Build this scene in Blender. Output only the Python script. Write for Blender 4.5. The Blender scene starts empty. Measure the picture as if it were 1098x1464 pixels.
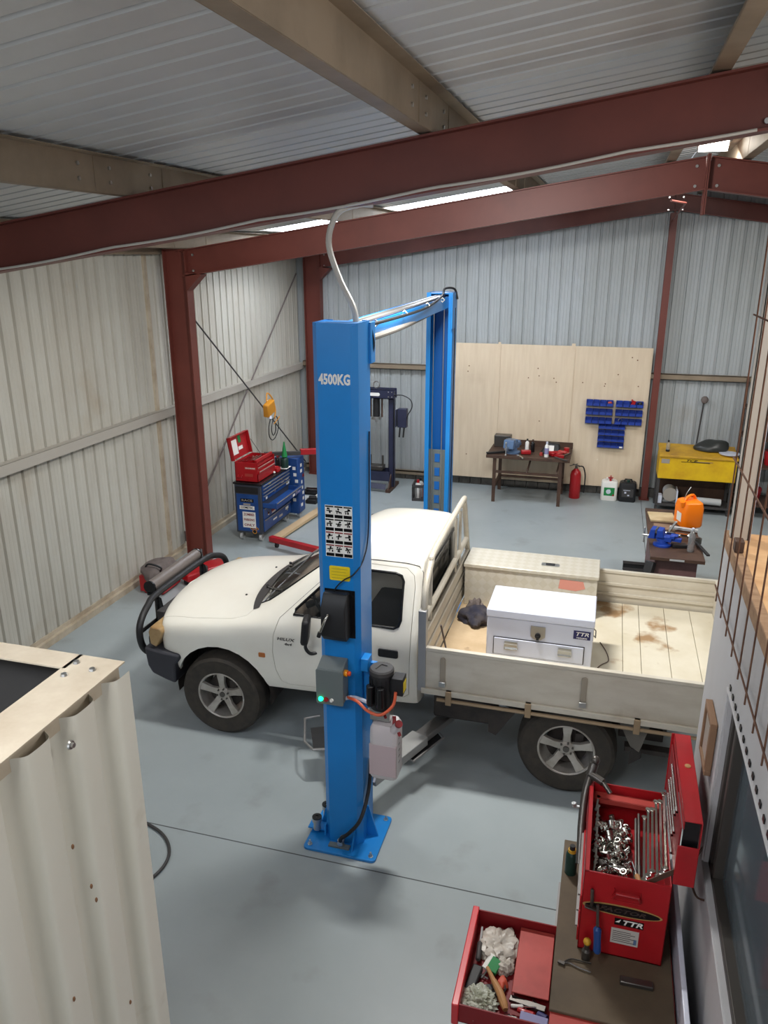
import bpy, bmesh, math, random
from mathutils import Vector, Matrix, Euler
from mathutils.bvhtree import BVHTree
random.seed(7)
sc = bpy.context.scene
COL = sc.collection
PI = math.pi
def V(*a): return Vector(a)

# ------------------------------------------------------------------ materials
def lin(c):
    out = []
    for v in c:
        v = v / 255.0
        out.append(v / 12.92 if v <= 0.04045 else ((v + 0.055) / 1.055) ** 2.4)
    return (*out, 1.0)
MATS = {}
def mat(name, c, rough=0.5, metal=0.0, c2=None, scale=4.0, stretch=(1, 1, 1), bump=0.0, bscale=60.0, coat=0.0,
        detail=5.0, lo=0.4, hi=0.7, spec=0.5, trans=0.0, ior=1.45, alpha=1.0, emit=None, estr=0.0, c3=None, c3scale=1.0, c3lo=.6, c3hi=.7):
    if name in MATS: return MATS[name]
    m = bpy.data.materials.new(name); m.use_nodes = True
    nt = m.node_tree; N = nt.nodes; L = nt.links
    b = N['Principled BSDF']
    b.inputs['Base Color'].default_value = lin(c)
    b.inputs['Roughness'].default_value = rough
    b.inputs['Metallic'].default_value = metal
    b.inputs['Specular IOR Level'].default_value = spec
    b.inputs['Coat Weight'].default_value = coat
    b.inputs['Coat Roughness'].default_value = 0.12
    b.inputs['Transmission Weight'].default_value = trans
    b.inputs['IOR'].default_value = ior
    b.inputs['Alpha'].default_value = alpha
    if emit:
        b.inputs['Emission Color'].default_value = lin(emit); b.inputs['Emission Strength'].default_value = estr
    tc = N.new('ShaderNodeTexCoord'); mp = N.new('ShaderNodeMapping')
    L.new(tc.outputs['Object'], mp.inputs['Vector']); mp.inputs['Scale'].default_value = stretch
    if c2:
        n = N.new('ShaderNodeTexNoise'); n.inputs['Scale'].default_value = scale; n.inputs['Detail'].default_value = detail
        n.inputs['Roughness'].default_value = 0.6
        L.new(mp.outputs[0], n.inputs['Vector'])
        r = N.new('ShaderNodeValToRGB'); r.color_ramp.elements[0].position = lo; r.color_ramp.elements[1].position = hi
        r.color_ramp.elements[0].color = lin(c); r.color_ramp.elements[1].color = lin(c2)
        L.new(n.outputs['Fac'], r.inputs['Fac'])
        out = r.outputs['Color']
        if c3:
            n3 = N.new('ShaderNodeTexNoise'); n3.inputs['Scale'].default_value = c3scale; n3.inputs['Detail'].default_value = 6
            L.new(tc.outputs['Object'], n3.inputs['Vector'])
            r3 = N.new('ShaderNodeValToRGB'); r3.color_ramp.elements[0].position = c3lo; r3.color_ramp.elements[1].position = c3hi
            L.new(n3.outputs['Fac'], r3.inputs['Fac'])
            mx = N.new('ShaderNodeMix'); mx.data_type = 'RGBA'; mx.inputs[7].default_value = lin(c3)
            L.new(r3.outputs['Color'], mx.inputs[0]); L.new(out, mx.inputs[6]); out = mx.outputs[2]
        L.new(out, b.inputs['Base Color'])
    if bump:
        n2 = N.new('ShaderNodeTexNoise'); n2.inputs['Scale'].default_value = bscale; n2.inputs['Detail'].default_value = 3
        L.new(mp.outputs[0], n2.inputs['Vector'])
        bp = N.new('ShaderNodeBump'); bp.inputs['Strength'].default_value = bump; bp.inputs['Distance'].default_value = 0.01
        L.new(n2.outputs['Fac'], bp.inputs['Height']); L.new(bp.outputs[0], b.inputs['Normal'])
    MATS[name] = m
    return m

M = {}
M['floor'] = mat('painted_floor', (160, 168, 170), .36, c2=(149, 158, 160), scale=.9, c3=(134, 138, 137), c3scale=2.3, c3lo=.6, c3hi=.85, lo=.35, hi=.7, bump=.04, bscale=30)
M['wall'] = mat('wall_sheet', (192, 189, 179), .48, c2=(178, 172, 160), scale=1.6, stretch=(1, 1, .35), c3=(160, 140, 112), c3scale=1.2, c3lo=.62, c3hi=.95)
M['bwall'] = mat('back_sheet', (172, 177, 179), .42, c2=(160, 164, 163), scale=1.4, stretch=(1, 1, .3), c3=(146, 138, 126), c3scale=1.1, c3lo=.64, c3hi=.95)
M['roof'] = mat('roof_sheet', (202, 204, 204), .38, metal=.15, c2=(192, 194, 194), scale=1.2)
M['oxide'] = mat('red_oxide_paint', (110, 55, 46), .48, c2=(98, 48, 40), scale=2.2, bump=.03)
M['galv'] = mat('galvanised', (152, 136, 116), .5, metal=.25, c2=(132, 118, 100), scale=3)
M['trim'] = mat('cream_trim', (196, 184, 164), .5, c2=(166, 150, 128), scale=4, c3=(120, 104, 88), c3scale=9, c3lo=.66, c3hi=.9)
M['ply'] = mat('plywood', (222, 204, 178), .62, c2=(210, 190, 162), scale=3, stretch=(5, 5, .5), lo=.35, hi=.75, c3=(190, 166, 136), c3scale=1.5, c3lo=.6, c3hi=.95)
M['knot'] = mat('knot_brown', (120, 84, 56), .7)
M['brick'] = mat('plinth_block', (92, 90, 86), .8, c2=(70, 68, 66), scale=12, bump=.2)
M['joint'] = mat('joint_dark', (84, 88, 88), .8)
M['office'] = mat('office_wall', (178, 177, 178), .55, c2=(166, 163, 162), scale=1.5, stretch=(1, 1, .4))
M['alu'] = mat('aluminium_frame', (150, 148, 146), .4, metal=.6)
M['alud'] = mat('dark_window_frame', (70, 66, 62), .5, metal=.4)
M['glass'] = mat('window_glass', (92, 106, 114), .08, trans=.0, alpha=.6, spec=.8)
M['blue'] = mat('lift_blue', (26, 128, 204), .36, c2=(26, 122, 196), scale=2, coat=.25)
M['blued'] = mat('lift_blue_channel', (20, 96, 172), .45)
M['steel'] = mat('bright_steel', (190, 190, 188), .28, metal=.9)
M['grey'] = mat('grey_enamel', (104, 112, 112), .45)
M['lgrey'] = mat('light_grey', (176, 178, 178), .5)
M['black'] = mat('black_plastic', (30, 30, 32), .5)
M['blackg'] = mat('black_gloss', (20, 20, 22), .25)
M['dgrey'] = mat('dark_grey', (62, 60, 60), .55)
M['white'] = mat('white_paint', (236, 232, 220), .3, coat=.5, c2=(232, 227, 214), scale=2)
M['whitee'] = mat('white_enamel', (208, 212, 226), .35, coat=.3)
M['whitep'] = mat('white_paper', (232, 230, 224), .7)
M['tyre'] = mat('tyre_rubber', (62, 56, 49), .8, c2=(48, 45, 41), scale=14, bump=.15, bscale=80)
M['rim'] = mat('alloy_rim', (186, 180, 172), .38, metal=.55, c2=(160, 152, 142), scale=9)
M['tray'] = mat('tray_aluminium', (206, 199, 184), .45, metal=.2, c2=(192, 183, 166), scale=3, stretch=(1, 1, 3), c3=(160, 146, 124), c3scale=4, c3lo=.64, c3hi=.95)
M['deck'] = mat('tray_deck', (216, 208, 188), .6, c2=(204, 194, 170), scale=2.5, c3=(160, 128, 92), c3scale=3.1, c3lo=.56, c3hi=.66)
M['deckb'] = mat('tray_deck_dusty', (206, 182, 148), .65, c2=(190, 164, 128), scale=4, c3=(120, 92, 66), c3scale=5, c3lo=.6, c3hi=.72)
M['chassis'] = mat('chassis_black', (46, 42, 40), .65, c2=(66, 58, 52), scale=6)
M['dark_glass'] = mat('cab_glass', (30, 34, 36), .04, alpha=.45, spec=.9)
M['amber'] = mat('amber_lens', (176, 104, 50), .3)
M['lens'] = mat('aged_headlight_lens', (176, 146, 98), .3, c2=(150, 116, 76), scale=8, coat=.5)
M['red'] = mat('tool_red', (172, 24, 32), .38, coat=.2, c2=(156, 22, 28), scale=4)
M['redf'] = mat('faded_red', (178, 66, 58), .5, c2=(158, 56, 50), scale=4)
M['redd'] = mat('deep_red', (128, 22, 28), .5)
M['navy'] = mat('press_navy', (38, 42, 66), .45, c2=(48, 50, 74), scale=5)
M['cblue'] = mat('cabinet_blue', (34, 74, 136), .4, c2=(28, 62, 120), scale=6)
M['bin'] = mat('bin_blue', (34, 62, 152), .4)
M['bind'] = mat('rail_steel', (168, 160, 150), .5, metal=.3)
M['yellow'] = mat('washer_yellow', (226, 186, 22), .45, c2=(200, 150, 24), scale=3, c3=(120, 90, 40), c3scale=7, c3lo=.66, c3hi=.9)
M['ylw'] = mat('sticker_yellow', (232, 204, 30), .5)
M['orange'] = mat('jerry_orange', (255, 128, 10), .4)
M['lampy'] = mat('lamp_orange', (214, 144, 40), .5)
M['rust'] = mat('rusty_rod', (104, 72, 54), .8, c2=(80, 54, 42), scale=20, metal=.2)
M['timber'] = mat('timber', (158, 126, 96), .7, c2=(132, 100, 72), scale=5, stretch=(1, 6, 6))
M['plyfl'] = mat('plywood_floor', (206, 164, 118), .7, c2=(184, 138, 94), scale=2.2, stretch=(1, 4, 1), c3=(150, 108, 70), c3scale=3, c3lo=.6, c3hi=.9)
M['brownst'] = mat('brown_steel', (84, 62, 50), .55, c2=(66, 48, 40), scale=6, metal=.2)
M['mat'] = mat('bench_mat_brown', (96, 82, 64), .7, c2=(78, 66, 52), scale=3.5, c3=(130, 116, 92), c3scale=2, c3lo=.6, c3hi=.85)
M['chrome'] = mat('chrome_tool', (200, 198, 192), .18, metal=1)
M['gun'] = mat('gunmetal_tool', (96, 92, 88), .35, metal=.8)
M['green'] = mat('green_plastic', (24, 128, 66), .45)
M['dgreen'] = mat('dark_green', (22, 52, 44), .4)
M['vblue'] = mat('vice_blue', (30, 66, 160), .4)
M['gblue'] = mat('greyblue_vice', (92, 118, 152), .5)
M['pclear'] = mat('clear_plastic', (225, 228, 230), .12, trans=.75, ior=1.2)
M['tank'] = mat('milky_tank', (214, 208, 208), .4, c2=(204, 194, 196), scale=2, trans=.12)
M['fluid'] = mat('oil_level', (190, 172, 174), .4)
M['cable'] = mat('cable_black', (24, 24, 26), .5)
M['conduit'] = mat('conduit_grey', (190, 186, 178), .45)
M['ocable'] = mat('orange_cable', (206, 92, 60), .5)
M['bag'] = mat('plastic_bag', (196, 188, 176), .35, c2=(160, 152, 142), scale=14, bump=.6, bscale=20)
M['rag'] = mat('dark_rag', (44, 44, 58), .9, c2=(80, 74, 74), scale=9, bump=.5, bscale=14)
M['lilac'] = mat('lilac_card', (142, 140, 178), .6)
M['wood'] = mat('tool_wood', (178, 130, 84), .6)
M['cloth'] = mat('grey_cloth', (112, 102, 98), .85, c2=(92, 82, 80), scale=6, bump=.4, bscale=12)
M['pcream'] = mat('cream_cardboard', (190, 170, 134), .8, c2=(172, 150, 112), scale=6)
M['sky'] = mat('skylight_sheet', (235, 240, 245), .5, emit=(240, 246, 255), estr=15.0)
M['tube'] = mat('lamp_tube', (255, 255, 250), .5, emit=(255, 250, 238), estr=14.0)
M['gled'] = mat('green_indicator', (30, 255, 150), .4, emit=(20, 255, 150), estr=6.0)
M['seat'] = mat('seat_fabric', (60, 58, 58), .9)
M['stud'] = mat('steel_stud', (186, 180, 170), .45, metal=.2)
M['drk'] = mat('void_shade', (52, 50, 48), .8)  # dark colour stands for the shade inside the landing box

# quilted tread-plate material for the toolbox
def plate_mat():
    m = bpy.data.materials.new('tread_plate'); m.use_nodes = True
    nt = m.node_tree; N = nt.nodes; L = nt.links; b = N['Principled BSDF']
    b.inputs['Metallic'].default_value = .35; b.inputs['Roughness'].default_value = .42
    tc = N.new('ShaderNodeTexCoord'); geo = N.new('ShaderNodeNewGeometry')
    sx = N.new('ShaderNodeSeparateXYZ'); L.new(tc.outputs['Object'], sx.inputs[0])
    ad = N.new('ShaderNodeMath'); ad.operation = 'ADD'; L.new(sx.outputs[1], ad.inputs[0]); L.new(sx.outputs[2], ad.inputs[1])
    u = N.new('ShaderNodeMath'); u.operation = 'ADD'; L.new(sx.outputs[0], u.inputs[0]); L.new(ad.outputs[0], u.inputs[1])
    w = N.new('ShaderNodeMath'); w.operation = 'SUBTRACT'; L.new(sx.outputs[0], w.inputs[0]); L.new(ad.outputs[0], w.inputs[1])
    cb = N.new('ShaderNodeCombineXYZ'); L.new(u.outputs[0], cb.inputs[0]); L.new(w.outputs[0], cb.inputs[1])
    ck = N.new('ShaderNodeTexChecker'); ck.inputs['Scale'].default_value = 12
    ck.inputs['Color1'].default_value = lin((212, 206, 192)); ck.inputs['Color2'].default_value = lin((206, 199, 182))
    L.new(cb.outputs[0], ck.inputs['Vector']); L.new(ck.outputs['Color'], b.inputs['Base Color'])
    bp = N.new('ShaderNodeBump'); bp.inputs['Strength'].default_value = .8; bp.inputs['Distance'].default_value = .004
    L.new(ck.outputs['Fac'], bp.inputs['Height']); L.new(bp.outputs[0], b.inputs['Normal'])
    return m
M['plate'] = plate_mat()

# ------------------------------------------------------------------ mesh builder
class MB:
    def __init__(s): s.v = []; s.f = []
    def add(s, vs, fs):
        o = len(s.v); s.v += [Vector(v) for v in vs]; s.f += [tuple(i + o for i in f) for f in fs]; return s
    def box(s, x0, x1, y0, y1, z0, z1):
        return s.add([(x, y, z) for x in (x0, x1) for y in (y0, y1) for z in (z0, z1)],
                     [(0, 1, 3, 2), (4, 6, 7, 5), (0, 4, 5, 1), (2, 3, 7, 6), (0, 2, 6, 4), (1, 5, 7, 3)])
    def obox(s, c, size, rot=(0, 0, 0)):
        R = Euler(rot).to_matrix() if not isinstance(rot, Matrix) else rot
        c = Vector(c); h = [a / 2 for a in size]
        return s.add([c + R @ Vector((sx * h[0], sy * h[1], sz * h[2])) for sx in (-1, 1) for sy in (-1, 1) for sz in (-1, 1)],
                     [(0, 1, 3, 2), (4, 6, 7, 5), (0, 4, 5, 1), (2, 3, 7, 6), (0, 2, 6, 4), (1, 5, 7, 3)])
    def bar(s, p0, p1, w, h, up=(0, 0, 1)):
        p0 = Vector(p0); p1 = Vector(p1); d = (p1 - p0).normalized(); up = Vector(up)
        a = d.cross(up)
        if a.length < 1e-4: a = d.cross(Vector((1, 0, 0)))
        a.normalize(); b = a.cross(d).normalized()
        vs = [p + a * (sa * w / 2) + b * (sb * h / 2) for p in (p0, p1) for sa, sb in ((-1, -1), (1, -1), (1, 1), (-1, 1))]
        return s.add(vs, [(3, 2, 1, 0), (4, 5, 6, 7), (0, 1, 5, 4), (1, 2, 6, 5), (2, 3, 7, 6), (3, 0, 4, 7)])
    def cyl(s, p0, p1, r0, r1=None, n=20):
        if r1 is None: r1 = r0
        p0 = Vector(p0); p1 = Vector(p1); d = (p1 - p0).normalized()
        a = d.orthogonal().normalized(); b = d.cross(a)
        vs = []
        for p, r in ((p0, r0), (p1, r1)):
            vs += [p + (a * math.cos(2 * PI * i / n) + b * math.sin(2 * PI * i / n)) * r for i in range(n)]
        fs = [(i, (i + 1) % n, n + (i + 1) % n, n + i) for i in range(n)]
        fs += [tuple(reversed(range(n))), tuple(range(n, 2 * n))]
        return s.add(vs, fs)
    def tube(s, pts, r, n=8, closed=False, smooth=0):
        pts = [Vector(p) for p in pts]
        if smooth:
            if isinstance(r, (list, tuple)): r = [r[min(i // smooth, len(r) - 1)] for i in range((len(pts) - 1) * smooth + 1)]
            pts = crom(pts, smooth, closed)
        m = len(pts); vs = []; prev = None
        for i, p in enumerate(pts):
            if closed: t = pts[(i + 1) % m] - pts[i - 1]
            else: t = pts[min(i + 1, m - 1)] - pts[max(i - 1, 0)]
            t.normalize()
            a = t.orthogonal().normalized() if prev is None else (prev - t * prev.dot(t)).normalized()
            prev = a; b = t.cross(a)
            rr = r[i] if isinstance(r, (list, tuple)) else r
            vs += [p + (a * math.cos(2 * PI * k / n) + b * math.sin(2 * PI * k / n)) * rr for k in range(n)]
        fs = []
        for i in range(m if closed else m - 1):
            j = (i + 1) % m
            fs += [(i * n + k, i * n + (k + 1) % n, j * n + (k + 1) % n, j * n + k) for k in range(n)]
        if not closed: fs += [tuple(reversed(range(n))), tuple(range((m - 1) * n, m * n))]
        return s.add(vs, fs)
    def lathe(s, prof, o, axis=(0, 0, 1), n=32):
        o = Vector(o); d = Vector(axis).normalized(); a = d.orthogonal().normalized(); b = d.cross(a)
        if abs(d.z) > .99: a = Vector((1, 0, 0)); b = d.cross(a)
        vs = []; 
        for r, h in prof:
            vs += [o + d * h + (a * math.cos(2 * PI * k / n) + b * math.sin(2 * PI * k / n)) * max(r, 1e-5) for k in range(n)]
        fs = []
        for i in range(len(prof) - 1):
            fs += [(i * n + k, i * n + (k + 1) % n, (i + 1) * n + (k + 1) % n, (i + 1) * n + k) for k in range(n)]
        if prof[0][0] > 1e-4 and prof[0] != prof[-1]: fs.append(tuple(reversed(range(n))))
        if prof[-1][0] > 1e-4 and prof[0] != prof[-1]: fs.append(tuple(range((len(prof) - 1) * n, len(prof) * n)))
        return s.add(vs, fs)
    def prism(s, poly, axis, t0, t1):
        n = len(poly)
        def P(a, b, t): return {'X': (t, a, b), 'Y': (a, t, b), 'Z': (a, b, t)}[axis]
        return s.add([P(a, b, t0) for a, b in poly] + [P(a, b, t1) for a, b in poly],
                     [tuple(reversed(range(n))), tuple(range(n, 2 * n))] + [(i, (i + 1) % n, n + (i + 1) % n, n + i) for i in range(n)])
    def ball(s, c, r, n=16, m=10, jit=0):
        if not isinstance(r, (tuple, list)): r = (r, r, r)
        c = Vector(c); vs = [c + V(0, 0, -r[2])]
        for j in range(1, m):
            th = -PI / 2 + PI * j / m
            for i in range(n):
                ph = 2 * PI * i / n; k = 1 + random.uniform(-jit, jit)
                vs.append(c + V(r[0] * math.cos(th) * math.cos(ph) * k, r[1] * math.cos(th) * math.sin(ph) * k, r[2] * math.sin(th) * k))
        vs.append(c + V(0, 0, r[2]))
        fs = [(0, 1 + (i + 1) % n, 1 + i) for i in range(n)]
        for j in range(m - 2):
            fs += [(1 + j * n + i, 1 + j * n + (i + 1) % n, 1 + (j + 1) * n + (i + 1) % n, 1 + (j + 1) * n + i) for i in range(n)]
        t = len(vs) - 1; fs += [(t, 1 + (m - 2) * n + i, 1 + (m - 2) * n + (i + 1) % n) for i in range(n)]
        return s.add(vs, fs)
    def grid(s, fn, nu, nv):
        vs = [fn(i / nu, j / nv) for i in range(nu + 1) for j in range(nv + 1)]
        return s.add(vs, [(i * (nv + 1) + j, (i + 1) * (nv + 1) + j, (i + 1) * (nv + 1) + j + 1, i * (nv + 1) + j + 1) for i in range(nu) for j in range(nv)])
    def xf(s, mtx): s.v = [mtx @ v for v in s.v]; return s
    def text(s, body, size, o, right=(1, 0, 0), up=(0, 0, 1), depth=.0015, width=None, shear=0, bold=.018):
        cu = bpy.data.curves.new('t', 'FONT'); cu.body = body; cu.size = size; cu.extrude = depth; cu.shear = shear
        cu.align_x = 'CENTER'; cu.align_y = 'CENTER'; cu.offset = size * bold; cu.resolution_u = 2
        ob = bpy.data.objects.new('t', cu); COL.objects.link(ob)
        bpy.context.view_layer.update()
        me = bpy.data.meshes.new_from_object(ob)
        xs = [v.co.x for v in me.vertices]; k = 1.0
        if width: k = width / (max(xs) - min(xs))
        r = Vector(right).normalized(); u = Vector(up).normalized(); nrm = r.cross(u); o = Vector(o)
        s.add([o + r * (v.co.x * k) + u * v.co.y + nrm * v.co.z for v in me.vertices], [tuple(p.vertices) for p in me.polygons])
        bpy.data.objects.remove(ob); bpy.data.meshes.remove(me); bpy.data.curves.remove(cu)
        return s
def crom(pts, n, closed=False):
    out = []; m = len(pts)
    rng = range(m) if closed else range(m - 1)
    for i in rng:
        if closed: p0, p1, p2, p3 = pts[i - 1], pts[i], pts[(i + 1) % m], pts[(i + 2) % m]
        else: p0, p1, p2, p3 = pts[max(i - 1, 0)], pts[i], pts[i + 1], pts[min(i + 2, m - 1)]
        for k in range(n):
            t = k / n
            out.append(.5 * ((2 * p1) + (p2 - p0) * t + (2 * p0 - 5 * p1 + 4 * p2 - p3) * t * t + (3 * p1 - p0 - 3 * p2 + p3) * t ** 3))
    if not closed: out.append(pts[-1])
    return out
def rrect(x0, x1, y0, y1, r, n=4):
    out = []
    for cx, cy, a0 in ((x1 - r, y1 - r, 0), (x0 + r, y1 - r, 90), (x0 + r, y0 + r, 180), (x1 - r, y0 + r, 270)):
        for k in range(n + 1):
            a = math.radians(a0 + 90 * k / n); out.append((cx + r * math.cos(a), cy + r * math.sin(a)))
    return out

def finish(me, m, ang=35):
    if isinstance(m, str): m = M[m]
    me.materials.append(m)
    me.shade_smooth()
    me.set_sharp_from_angle(angle=math.radians(ang))
def obj(name, mb, m, parent=None, bev=0, loc=None, ang=35, label=None, seg=2):
    """one mesh object; children keep the thing's origin; coordinates are those of the world unless built at local origin"""
    root = parent
    o0 = Vector((0, 0, 0))
    if parent is not None: o0 = Vector(parent.get('_o', (0, 0, 0)))
    elif loc is not None: o0 = Vector(loc)
    me = bpy.data.meshes.new(name)
    me.from_pydata([v - o0 for v in mb.v], [], mb.f); me.update()
    bm = bmesh.new(); bm.from_mesh(me); bmesh.ops.recalc_face_normals(bm, faces=bm.faces); bm.to_mesh(me); bm.free()
    finish(me, m, ang)
    o = bpy.data.objects.new(name, me); COL.objects.link(o)
    if parent is not None: o.parent = parent; o['_o'] = tuple(o0)
    else: o.location = o0; o['_o'] = tuple(o0)
    if bev:
        md = o.modifiers.new('bevel', 'BEVEL'); md.width = bev; md.segments = seg; md.limit_method = 'ANGLE'; md.angle_limit = math.radians(40)
    if label: o['label'] = label
    return o
def tag(o, label, cat, group=None):
    o['label'] = label; o['category'] = cat
    if group: o['group'] = group
    return o
def thing(name, label, cat, loc=(0, 0, 0), group=None):
    o = bpy.data.objects.new(name, None); COL.objects.link(o); o.empty_display_size = .1
    o.location = loc; o['_o'] = tuple(loc)
    return tag(o, label, cat, group)
def struct(name, mb, m, bev=0, parent=None):
    o = obj(name, mb, m, parent=parent, bev=bev)
    if parent is None: o['kind'] = 'structure'
    return o
def dup(root, loc, rot=None, label=None, scale=None):
    r = root.copy(); COL.objects.link(r); r.location = loc
    if rot is not None: r.rotation_euler = rot
    if scale: r.scale = scale
    if label: r['label'] = label
    for ch in root.children:
        c = ch.copy(); COL.objects.link(c); c.parent = r
        for g in ch.children:
            d = g.copy(); COL.objects.link(d); d.parent = c
    return r
# ------------------------------------------------------------------ camera
cam_d = bpy.data.cameras.new('camera'); cam = bpy.data.objects.new('camera', cam_d); COL.objects.link(cam)
yaw, pit, rol, F = 0.27941904, 0.31862025, -0.00115991, 1116.0858
cy_, sy_ = math.cos(yaw), math.sin(yaw); cp_, sp_ = math.cos(pit), math.sin(pit)
fw = V(-sy_ * cp_, cy_ * cp_, -sp_); rt = V(cy_, sy_, 0); up = rt.cross(fw)
c, s = math.cos(rol), math.sin(rol); r2 = rt * c + up * s; u2 = up * c - rt * s
mw = Matrix((r2, u2, -fw)).transposed().to_4x4(); mw.translation = (0, 0, 3.9124); cam.matrix_world = mw
cam_d.sensor_fit = 'VERTICAL'; cam_d.sensor_height = 36; cam_d.lens = F / 1464 * 36; cam_d.clip_start = .05; cam_d.clip_end = 100
sc.camera = cam

# ------------------------------------------------------------------ shell of the shed
XL, YB, XR, YF, XA = -5.45, 13.42, 6.95, -3.2, .75
def rz(x, base=4.19):            # underside of the roof sheets
    return base + .147 * ((x if x <= XA else 2 * XA - x) + 4.95)
def ribs(t0, t1, pitch=.19, depth=.028, swage=True):
    """profile (t, d) of ribbed cladding seen from inside, ribs pressed outwards (d > 0 = away)"""
    out = []; t = t0
    while t < t1 - 1e-6:
        out += [(t, 0), (t + .006, depth), (t + .032, depth), (t + .040, 0)]
        if swage: out += [(t + .088, 0), (t + .092, .004), (t + .098, 0), (t + .136, 0), (t + .140, .004), (t + .146, 0)]
        t += pitch
    out.append((t1, 0)); return out
m = MB(); m.box(XL - .3, XR + .3, YF - 4, YB + .2, -.12, 0); struct('floor', m, 'floor')
# control joints and the fine saw cut, laid a hair above the paint
m = MB()
for y in (4.02, 8.62): m.box(XL, XR, y - .004, y + .004, 0, .0012)
m.box(.69, .698, 8.62, YB, 0, .0012)
struct('trim_1', m, 'joint')
# left wall
pr = ribs(YF, YB); m = MB()
m.grid(lambda u, v: (0, 0, 0), 1, 1); m.v = []; m.f = []
zt = rz(XL) - .02
vs = []
for t, d in pr: vs += [(XL - d, t, .03), (XL - d, t, zt)]
m.add(vs, [(2 * i, 2 * i + 2, 2 * i + 3, 2 * i + 1) for i in range(len(pr) - 1)])
m.box(XL - .06, XL - .04, YF, YB, 0, zt)
struct('wall_left', m, 'wall')
# back wall
pr = ribs(XL, XR); m = MB(); vs = []
for t, d in pr: vs += [(t, YB + d, .16), (t, YB + d, rz(t) + .0)]
m.add(vs, [(2 * i, 2 * i + 2, 2 * i + 3, 2 * i + 1) for i in range(len(pr) - 1)])
m.prism([(XL, .0), (XR, .0), (XR, rz(XR)), (XA, rz(XA)), (XL, rz(XL))], 'Y', YB + .045, YB + .06)
struct('wall_back', m, 'bwall')
m = MB(); m.box(XR, XR + .05, YF, YB, 0, rz(XR)); struct('wall_right', m, 'wall')
# block plinth along the back wall
m = MB(); x = XL + .02
while x < XR - .4:
    m.box(x, x + .19, YB - .035, YB + .04, 0, .15); x += .20
struct('baseboard_back', m, 'brick', bev=.004)
m = MB(); m.box(XL - .02, XL + .05, YF, YB, .0, .07); m.box(XL, XL + .008, YF, YB, .07, .12); struct('baseboard_left', m, 'trim')
# roof sheets (ribs run down the slope), left and right slope; openings for the skylight strips
SKY = [(-.6, .2), (10.5, 11.28)]
pr = [p for p in ribs(YF - .1, YB + .1, swage=False) if not any(a < p[0] < b for a, b in SKY)]
m = MB()
for xa, xb in ((XL - .15, XA), (XA, XR + .15)):
    vs = []
    for t, d in pr: vs += [(xa, t, rz(xa) + d), (xb, t, rz(xb) + d)]
    fs = []
    for i in range(len(pr) - 1):
        if any(a - .3 < pr[i][0] <= a and pr[i + 1][0] >= b for a, b in SKY) and xa < XA: continue
        fs.append((2 * i, 2 * i + 2, 2 * i + 3, 2 * i + 1))
    m.add(vs, fs)
struct('ceiling', m, 'roof')
for k, (a, b) in enumerate(SKY):
    pr2 = ribs(a - .15, b + .15, swage=False); m = MB(); vs = []
    xa, xb = -4.75, -1.2
    for t, d in pr2: vs += [(xa, t, rz(xa) + d + .012), (xb, t, rz(xb) + d + .012)]
    m.add(vs, [(2 * i, 2 * i + 2, 2 * i + 3, 2 * i + 1) for i in range(len(pr2) - 1)])
    struct('window_%d' % (k + 2), m, 'sky')
    m = MB()
    for t, d in pr2: pass
    for x0_, x1_ in ((XL - .1, xa), (xb, XA)):
        k_ = len(m.v); pr3 = ribs(a - .2, b + .2, swage=False); m.add([(x_, t, rz(x_) + d + .008) for t, d in pr3 for x_ in (x0_, x1_)], [(2 * i, 2 * i + 2, 2 * i + 3, 2 * i + 1) for i in range(len(pr3) - 1)])
    struct('trim_%d' % (20 + k), m, 'roof')

TR = [2]
def trim(mb, mt, bev=0):
    o = struct('trim_%d' % TR[0], mb, mt, bev); TR[0] += 1; return o
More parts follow.
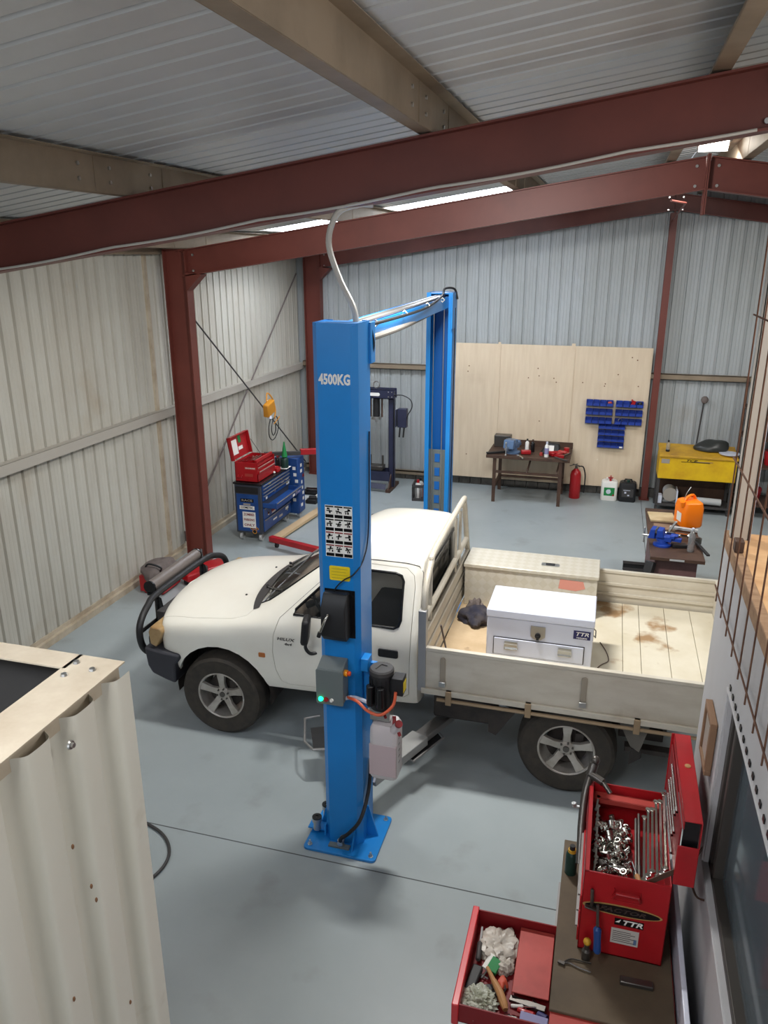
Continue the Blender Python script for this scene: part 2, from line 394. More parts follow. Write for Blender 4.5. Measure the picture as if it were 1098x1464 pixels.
# portal frames: I sections
def ibeam(mb, p0, p1, web, depth, fl, tf=.012, tw=.009, side=V(0, 1, 0)):
    """axis p0-p1 along the centre line of the section; depth measured along n, flange width along side"""
    p0 = Vector(p0); p1 = Vector(p1); d = (p1 - p0).normalized(); n = side.cross(d).normalized()
    if n.z < 0: n = -n
    for sg in (-1, 1):
        c0 = p0 + n * sg * (depth / 2 - tf / 2); c1 = p1 + n * sg * (depth / 2 - tf / 2)
        mb.bar(c0, c1, fl, tf, up=n)
    mb.bar(p0, p1, tw, depth - 2 * tf, up=n)
def rafter_z(x): return 3.66 + .147 * ((x if x <= XA else 2 * XA - x) + 4.95)
for yc, sg in ((4.675, 0), (8.775, 0), (YB - .12, 0)):
    m = MB(); h = .30 if yc < YB - .5 else .24
    zz = .03 if yc > YB - .5 else 0
    for xa, xb in ((-5.02, XA - .006), (2 * XA + 5.02, XA + .006)):
        off = h / 2 + .012 + zz
        ibeam(m, (xa, yc, rafter_z(xa) + off), (xb, yc, rafter_z(xb) + off), .01, h, .15)
    # apex plates and bolts
    for sgn in (-1, 1):
        m.box(XA + sgn * .008 - .006, XA + sgn * .008 + .006, yc - .085, yc + .085, rafter_z(XA) - .22, rafter_z(XA) + .33)
    trim(m, 'oxide')
    m = MB()
    # haunch bolts near the knee, seen as pale studs
    for dz in (.06, .24):
        for xx in (-4.88, XA - .1, XA + .1):
            m.cyl((xx, yc - .02, rafter_z(xx) + dz), (xx, yc - .004, rafter_z(xx) + dz), .014)
    trim(m, 'steel')
    # columns
    for xc, s in ((-5.10, 1), (2 * XA + 5.10, -1)):
        m = MB(); zt = rafter_z(-5.1) + .34
        for dx in (-.144, .144): m.box(xc + dx - .006, xc + dx + .006, yc - .075, yc + .075, 0, zt)
        m.box(xc - .14, xc + .14, yc - .005, yc + .005, 0, zt)
        m.box(xc - .16, xc + .16, yc - .09, yc + .09, 0, .015)
        m.box(xc - .14, xc + .14, yc - .075, yc + .075, zt - .012, zt)
        # knee gusset under the rafter
        xi = xc + s * .15
        m.prism([(xi, rafter_z(-4.95) - .16), (xi + s * .2, rafter_z(-4.75) + .0), (xi, rafter_z(-4.95) + .05)], 'Y', yc - .075, yc + .075)
        trim(m, 'oxide')
# end wall mullion under the apex
m = MB()
for dy in (-.07, .07): m.box(.69, .79, YB - .15 + dy - .005, YB - .15 + dy + .005, 0, 4.5)
m.box(.735, .745, YB - .22, YB - .08, 0, 4.5)
m.box(.66, .82, YB - .24, YB - .06, 0, .012)
trim(m, 'oxide')
# fly brace at the apex of the second frame
m = MB(); m.tube([(.45, 8.85, 4.42), (.62, 9.3, 4.42), (.72, YB - .3, 4.4)], .012); trim(m, 'oxide')
# purlins: Z sections 200 deep along the shed
for xp in (-3.0, -1.05, .45, 1.05, 2.55, 4.4, 6.3, -4.9):
    m = MB(); zt = rz(xp) - .012
    s = 1 if xp < XA else -1
    m.box(xp - .002, xp + .002, YF, YB, zt - .198, zt)
    m.box(xp - (.085 if s > 0 else -.002), xp + (-.002 if s > 0 else .085), YF, YB, zt - .2, zt - .196)
    m.box(xp + (.002 if s > 0 else -.08), xp + (.08 if s > 0 else -.002), YF, YB, zt + (.0 if s > 0 else 0), zt + .004)
    m.box(xp - .087 * s - .001, xp - .087 * s + .001, YF, YB, zt - .2, zt - .183)
    # lap joints over the frames
    for yj in (4.3, 5.05, 8.4, 9.15):
        m.box(xp - .004, xp + .006, yj, yj + .006, zt - .195, zt - .005)
    trim(m, 'galv')
m = MB()
for xp in (-3.0, -1.05):
    for yj in (4.15, 4.45, 4.9):
        for dz in (.06, .14): m.cyl((xp, yj, rz(xp) - dz - .01), (xp + .012, yj, rz(xp) - dz - .01), .011, n=8)
trim(m, 'steel')
# girts on left and back wall
m = MB(); m.box(XL, XL + .1, YF, YB - .02, 2.035, 2.05); m.box(XL + .09, XL + .102, YF, YB - .02, 1.95, 2.05); m.box(XL, XL + .1, YF, YB - .02, 1.945, 1.952)
trim(m, 'stud')
m = MB(); m.box(XL + .1, XR, YB - .1, YB - .002, 2.08, 2.09); m.box(XL + .1, XR, YB - .1, YB - .092, 2.0, 2.09); m.box(XL + .1, XR, YB - .1, YB, 2.0, 2.008)
trim(m, 'galv')
m = MB(); m.box(XL + .1, -2.6, YB - .08, YB - .002, .15, .17); m.box(XL + .1, -2.6, YB - .08, YB - .07, .1, .17); trim(m, 'galv')
# eave strut with a little ring of wire
m = MB(); m.box(XL + .0, XL + .16, YF, YB, rz(XL) - .2, rz(XL) - .03); trim(m, 'galv')
# cross bracing rods in the back bay of the left wall
m = MB(); m.cyl((-5.3, 8.95, 3.48), (-5.3, YB - .25, .25), .011, n=8); trim(m, 'dgrey')
m = MB(); m.cyl((-5.36, 8.95, .3), (-5.36, YB - .25, 3.6), .012, n=8); m.box(-5.37, -5.33, 8.86, 9.0, .2, .34); trim(m, 'cloth')
# vertical cream lining strip beside the second column
m = MB(); m.box(XL, XL + .03, 8.56, 8.62, 0.12, 3.95); trim(m, 'trim')

# plywood lining on the back wall, three sheets
xs = [-2.98, -1.79, -.59, .655]
SH = ['leftmost plywood sheet lining the back wall, behind the blue lift post',
      'middle plywood sheet on the back wall above the brown steel workbench',
      'right-hand plywood sheet on the back wall carrying the blue parts bins']
for k in range(3):
    m = MB(); m.box(xs[k] + .003, xs[k + 1] - .003, YB - .118, YB - .102, .155, 2.49)
    o = obj('plywood_sheet', m, 'ply', loc=(xs[k], YB - .11, .155), bev=.002); tag(o, SH[k], 'plywood sheet', None)
    for q in range(7):
        t = MB()
        x = random.uniform(xs[k] + .1, xs[k + 1] - .1); z = random.choice([2.1, 2.0, 1.9, 1.2, .6, 2.3]) + random.uniform(-.06, .06)
        t.lathe([(0, 0), (.011, 0), (.0, .001)], (x, YB - .1185, z), (0, -1, 0), 8)
        obj('knot', t, 'knot', o)
m = MB(); m.box(-.62, -.56, YB - .13, YB - .119, .155, 2.53); tag(obj('timber_batten', m, 'ply', loc=(-.59, YB - .12, .155)), 'narrow pale timber batten covering the joint left of the blue bins', 'batten')
m = MB(); m.box(-1.82, -1.775, YB - .13, YB - .119, .155, 2.52); tag(obj('timber_batten', m, 'ply', loc=(-1.8, YB - .12, .155)), 'narrow plywood batten over the joint behind the bench with the grey-blue vice', 'batten')

# ------------------------------------------------------------------ office box on the right: wall, window, storage floor
WX = .60
wz0, wz1, wy1 = 1.30, 2.16, 3.15
m = MB()
m.box(WX, WX + .08, wy1, 3.8, 0, 2.595); m.box(WX, WX + .08, YF, wy1, 0, wz0); m.box(WX, WX + .08, YF, wy1, wz1, 2.595)
m.box(WX, WX + .08, YF, .9, wz0, wz1)
pr = ribs(YF, 3.8, swage=False, depth=.0); vs = []
struct('wall_office', m, 'office')
m = MB(); m.box(WX + .08, 4.5, 3.72, 3.8, 0, 2.595); struct('wall_office_end', m, 'office')
m = MB(); m.box(WX + .06, WX + .075, .9, wy1, wz0, wz1)
w = struct('window_1', m, 'glass')
m = MB()
for (a, b, cc, d) in ((.9, wy1, wz0, wz0 + .04), (.9, wy1, wz1 - .04, wz1), (wy1 - .05, wy1, wz0, wz1), (wy1 - .14, wy1 - .1, wz0, wz1), (1.9, 1.95, wz0, wz1)):
    m.box(WX + .02, WX + .07, a, b, cc, d)
obj('window_frame', m, 'alud', w, bev=.004)
m = MB(); m.box(WX - .008, WX + .03, .9, wy1 + .05, wz1, wz1 + .012); m.box(WX - .008, WX + .03, wy1 + .012, wy1 + .05, wz0 - .02, wz1)
m.box(WX - .008, WX + .03, .9, wy1 + .06, wz0 - .02, wz0 - .004); obj('window_trim', m, 'office', w, bev=.003)
# toothed edge of the cladding above the window head
m = MB(); y = .95
while y < wy1:
    m.box(WX - .006, WX - .001, y, y + .025, wz1 + .03, wz1 + .05); y += .075
trim(m, 'blackg')
# room behind the glass stays dim
m = MB(); m.box(WX + 1.9, WX + 1.95, YF, 3.7, 0, 2.5); struct('wall_office_inner', m, 'lgrey')
m = MB(); m.box(WX + .035, 4.5, YF, 3.8, 2.597, 2.66); struct('floor_storage', m, 'plyfl')
m = MB(); m.box(WX - .006, WX + .034, YF, 3.82, 2.597, 2.665); trim(m, 'timber', .004)
# timber noticeboard on the office wall
t = thing('notice_board', 'small timber-framed board hanging on the grey office wall beyond the window', 'notice board', (WX, 3.4, 1.62))
m = MB(); m.box(WX - .022, WX - .002, 3.29, 3.49, 1.68, 1.91); obj('board', m, 'bind', t)
m = MB()
for a, b, cc, d in ((3.28, 3.50, 1.66, 1.685), (3.28, 3.50, 1.905, 1.93), (3.28, 3.305, 1.685, 1.905), (3.475, 3.50, 1.685, 1.905)): m.box(WX - .032, WX - .002, a, b, cc, d)
obj('frame', m, mat('dark_timber', (128, 98, 74), .7), t, bev=.003)
# steel stud and rusty mesh panel
m = MB(); m.box(.605, .68, 3.70, 3.704, 2.66, 4.75); m.box(.605, .609, 3.70, 3.76, 2.66, 4.75); m.box(.676, .68, 3.70, 3.76, 2.66, 4.75)
trim(m, 'stud')
m = MB(); m.box(.682, .688, 3.695, 3.71, 2.66, 4.75); trim(m, 'whitee')
t = thing('reinforcing_mesh_panel', 'rusty reinforcing mesh standing as a fence along the edge of the storage floor', 'mesh panel', (.57, 3.0, 2.46))
k = 0
ys = [3.66 - .185 * i for i in range(12)]
for y in ys:
    m = MB(); m.tube([(.575, y, 2.36), (.575 + random.uniform(-.006, .006), y + random.uniform(-.005, .005), 3.6), (.575, y, 4.7)], .0034, 6)
    obj('vertical_rod', m, 'rust', t)
for z in (2.43, 3.05, 3.67, 4.29):
    m = MB(); m.cyl((.567, 1.55, z), (.567, 3.69, z), .004, n=6); obj('horizontal_rod', m, 'rust', t)
m = MB(); m.box(.596, .634, 3.50, 3.56, 2.666, 2.72); tag(obj('timber_block', m, 'brownst', loc=(.61, 3.53, 2.666), bev=.004), 'small dark block at the foot of the rusty mesh', 'block')

# ------------------------------------------------------------------ clad landing box at the lower left
FX, FY, FZ = -1.085, 1.48, 2.95
prf = []
y = FY
while y > -.7:                                   # deep ribs, rounded like the photo's
    for dy, dd in ((0, 0), (-.04, .0), (-.058, -.006), (-.075, -.032), (-.097, -.039), (-.12, -.032), (-.137, -.006)): prf.append((y + dy, dd))
    y -= .155
m = MB(); vs = []
cr = crom([V(a, b, 0) for a, b in prf], 4)
for p in cr: vs += [(FX + p.y, p.x, .0), (FX + p.y, p.x, FZ - .02)]
m.add(vs, [(2 * i, 2 * i + 2, 2 * i + 3, 2 * i + 1) for i in range(len(cr) - 1)])
struct('wall_landing', m, mat('landing_sheet', (218, 215, 203), .36, c2=(210, 206, 192), scale=1.5, stretch=(1, 1, .4), c3=(160, 144, 118), c3scale=5, c3lo=.66, c3hi=.9))
m = MB(); m.box(FX - .14, FX - .01, -.7, FY, FZ, FZ + .004); m.box(FX - .034, FX - .030, -.7, FY, FZ - .05, FZ)
m.box(-3.2, FX - .13, FY - .07, FY - .0, FZ, FZ + .004); m.box(-3.2, FX - .13, FY - .004, FY, FZ - .08, FZ)
trim(m, 'trim')
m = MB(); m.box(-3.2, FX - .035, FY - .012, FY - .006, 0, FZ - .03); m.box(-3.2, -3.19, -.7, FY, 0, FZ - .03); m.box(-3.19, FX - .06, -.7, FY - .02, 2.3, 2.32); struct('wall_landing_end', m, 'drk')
m = MB()
for p in ((FX - .06, 1.42), (FX - .11, 1.38), (FX - .12, 1.44)): m.lathe([(0, 0), (.009, 0), (.007, .006), (0, .007)], (p[0], p[1], FZ + .004), n=8)
m.lathe([(0, 0), (.012, 0), (.01, .004), (.006, .004), (.006, .01), (0, .01)], (FX + .001, FY - .24, FZ - .075), (1, 0, 0), 10)
trim(m, 'steel')

m = MB()
for y_, z_ in ((.93, 2.63), (1.20, 2.63), (1.24, 2.48), (1.25, 2.43), (.97, 2.05), (1.13, 2.25), (1.32, 2.02)):
    m.ball((FX + .001 + .0, y_, z_), (.003, .004, .007), 8, 6)
trim(m, 'knot')
# loop of hose on the floor behind the clad box
m = MB(); m.tube([(-3.35, 4.05, .012), (-2.95, 4.0, .012), (-2.72, 3.9, .012), (-2.6, 3.72, .012), (-2.64, 3.5, .012), (-2.9, 3.3, .012), (-3.2, 3.3, .012)], .011, 8, smooth=6)
tag(obj('hose_loop', m, 'dgrey', loc=(-2.9, 3.7, 0)), 'dark hose curling out on the floor behind the clad landing', 'hose')
# flexible conduit from the rafter to the lift
m = MB(); m.tube([(-1.42, 4.72, 4.19), (-1.50, 4.68, 4.19), (-1.60, 4.6, 4.14), (-1.64, 4.55, 3.98), (-1.56, 4.5, 3.78), (-1.45, 4.42, 3.62), (-1.42, 4.38, 3.50)], .018, 10, smooth=8)
tag(obj('flexible_conduit', m, 'conduit', loc=(-1.5, 4.5, 3.55)), 'pale flexible conduit drooping from the rafter to the top of the blue lift post', 'conduit')
# cable clipped along the underside of the near rafter
m = MB(); m.tube([(x, 4.59, rafter_z(x) + .03 - .012 * abs(math.sin(x * 3))) for x in [-4.4 + .1 * i for i in range(51)]], .008, 6)
tag(obj('rafter_cable', m, 'conduit', loc=(-1, 4.6, 4.2)), 'pale cable clipped along the lower flange of the near rafter', 'cable')
# lamps
def batten(x, y, z, lab, ln=1.2):
    t = thing('fluorescent_light', lab, 'light fitting', (x, y, z), 'fluorescent battens under the roof')
    m = MB(); m.box(x - .06, x + .06, y - ln / 2, y + ln / 2, z, z + .05); obj('housing', m, 'lgrey', t, bev=.004)
    m = MB(); m.cyl((x - .025, y - ln / 2 + .03, z - .018), (x - .025, y + ln / 2 - .03, z - .018), .014); m.cyl((x + .025, y - ln / 2 + .03, z - .018), (x + .025, y + ln / 2 - .03, z - .018), .014)
    obj('tube', m, 'tube', t)
# flood lamp at the ridge behind the second frame
t = thing('flood_light', 'bright white flood lamp under the ridge beyond the red apex', 'lamp', (.80, 9.05, 4.93))
m = MB(); m.obox((.80, 9.05, 4.96), (.30, .12, .05), (.35, 0, 0)); obj('housing', m, 'lgrey', t, bev=.01)
m = MB(); m.obox((.80, 9.0, 4.93), (.27, .02, .11), (.5, 0, 0)); obj('lens', m, 'tube', t)
m = MB(); m.box(.66, .67, 9.06, 9.10, 4.92, rz(.66)); obj('bracket', m, 'galv', t)
m = MB(); m.box(.93, .94, 9.06, 9.10, 4.92, rz(.93)); obj('bracket', m, 'galv', t)

def area(name, loc, size, power, rot=(0, 0, 0), col=(1, 1, 1), sy=None):
    l = bpy.data.lights.new(name, 'AREA'); l.energy = power; l.size = size; l.color = col
    if sy: l.shape = 'RECTANGLE'; l.size_y = sy
    o = bpy.data.objects.new(name, l); COL.objects.link(o); o.location = loc; o.rotation_euler = rot; return o
# ================================================================== two post lift
LX0, LX1, LY = -1.635, -1.365, 4.2
t = thing('two_post_lift', 'blue two-post vehicle lift marked 4500KG standing over the white utility truck', 'vehicle lift', (-1.5, 4.3, 0))
def column(y0, sg, x0, x1):
    """C section column: closed back at y0, open towards +sg"""
    m = MB(); w = .26; tk = .008; ch = .035
    prof = [(x0 + ch, y0), (x1 - ch, y0), (x1, y0 + sg * ch), (x1, y0 + sg * w), (x1 - .045, y0 + sg * w), (x1 - .045, y0 + sg * (w - tk)), (x1 - tk, y0 + sg * (w - tk)),
            (x1 - tk, y0 + sg * (ch + .004)), (x1 - ch, y0 + sg * tk), (x0 + ch, y0 + sg * tk), (x0 + tk, y0 + sg * (ch + .004)), (x0 + tk, y0 + sg * (w - tk)),
            (x0 + .045, y0 + sg * (w - tk)), (x0 + .045, y0 + sg * w), (x0, y0 + sg * w), (x0, y0 + sg * ch)]
    n = len(prof)
    m.add([(a, b, z) for z in (.02, 3.55) for a, b in prf_(prof)], [(i, (i + 1) % n, n + (i + 1) % n, n + i) for i in range(n)])
    for z in (0, n):
        m.f.append(tuple(range(z, z + n)))
    return m
def prf_(p): return p
post = obj('post', column(LY, 1, LX0, LX1), 'blue', t)
FX0, FX1, FYB = -1.83, -1.56, 8.21
post2 = obj('post', column(FYB, -1, FX0, FX1), 'blue', t)
for (xa, xb, ya, yb, par) in ((-1.76, -1.24, 4.08, 4.54, post), (-1.95, -1.44, 7.88, 8.34, post2)):
    m = MB(); m.prism(rrect(xa, xb, ya, yb, .03), 'Z', 0, .02)
    bp = obj('base_plate', m, 'blue', t, bev=.003)
    for bx in (xa + .04, xb - .04):
        for by in (ya + .04, yb - .04):
            m = MB(); m.lathe([(0, 0), (.018, 0), (.018, .004), (.012, .005), (.012, .016), (.007, .016), (.007, .035), (0, .035)], (bx, by, .02), n=6)
            obj('anchor_bolt', m, 'steel', bp)
    xm0, xm1 = (LX0, LX1) if par is post else (FX0, FX1)
    for sx, xx in ((-1, xm0), (1, xm1)):
        m = MB(); yy = 4.32 if par is post else 8.1
        m.prism([(xx, .02), (xx + sx * .08, .02), (xx + sx * .012, .26), (xx, .26)], 'Y', yy, yy + .01); obj('gusset', m, 'blue', t)
m = MB(); m.prism([(4.2, .02), (4.12, .02), (4.196, .17)], 'X', -1.42, -1.412); obj('gusset', m, 'blue', t)
# 4500KG stencil with bridges, as sprayed
m = MB(); m.text('4500KG', .082, (-1.497, LY - .0015, 3.235), width=.19, bold=.035); obj('weight_marking', m, 'whitep', t)
# top caps and the overhead beam
m = MB(); m.box(LX0 + .01, LX1 - .01, 4.21, 4.45, 3.535, 3.545); obj('top_plate', m, 'blue', t)
m = MB(); m.box(FX0 + .01, FX1 - .01, 7.96, 8.2, 3.535, 3.545); obj('top_plate', m, 'blue', t)
def lx(y): return -1.5 - .195 * (y - 4.32) / 3.78
p0 = V(lx(4.42), 4.42, 3.46); p1 = V(lx(8.1), 8.0, 3.46)
m = MB(); a = V(1, .05, 0).normalized()
for sx in (-.085, .085):
    m.bar(p0 + a * sx, p1 + a * sx, .006, .11)
m.bar(p0 - V(0, 0, .052), p1 - V(0, 0, .052), .17, .006)
beam = obj('overhead_beam', m, 'blue', t)
for sx, mm, rr, zz in ((-.04, 'steel', .013, 3.50), (.0, 'steel', .012, 3.505), (.03, 'steel', .014, 3.5)):
    m = MB(); m.tube([p0 + a * sx + V(0, -.12, .03), p0 + a * sx + V(0, .3, .055), (p0 + p1) / 2 + a * sx + V(0, 0, .05), p1 + a * sx + V(0, 0, .055)], rr, 8, smooth=4); obj('hydraulic_line', m, mm, beam)
m = MB(); m.tube([V(-1.40, 4.5, 3.52), p0 + a * .1 + V(0, .4, .05), (p0 + p1) / 2 + a * .1 + V(0, .2, .03), p1 + a * .09 + V(0, -.4, .07), p1 + a * .06 + V(0, -.1, .13), p1 + a * .12 + V(0, .08, .12), p1 + a * .15 + V(0, .1, .02)], .011, 8, smooth=6); obj('control_cable', m, 'cable', beam)
for k in (.1, .35, .62, .85):
    q = p0.lerp(p1, k) + a * .1 + V(0, 0, .045); m = MB(); m.tube([q + V(0, 0, -.02), q + V(.02, 0, 0), q + V(0, 0, .02), q + V(-.02, 0, 0)], .005, 6, closed=True); obj('cable_tie', m, 'conduit', beam)
m = MB(); m.box(-1.368, -1.352, 4.44, 4.53, 3.30, 3.54); obj('side_bracket', m, 'blue', t, bev=.004)
m = MB(); m.box(-1.56, -1.545, 7.86, 8.0, 3.2, 3.54); obj('side_bracket', m, 'blue', t, bev=.004)
m = MB(); m.tube([(-1.38, 4.5, 3.44), (-1.48, 5.6, 3.41), (-1.60, 7.0, 3.40), (-1.69, 7.9, 3.40)], .02, 10, smooth=5); obj('limit_bar', m, mat('foam_grey', (120, 116, 110), .8), t)
m = MB(); m.tube([(-1.36, 4.47, 3.5), (-1.35, 4.49, 3.42), (-1.36, 4.5, 3.36)], .008, 6, smooth=4); obj('hose', m, 'cable', t)
# inside the far column: carriage channel, latch ladder, steel cables
m = MB(); m.box(FX0 + .05, FX1 - .05, 8.16, 8.195, .02, 3.5); obj('inner_channel', m, 'blued', t)
m = MB()
m.box(FX0 + .03, FX1 - .045, 8.02, 8.035, .4, 1.92)
ld = obj('latch_ladder', m, 'grey', t, bev=.003)
for k in range(8):
    m = MB(); z = 1.83 - .155 * k; m.box(FX0 + .10, FX0 + .155, 8.012, 8.02, z - .045, z + .045); obj('latch_slot', m, 'blued', ld)
for x in (FX0 + .07, FX0 + .175):
    m = MB(); m.cyl((x, 7.99, .5), (x, 7.99, 3.5), .0055, n=8); obj('lift_cable', m, 'steel', t)
m = MB(); m.tube([(FX1 + .005, 8.0, .2), (FX1 + .012, 8.02, 1.6), (FX1 + .012, 8.02, 3.4)], .006, 6, smooth=4); obj('hose', m, 'cable', t)
m = MB(); m.box(FX0 + .02, FX1 - .02, 7.9, 8.0, .25, 1.15); obj('carriage', m, 'dgrey', t, bev=.01)
m = MB(); m.box(LX0 + .02, LX1 - .02, 4.4, 4.5, .1, .8); obj('carriage', m, 'dgrey', t, bev=.01)
# swing arms reaching under the truck
def arm(p0, p1, w=.12, h=.075, pad=True, name='swing_arm'):
    p0 = Vector(p0); p1 = Vector(p1); d = (p1 - p0).normalized(); s_ = V(-d.y, d.x, 0)
    m = MB(); mid = p0.lerp(p1, .55)
    m.bar(p0, mid, w, h); o = obj(name, m, mat('arm_grey', (150, 150, 148), .5), t, bev=.006)
    m = MB(); m.bar(p0.lerp(p1, .3), p1, w * .74, h * .7); obj('arm_extension', m, 'alu', o, bev=.005)
    m = MB(); m.cyl(p1 - V(0, 0, .03), p1 + V(0, 0, .0), .045); m.cyl(p1 + V(0, 0, .0), p1 + V(0, 0, .015), .055); obj('lift_pad', m, 'black', o)
    return o
arm((-1.58, 4.52, .33), (-1.98, 5.28, .33)); arm((-1.42, 4.52, .33), (-.97, 5.58, .34), w=.15)
arm((-1.80, 7.9, .13), (-2.3, 6.6, .12)); arm((-1.58, 7.9, .13), (-1.0, 6.6, .13))
# toe guards of the arms
m = MB(); m.tube([(-2.04, 5.2, .32), (-2.15, 5.14, .31), (-2.05, 4.88, .28), (-1.95, 4.80, .28), (-1.84, 4.84, .28)], .010, 6); obj('toe_guard', m, 'alu', t)
m = MB(); m.obox((-1.93, 4.95, .29), (.16, .26, .012), (.1, 0, .45)); obj('toe_plate', m, 'black', t)
m = MB(); m.tube([(-1.27, 4.92, .29), (-1.17, 4.87, .28), (-1.01, 5.22, .29), (-1.09, 5.30, .30)], .009, 6, closed=True); obj('toe_guard', m, 'alu', t)
m = MB(); m.add([(-1.27, 4.92, .285), (-1.17, 4.88, .275), (-1.02, 5.21, .285), (-1.09, 5.29, .295)], [(0, 1, 2, 3)]); obj('toe_plate', m, 'black', t)
# instruction decal: twelve pictogram tiles
dx0, dx1, dz0, dz1 = -1.575, -1.402, 2.155, 2.485
m = MB(); m.box(dx0, dx1, LY - .0022, LY - .0002, dz0, dz1); dec = obj('instruction_decal', m, 'whitep', t)
cw = (dx1 - dx0) / 3; chh = (dz1 - dz0) / 4; random.seed(3)
for r in range(4):
    for c_ in range(3):
        x0 = dx0 + c_ * cw + .003; x1 = x0 + cw - .006; z1 = dz1 - r * chh - .004; z0 = z1 - chh + .008
        mh = MB(); mh.box(x0, x1, LY - .003, LY - .0022, z1 - .008, z1); obj('header_bar', mh, 'blackg' if r < 2 else 'redd', dec)
        mh = MB(); mh.box(x0, x1, LY - .003, LY - .0022, z0, z0 + .020); obj('caption_bar', mh, 'blackg', dec)
        cx = (x0 + x1) / 2; cz = z0 + .045
        mm = MB()
        mm.bar((x0 + .008, LY - .003, cz), (x1 - .008, LY - .003, cz + random.uniform(-.008, .012)), .004, .001 + .005, up=(0, 0, 1))
        mm.bar((cx + random.uniform(-.01, .01), LY - .003, cz - .016), (cx + random.uniform(-.01, .01), LY - .003, cz + .018), .001, .005, up=(1, 0, 0))
        for q in range(2):
            xx = cx + random.uniform(-.017, .017); mm.box(xx - .003, xx + .003, LY - .0034, LY - .0022, cz - .017, cz - .004)
        xx = cx + random.uniform(-.012, .012); mm.lathe([(0, 0), (.006, 0), (.006, .001), (0, .001)], (xx, LY - .0024, cz + .012), (0, -1, 0), 8)
        obj('pictogram', mm, 'blackg', dec)
m = MB(); m.prism(rrect(-1.555, -1.422, 2.0, 2.095, .01), 'Y', LY - .003, LY - .0005); st = obj('yellow_sticker', m, 'ylw', t)
m = MB()
for k in range(4): m.box(-1.54, -1.437 - .01 * (k % 2), LY - .0036, LY - .003, 2.075 - .02 * k, 2.078 - .02 * k)
obj('print', m, mat('sticker_print', (170, 150, 40), .6), st)
# black latch cover with chrome lever
m = MB(); m.add([(x, y, z) for x in (-1.585, -1.425) for (y, z) in ((LY, 1.62), (LY, 1.93), (LY - .05, 1.93), (LY - .105, 1.85), (LY - .105, 1.66), (LY - .07, 1.62))],
      [(0, 1, 2, 3, 4, 5), (11, 10, 9, 8, 7, 6)] + [(i, (i + 1) % 6, 6 + (i + 1) % 6, 6 + i) for i in range(6)])
cov = obj('latch_cover', m, 'black', t, bev=.008)
m = MB(); m.box(-1.59, -1.392, LY - .004, LY - .0005, 1.615, 1.94); m.cyl((-1.405, LY - .004, 1.9), (-1.405, LY - .01, 1.9), .006); m.cyl((-1.405, LY - .004, 1.66), (-1.405, LY - .01, 1.66), .006); obj('back_plate', m, 'blackg', cov)
m = MB(); m.tube([(-1.528, LY - .11, 1.815), (-1.535, LY - .14, 1.80), (-1.575, LY - .15, 1.70)], .008, 10, smooth=3); lv = obj('release_lever', m, 'chrome', t)
m = MB(); m.cyl((-1.573, LY - .15, 1.705), (-1.583, LY - .15, 1.675), .013); obj('lever_knob', m, 'black', lv)
m = MB(); m.tube([(-1.36, 4.42, 2.9), (-1.357, 4.38, 2.3), (-1.358, 4.28, 2.13), (-1.39, 4.185, 2.06), (-1.45, 4.18, 2.02), (-1.50, 4.175, 1.97), (-1.52, 4.18, 1.93)], .0045, 6, smooth=6); obj('latch_cable', m, 'cable', t)
# control box
m = MB(); m.add([(x, y, z) for x in (-1.615, -1.445) for (y, z) in ((LY, 1.19), (LY, 1.47), (LY - .03, 1.47), (LY - .115, 1.435), (LY - .115, 1.19))],
      [(0, 1, 2, 3, 4), (9, 8, 7, 6, 5)] + [(i, (i + 1) % 5, 5 + (i + 1) % 5, 5 + i) for i in range(5)])
cb = obj('control_box', m, 'grey', t, bev=.006)
m = MB(); m.prism(rrect(-1.622, -1.44, 1.185, 1.43, .012), 'Y', LY - .122, LY - .112); obj('lid', m, 'grey', cb, bev=.003)
for x, mm, r_ in ((-1.59, 'gled', .012), (-1.555, 'red', .013), (-1.517, 'whitep', .010)):
    m = MB(); m.lathe([(0, 0), (r_ * 1.3, 0), (r_ * 1.3, .004), (r_, .005), (r_, .014), (r_ * .6, .017), (0, .017)], (x, LY - .121, 1.222), (0, -1, 0), 14)
    obj('indicator_lamp' if mm == 'gled' else 'push_button', m, mm, cb, label={'gled': 'lit green lamp', 'red': 'red push button', 'whitep': 'white push button'}[mm])
m = MB(); m.cyl((-1.445, LY - .07, 1.40), (-1.425, LY - .07, 1.40), .022); eb = obj('emergency_stop', m, mat('stop_orange', (232, 150, 30), .4), cb)
m = MB(); m.lathe([(0, 0), (.012, 0), (.017, .012), (.012, .02), (0, .022)], (-1.425, LY - .07, 1.40), (1, 0, 0), 14); obj('stop_button', m, mat('stop_red', (220, 80, 40), .4), eb)
m = MB(); m.box(-1.545, -1.475, LY - .06, LY - .01, 1.15, 1.19); obj('cable_gland_box', m, 'lgrey', cb, bev=.004)
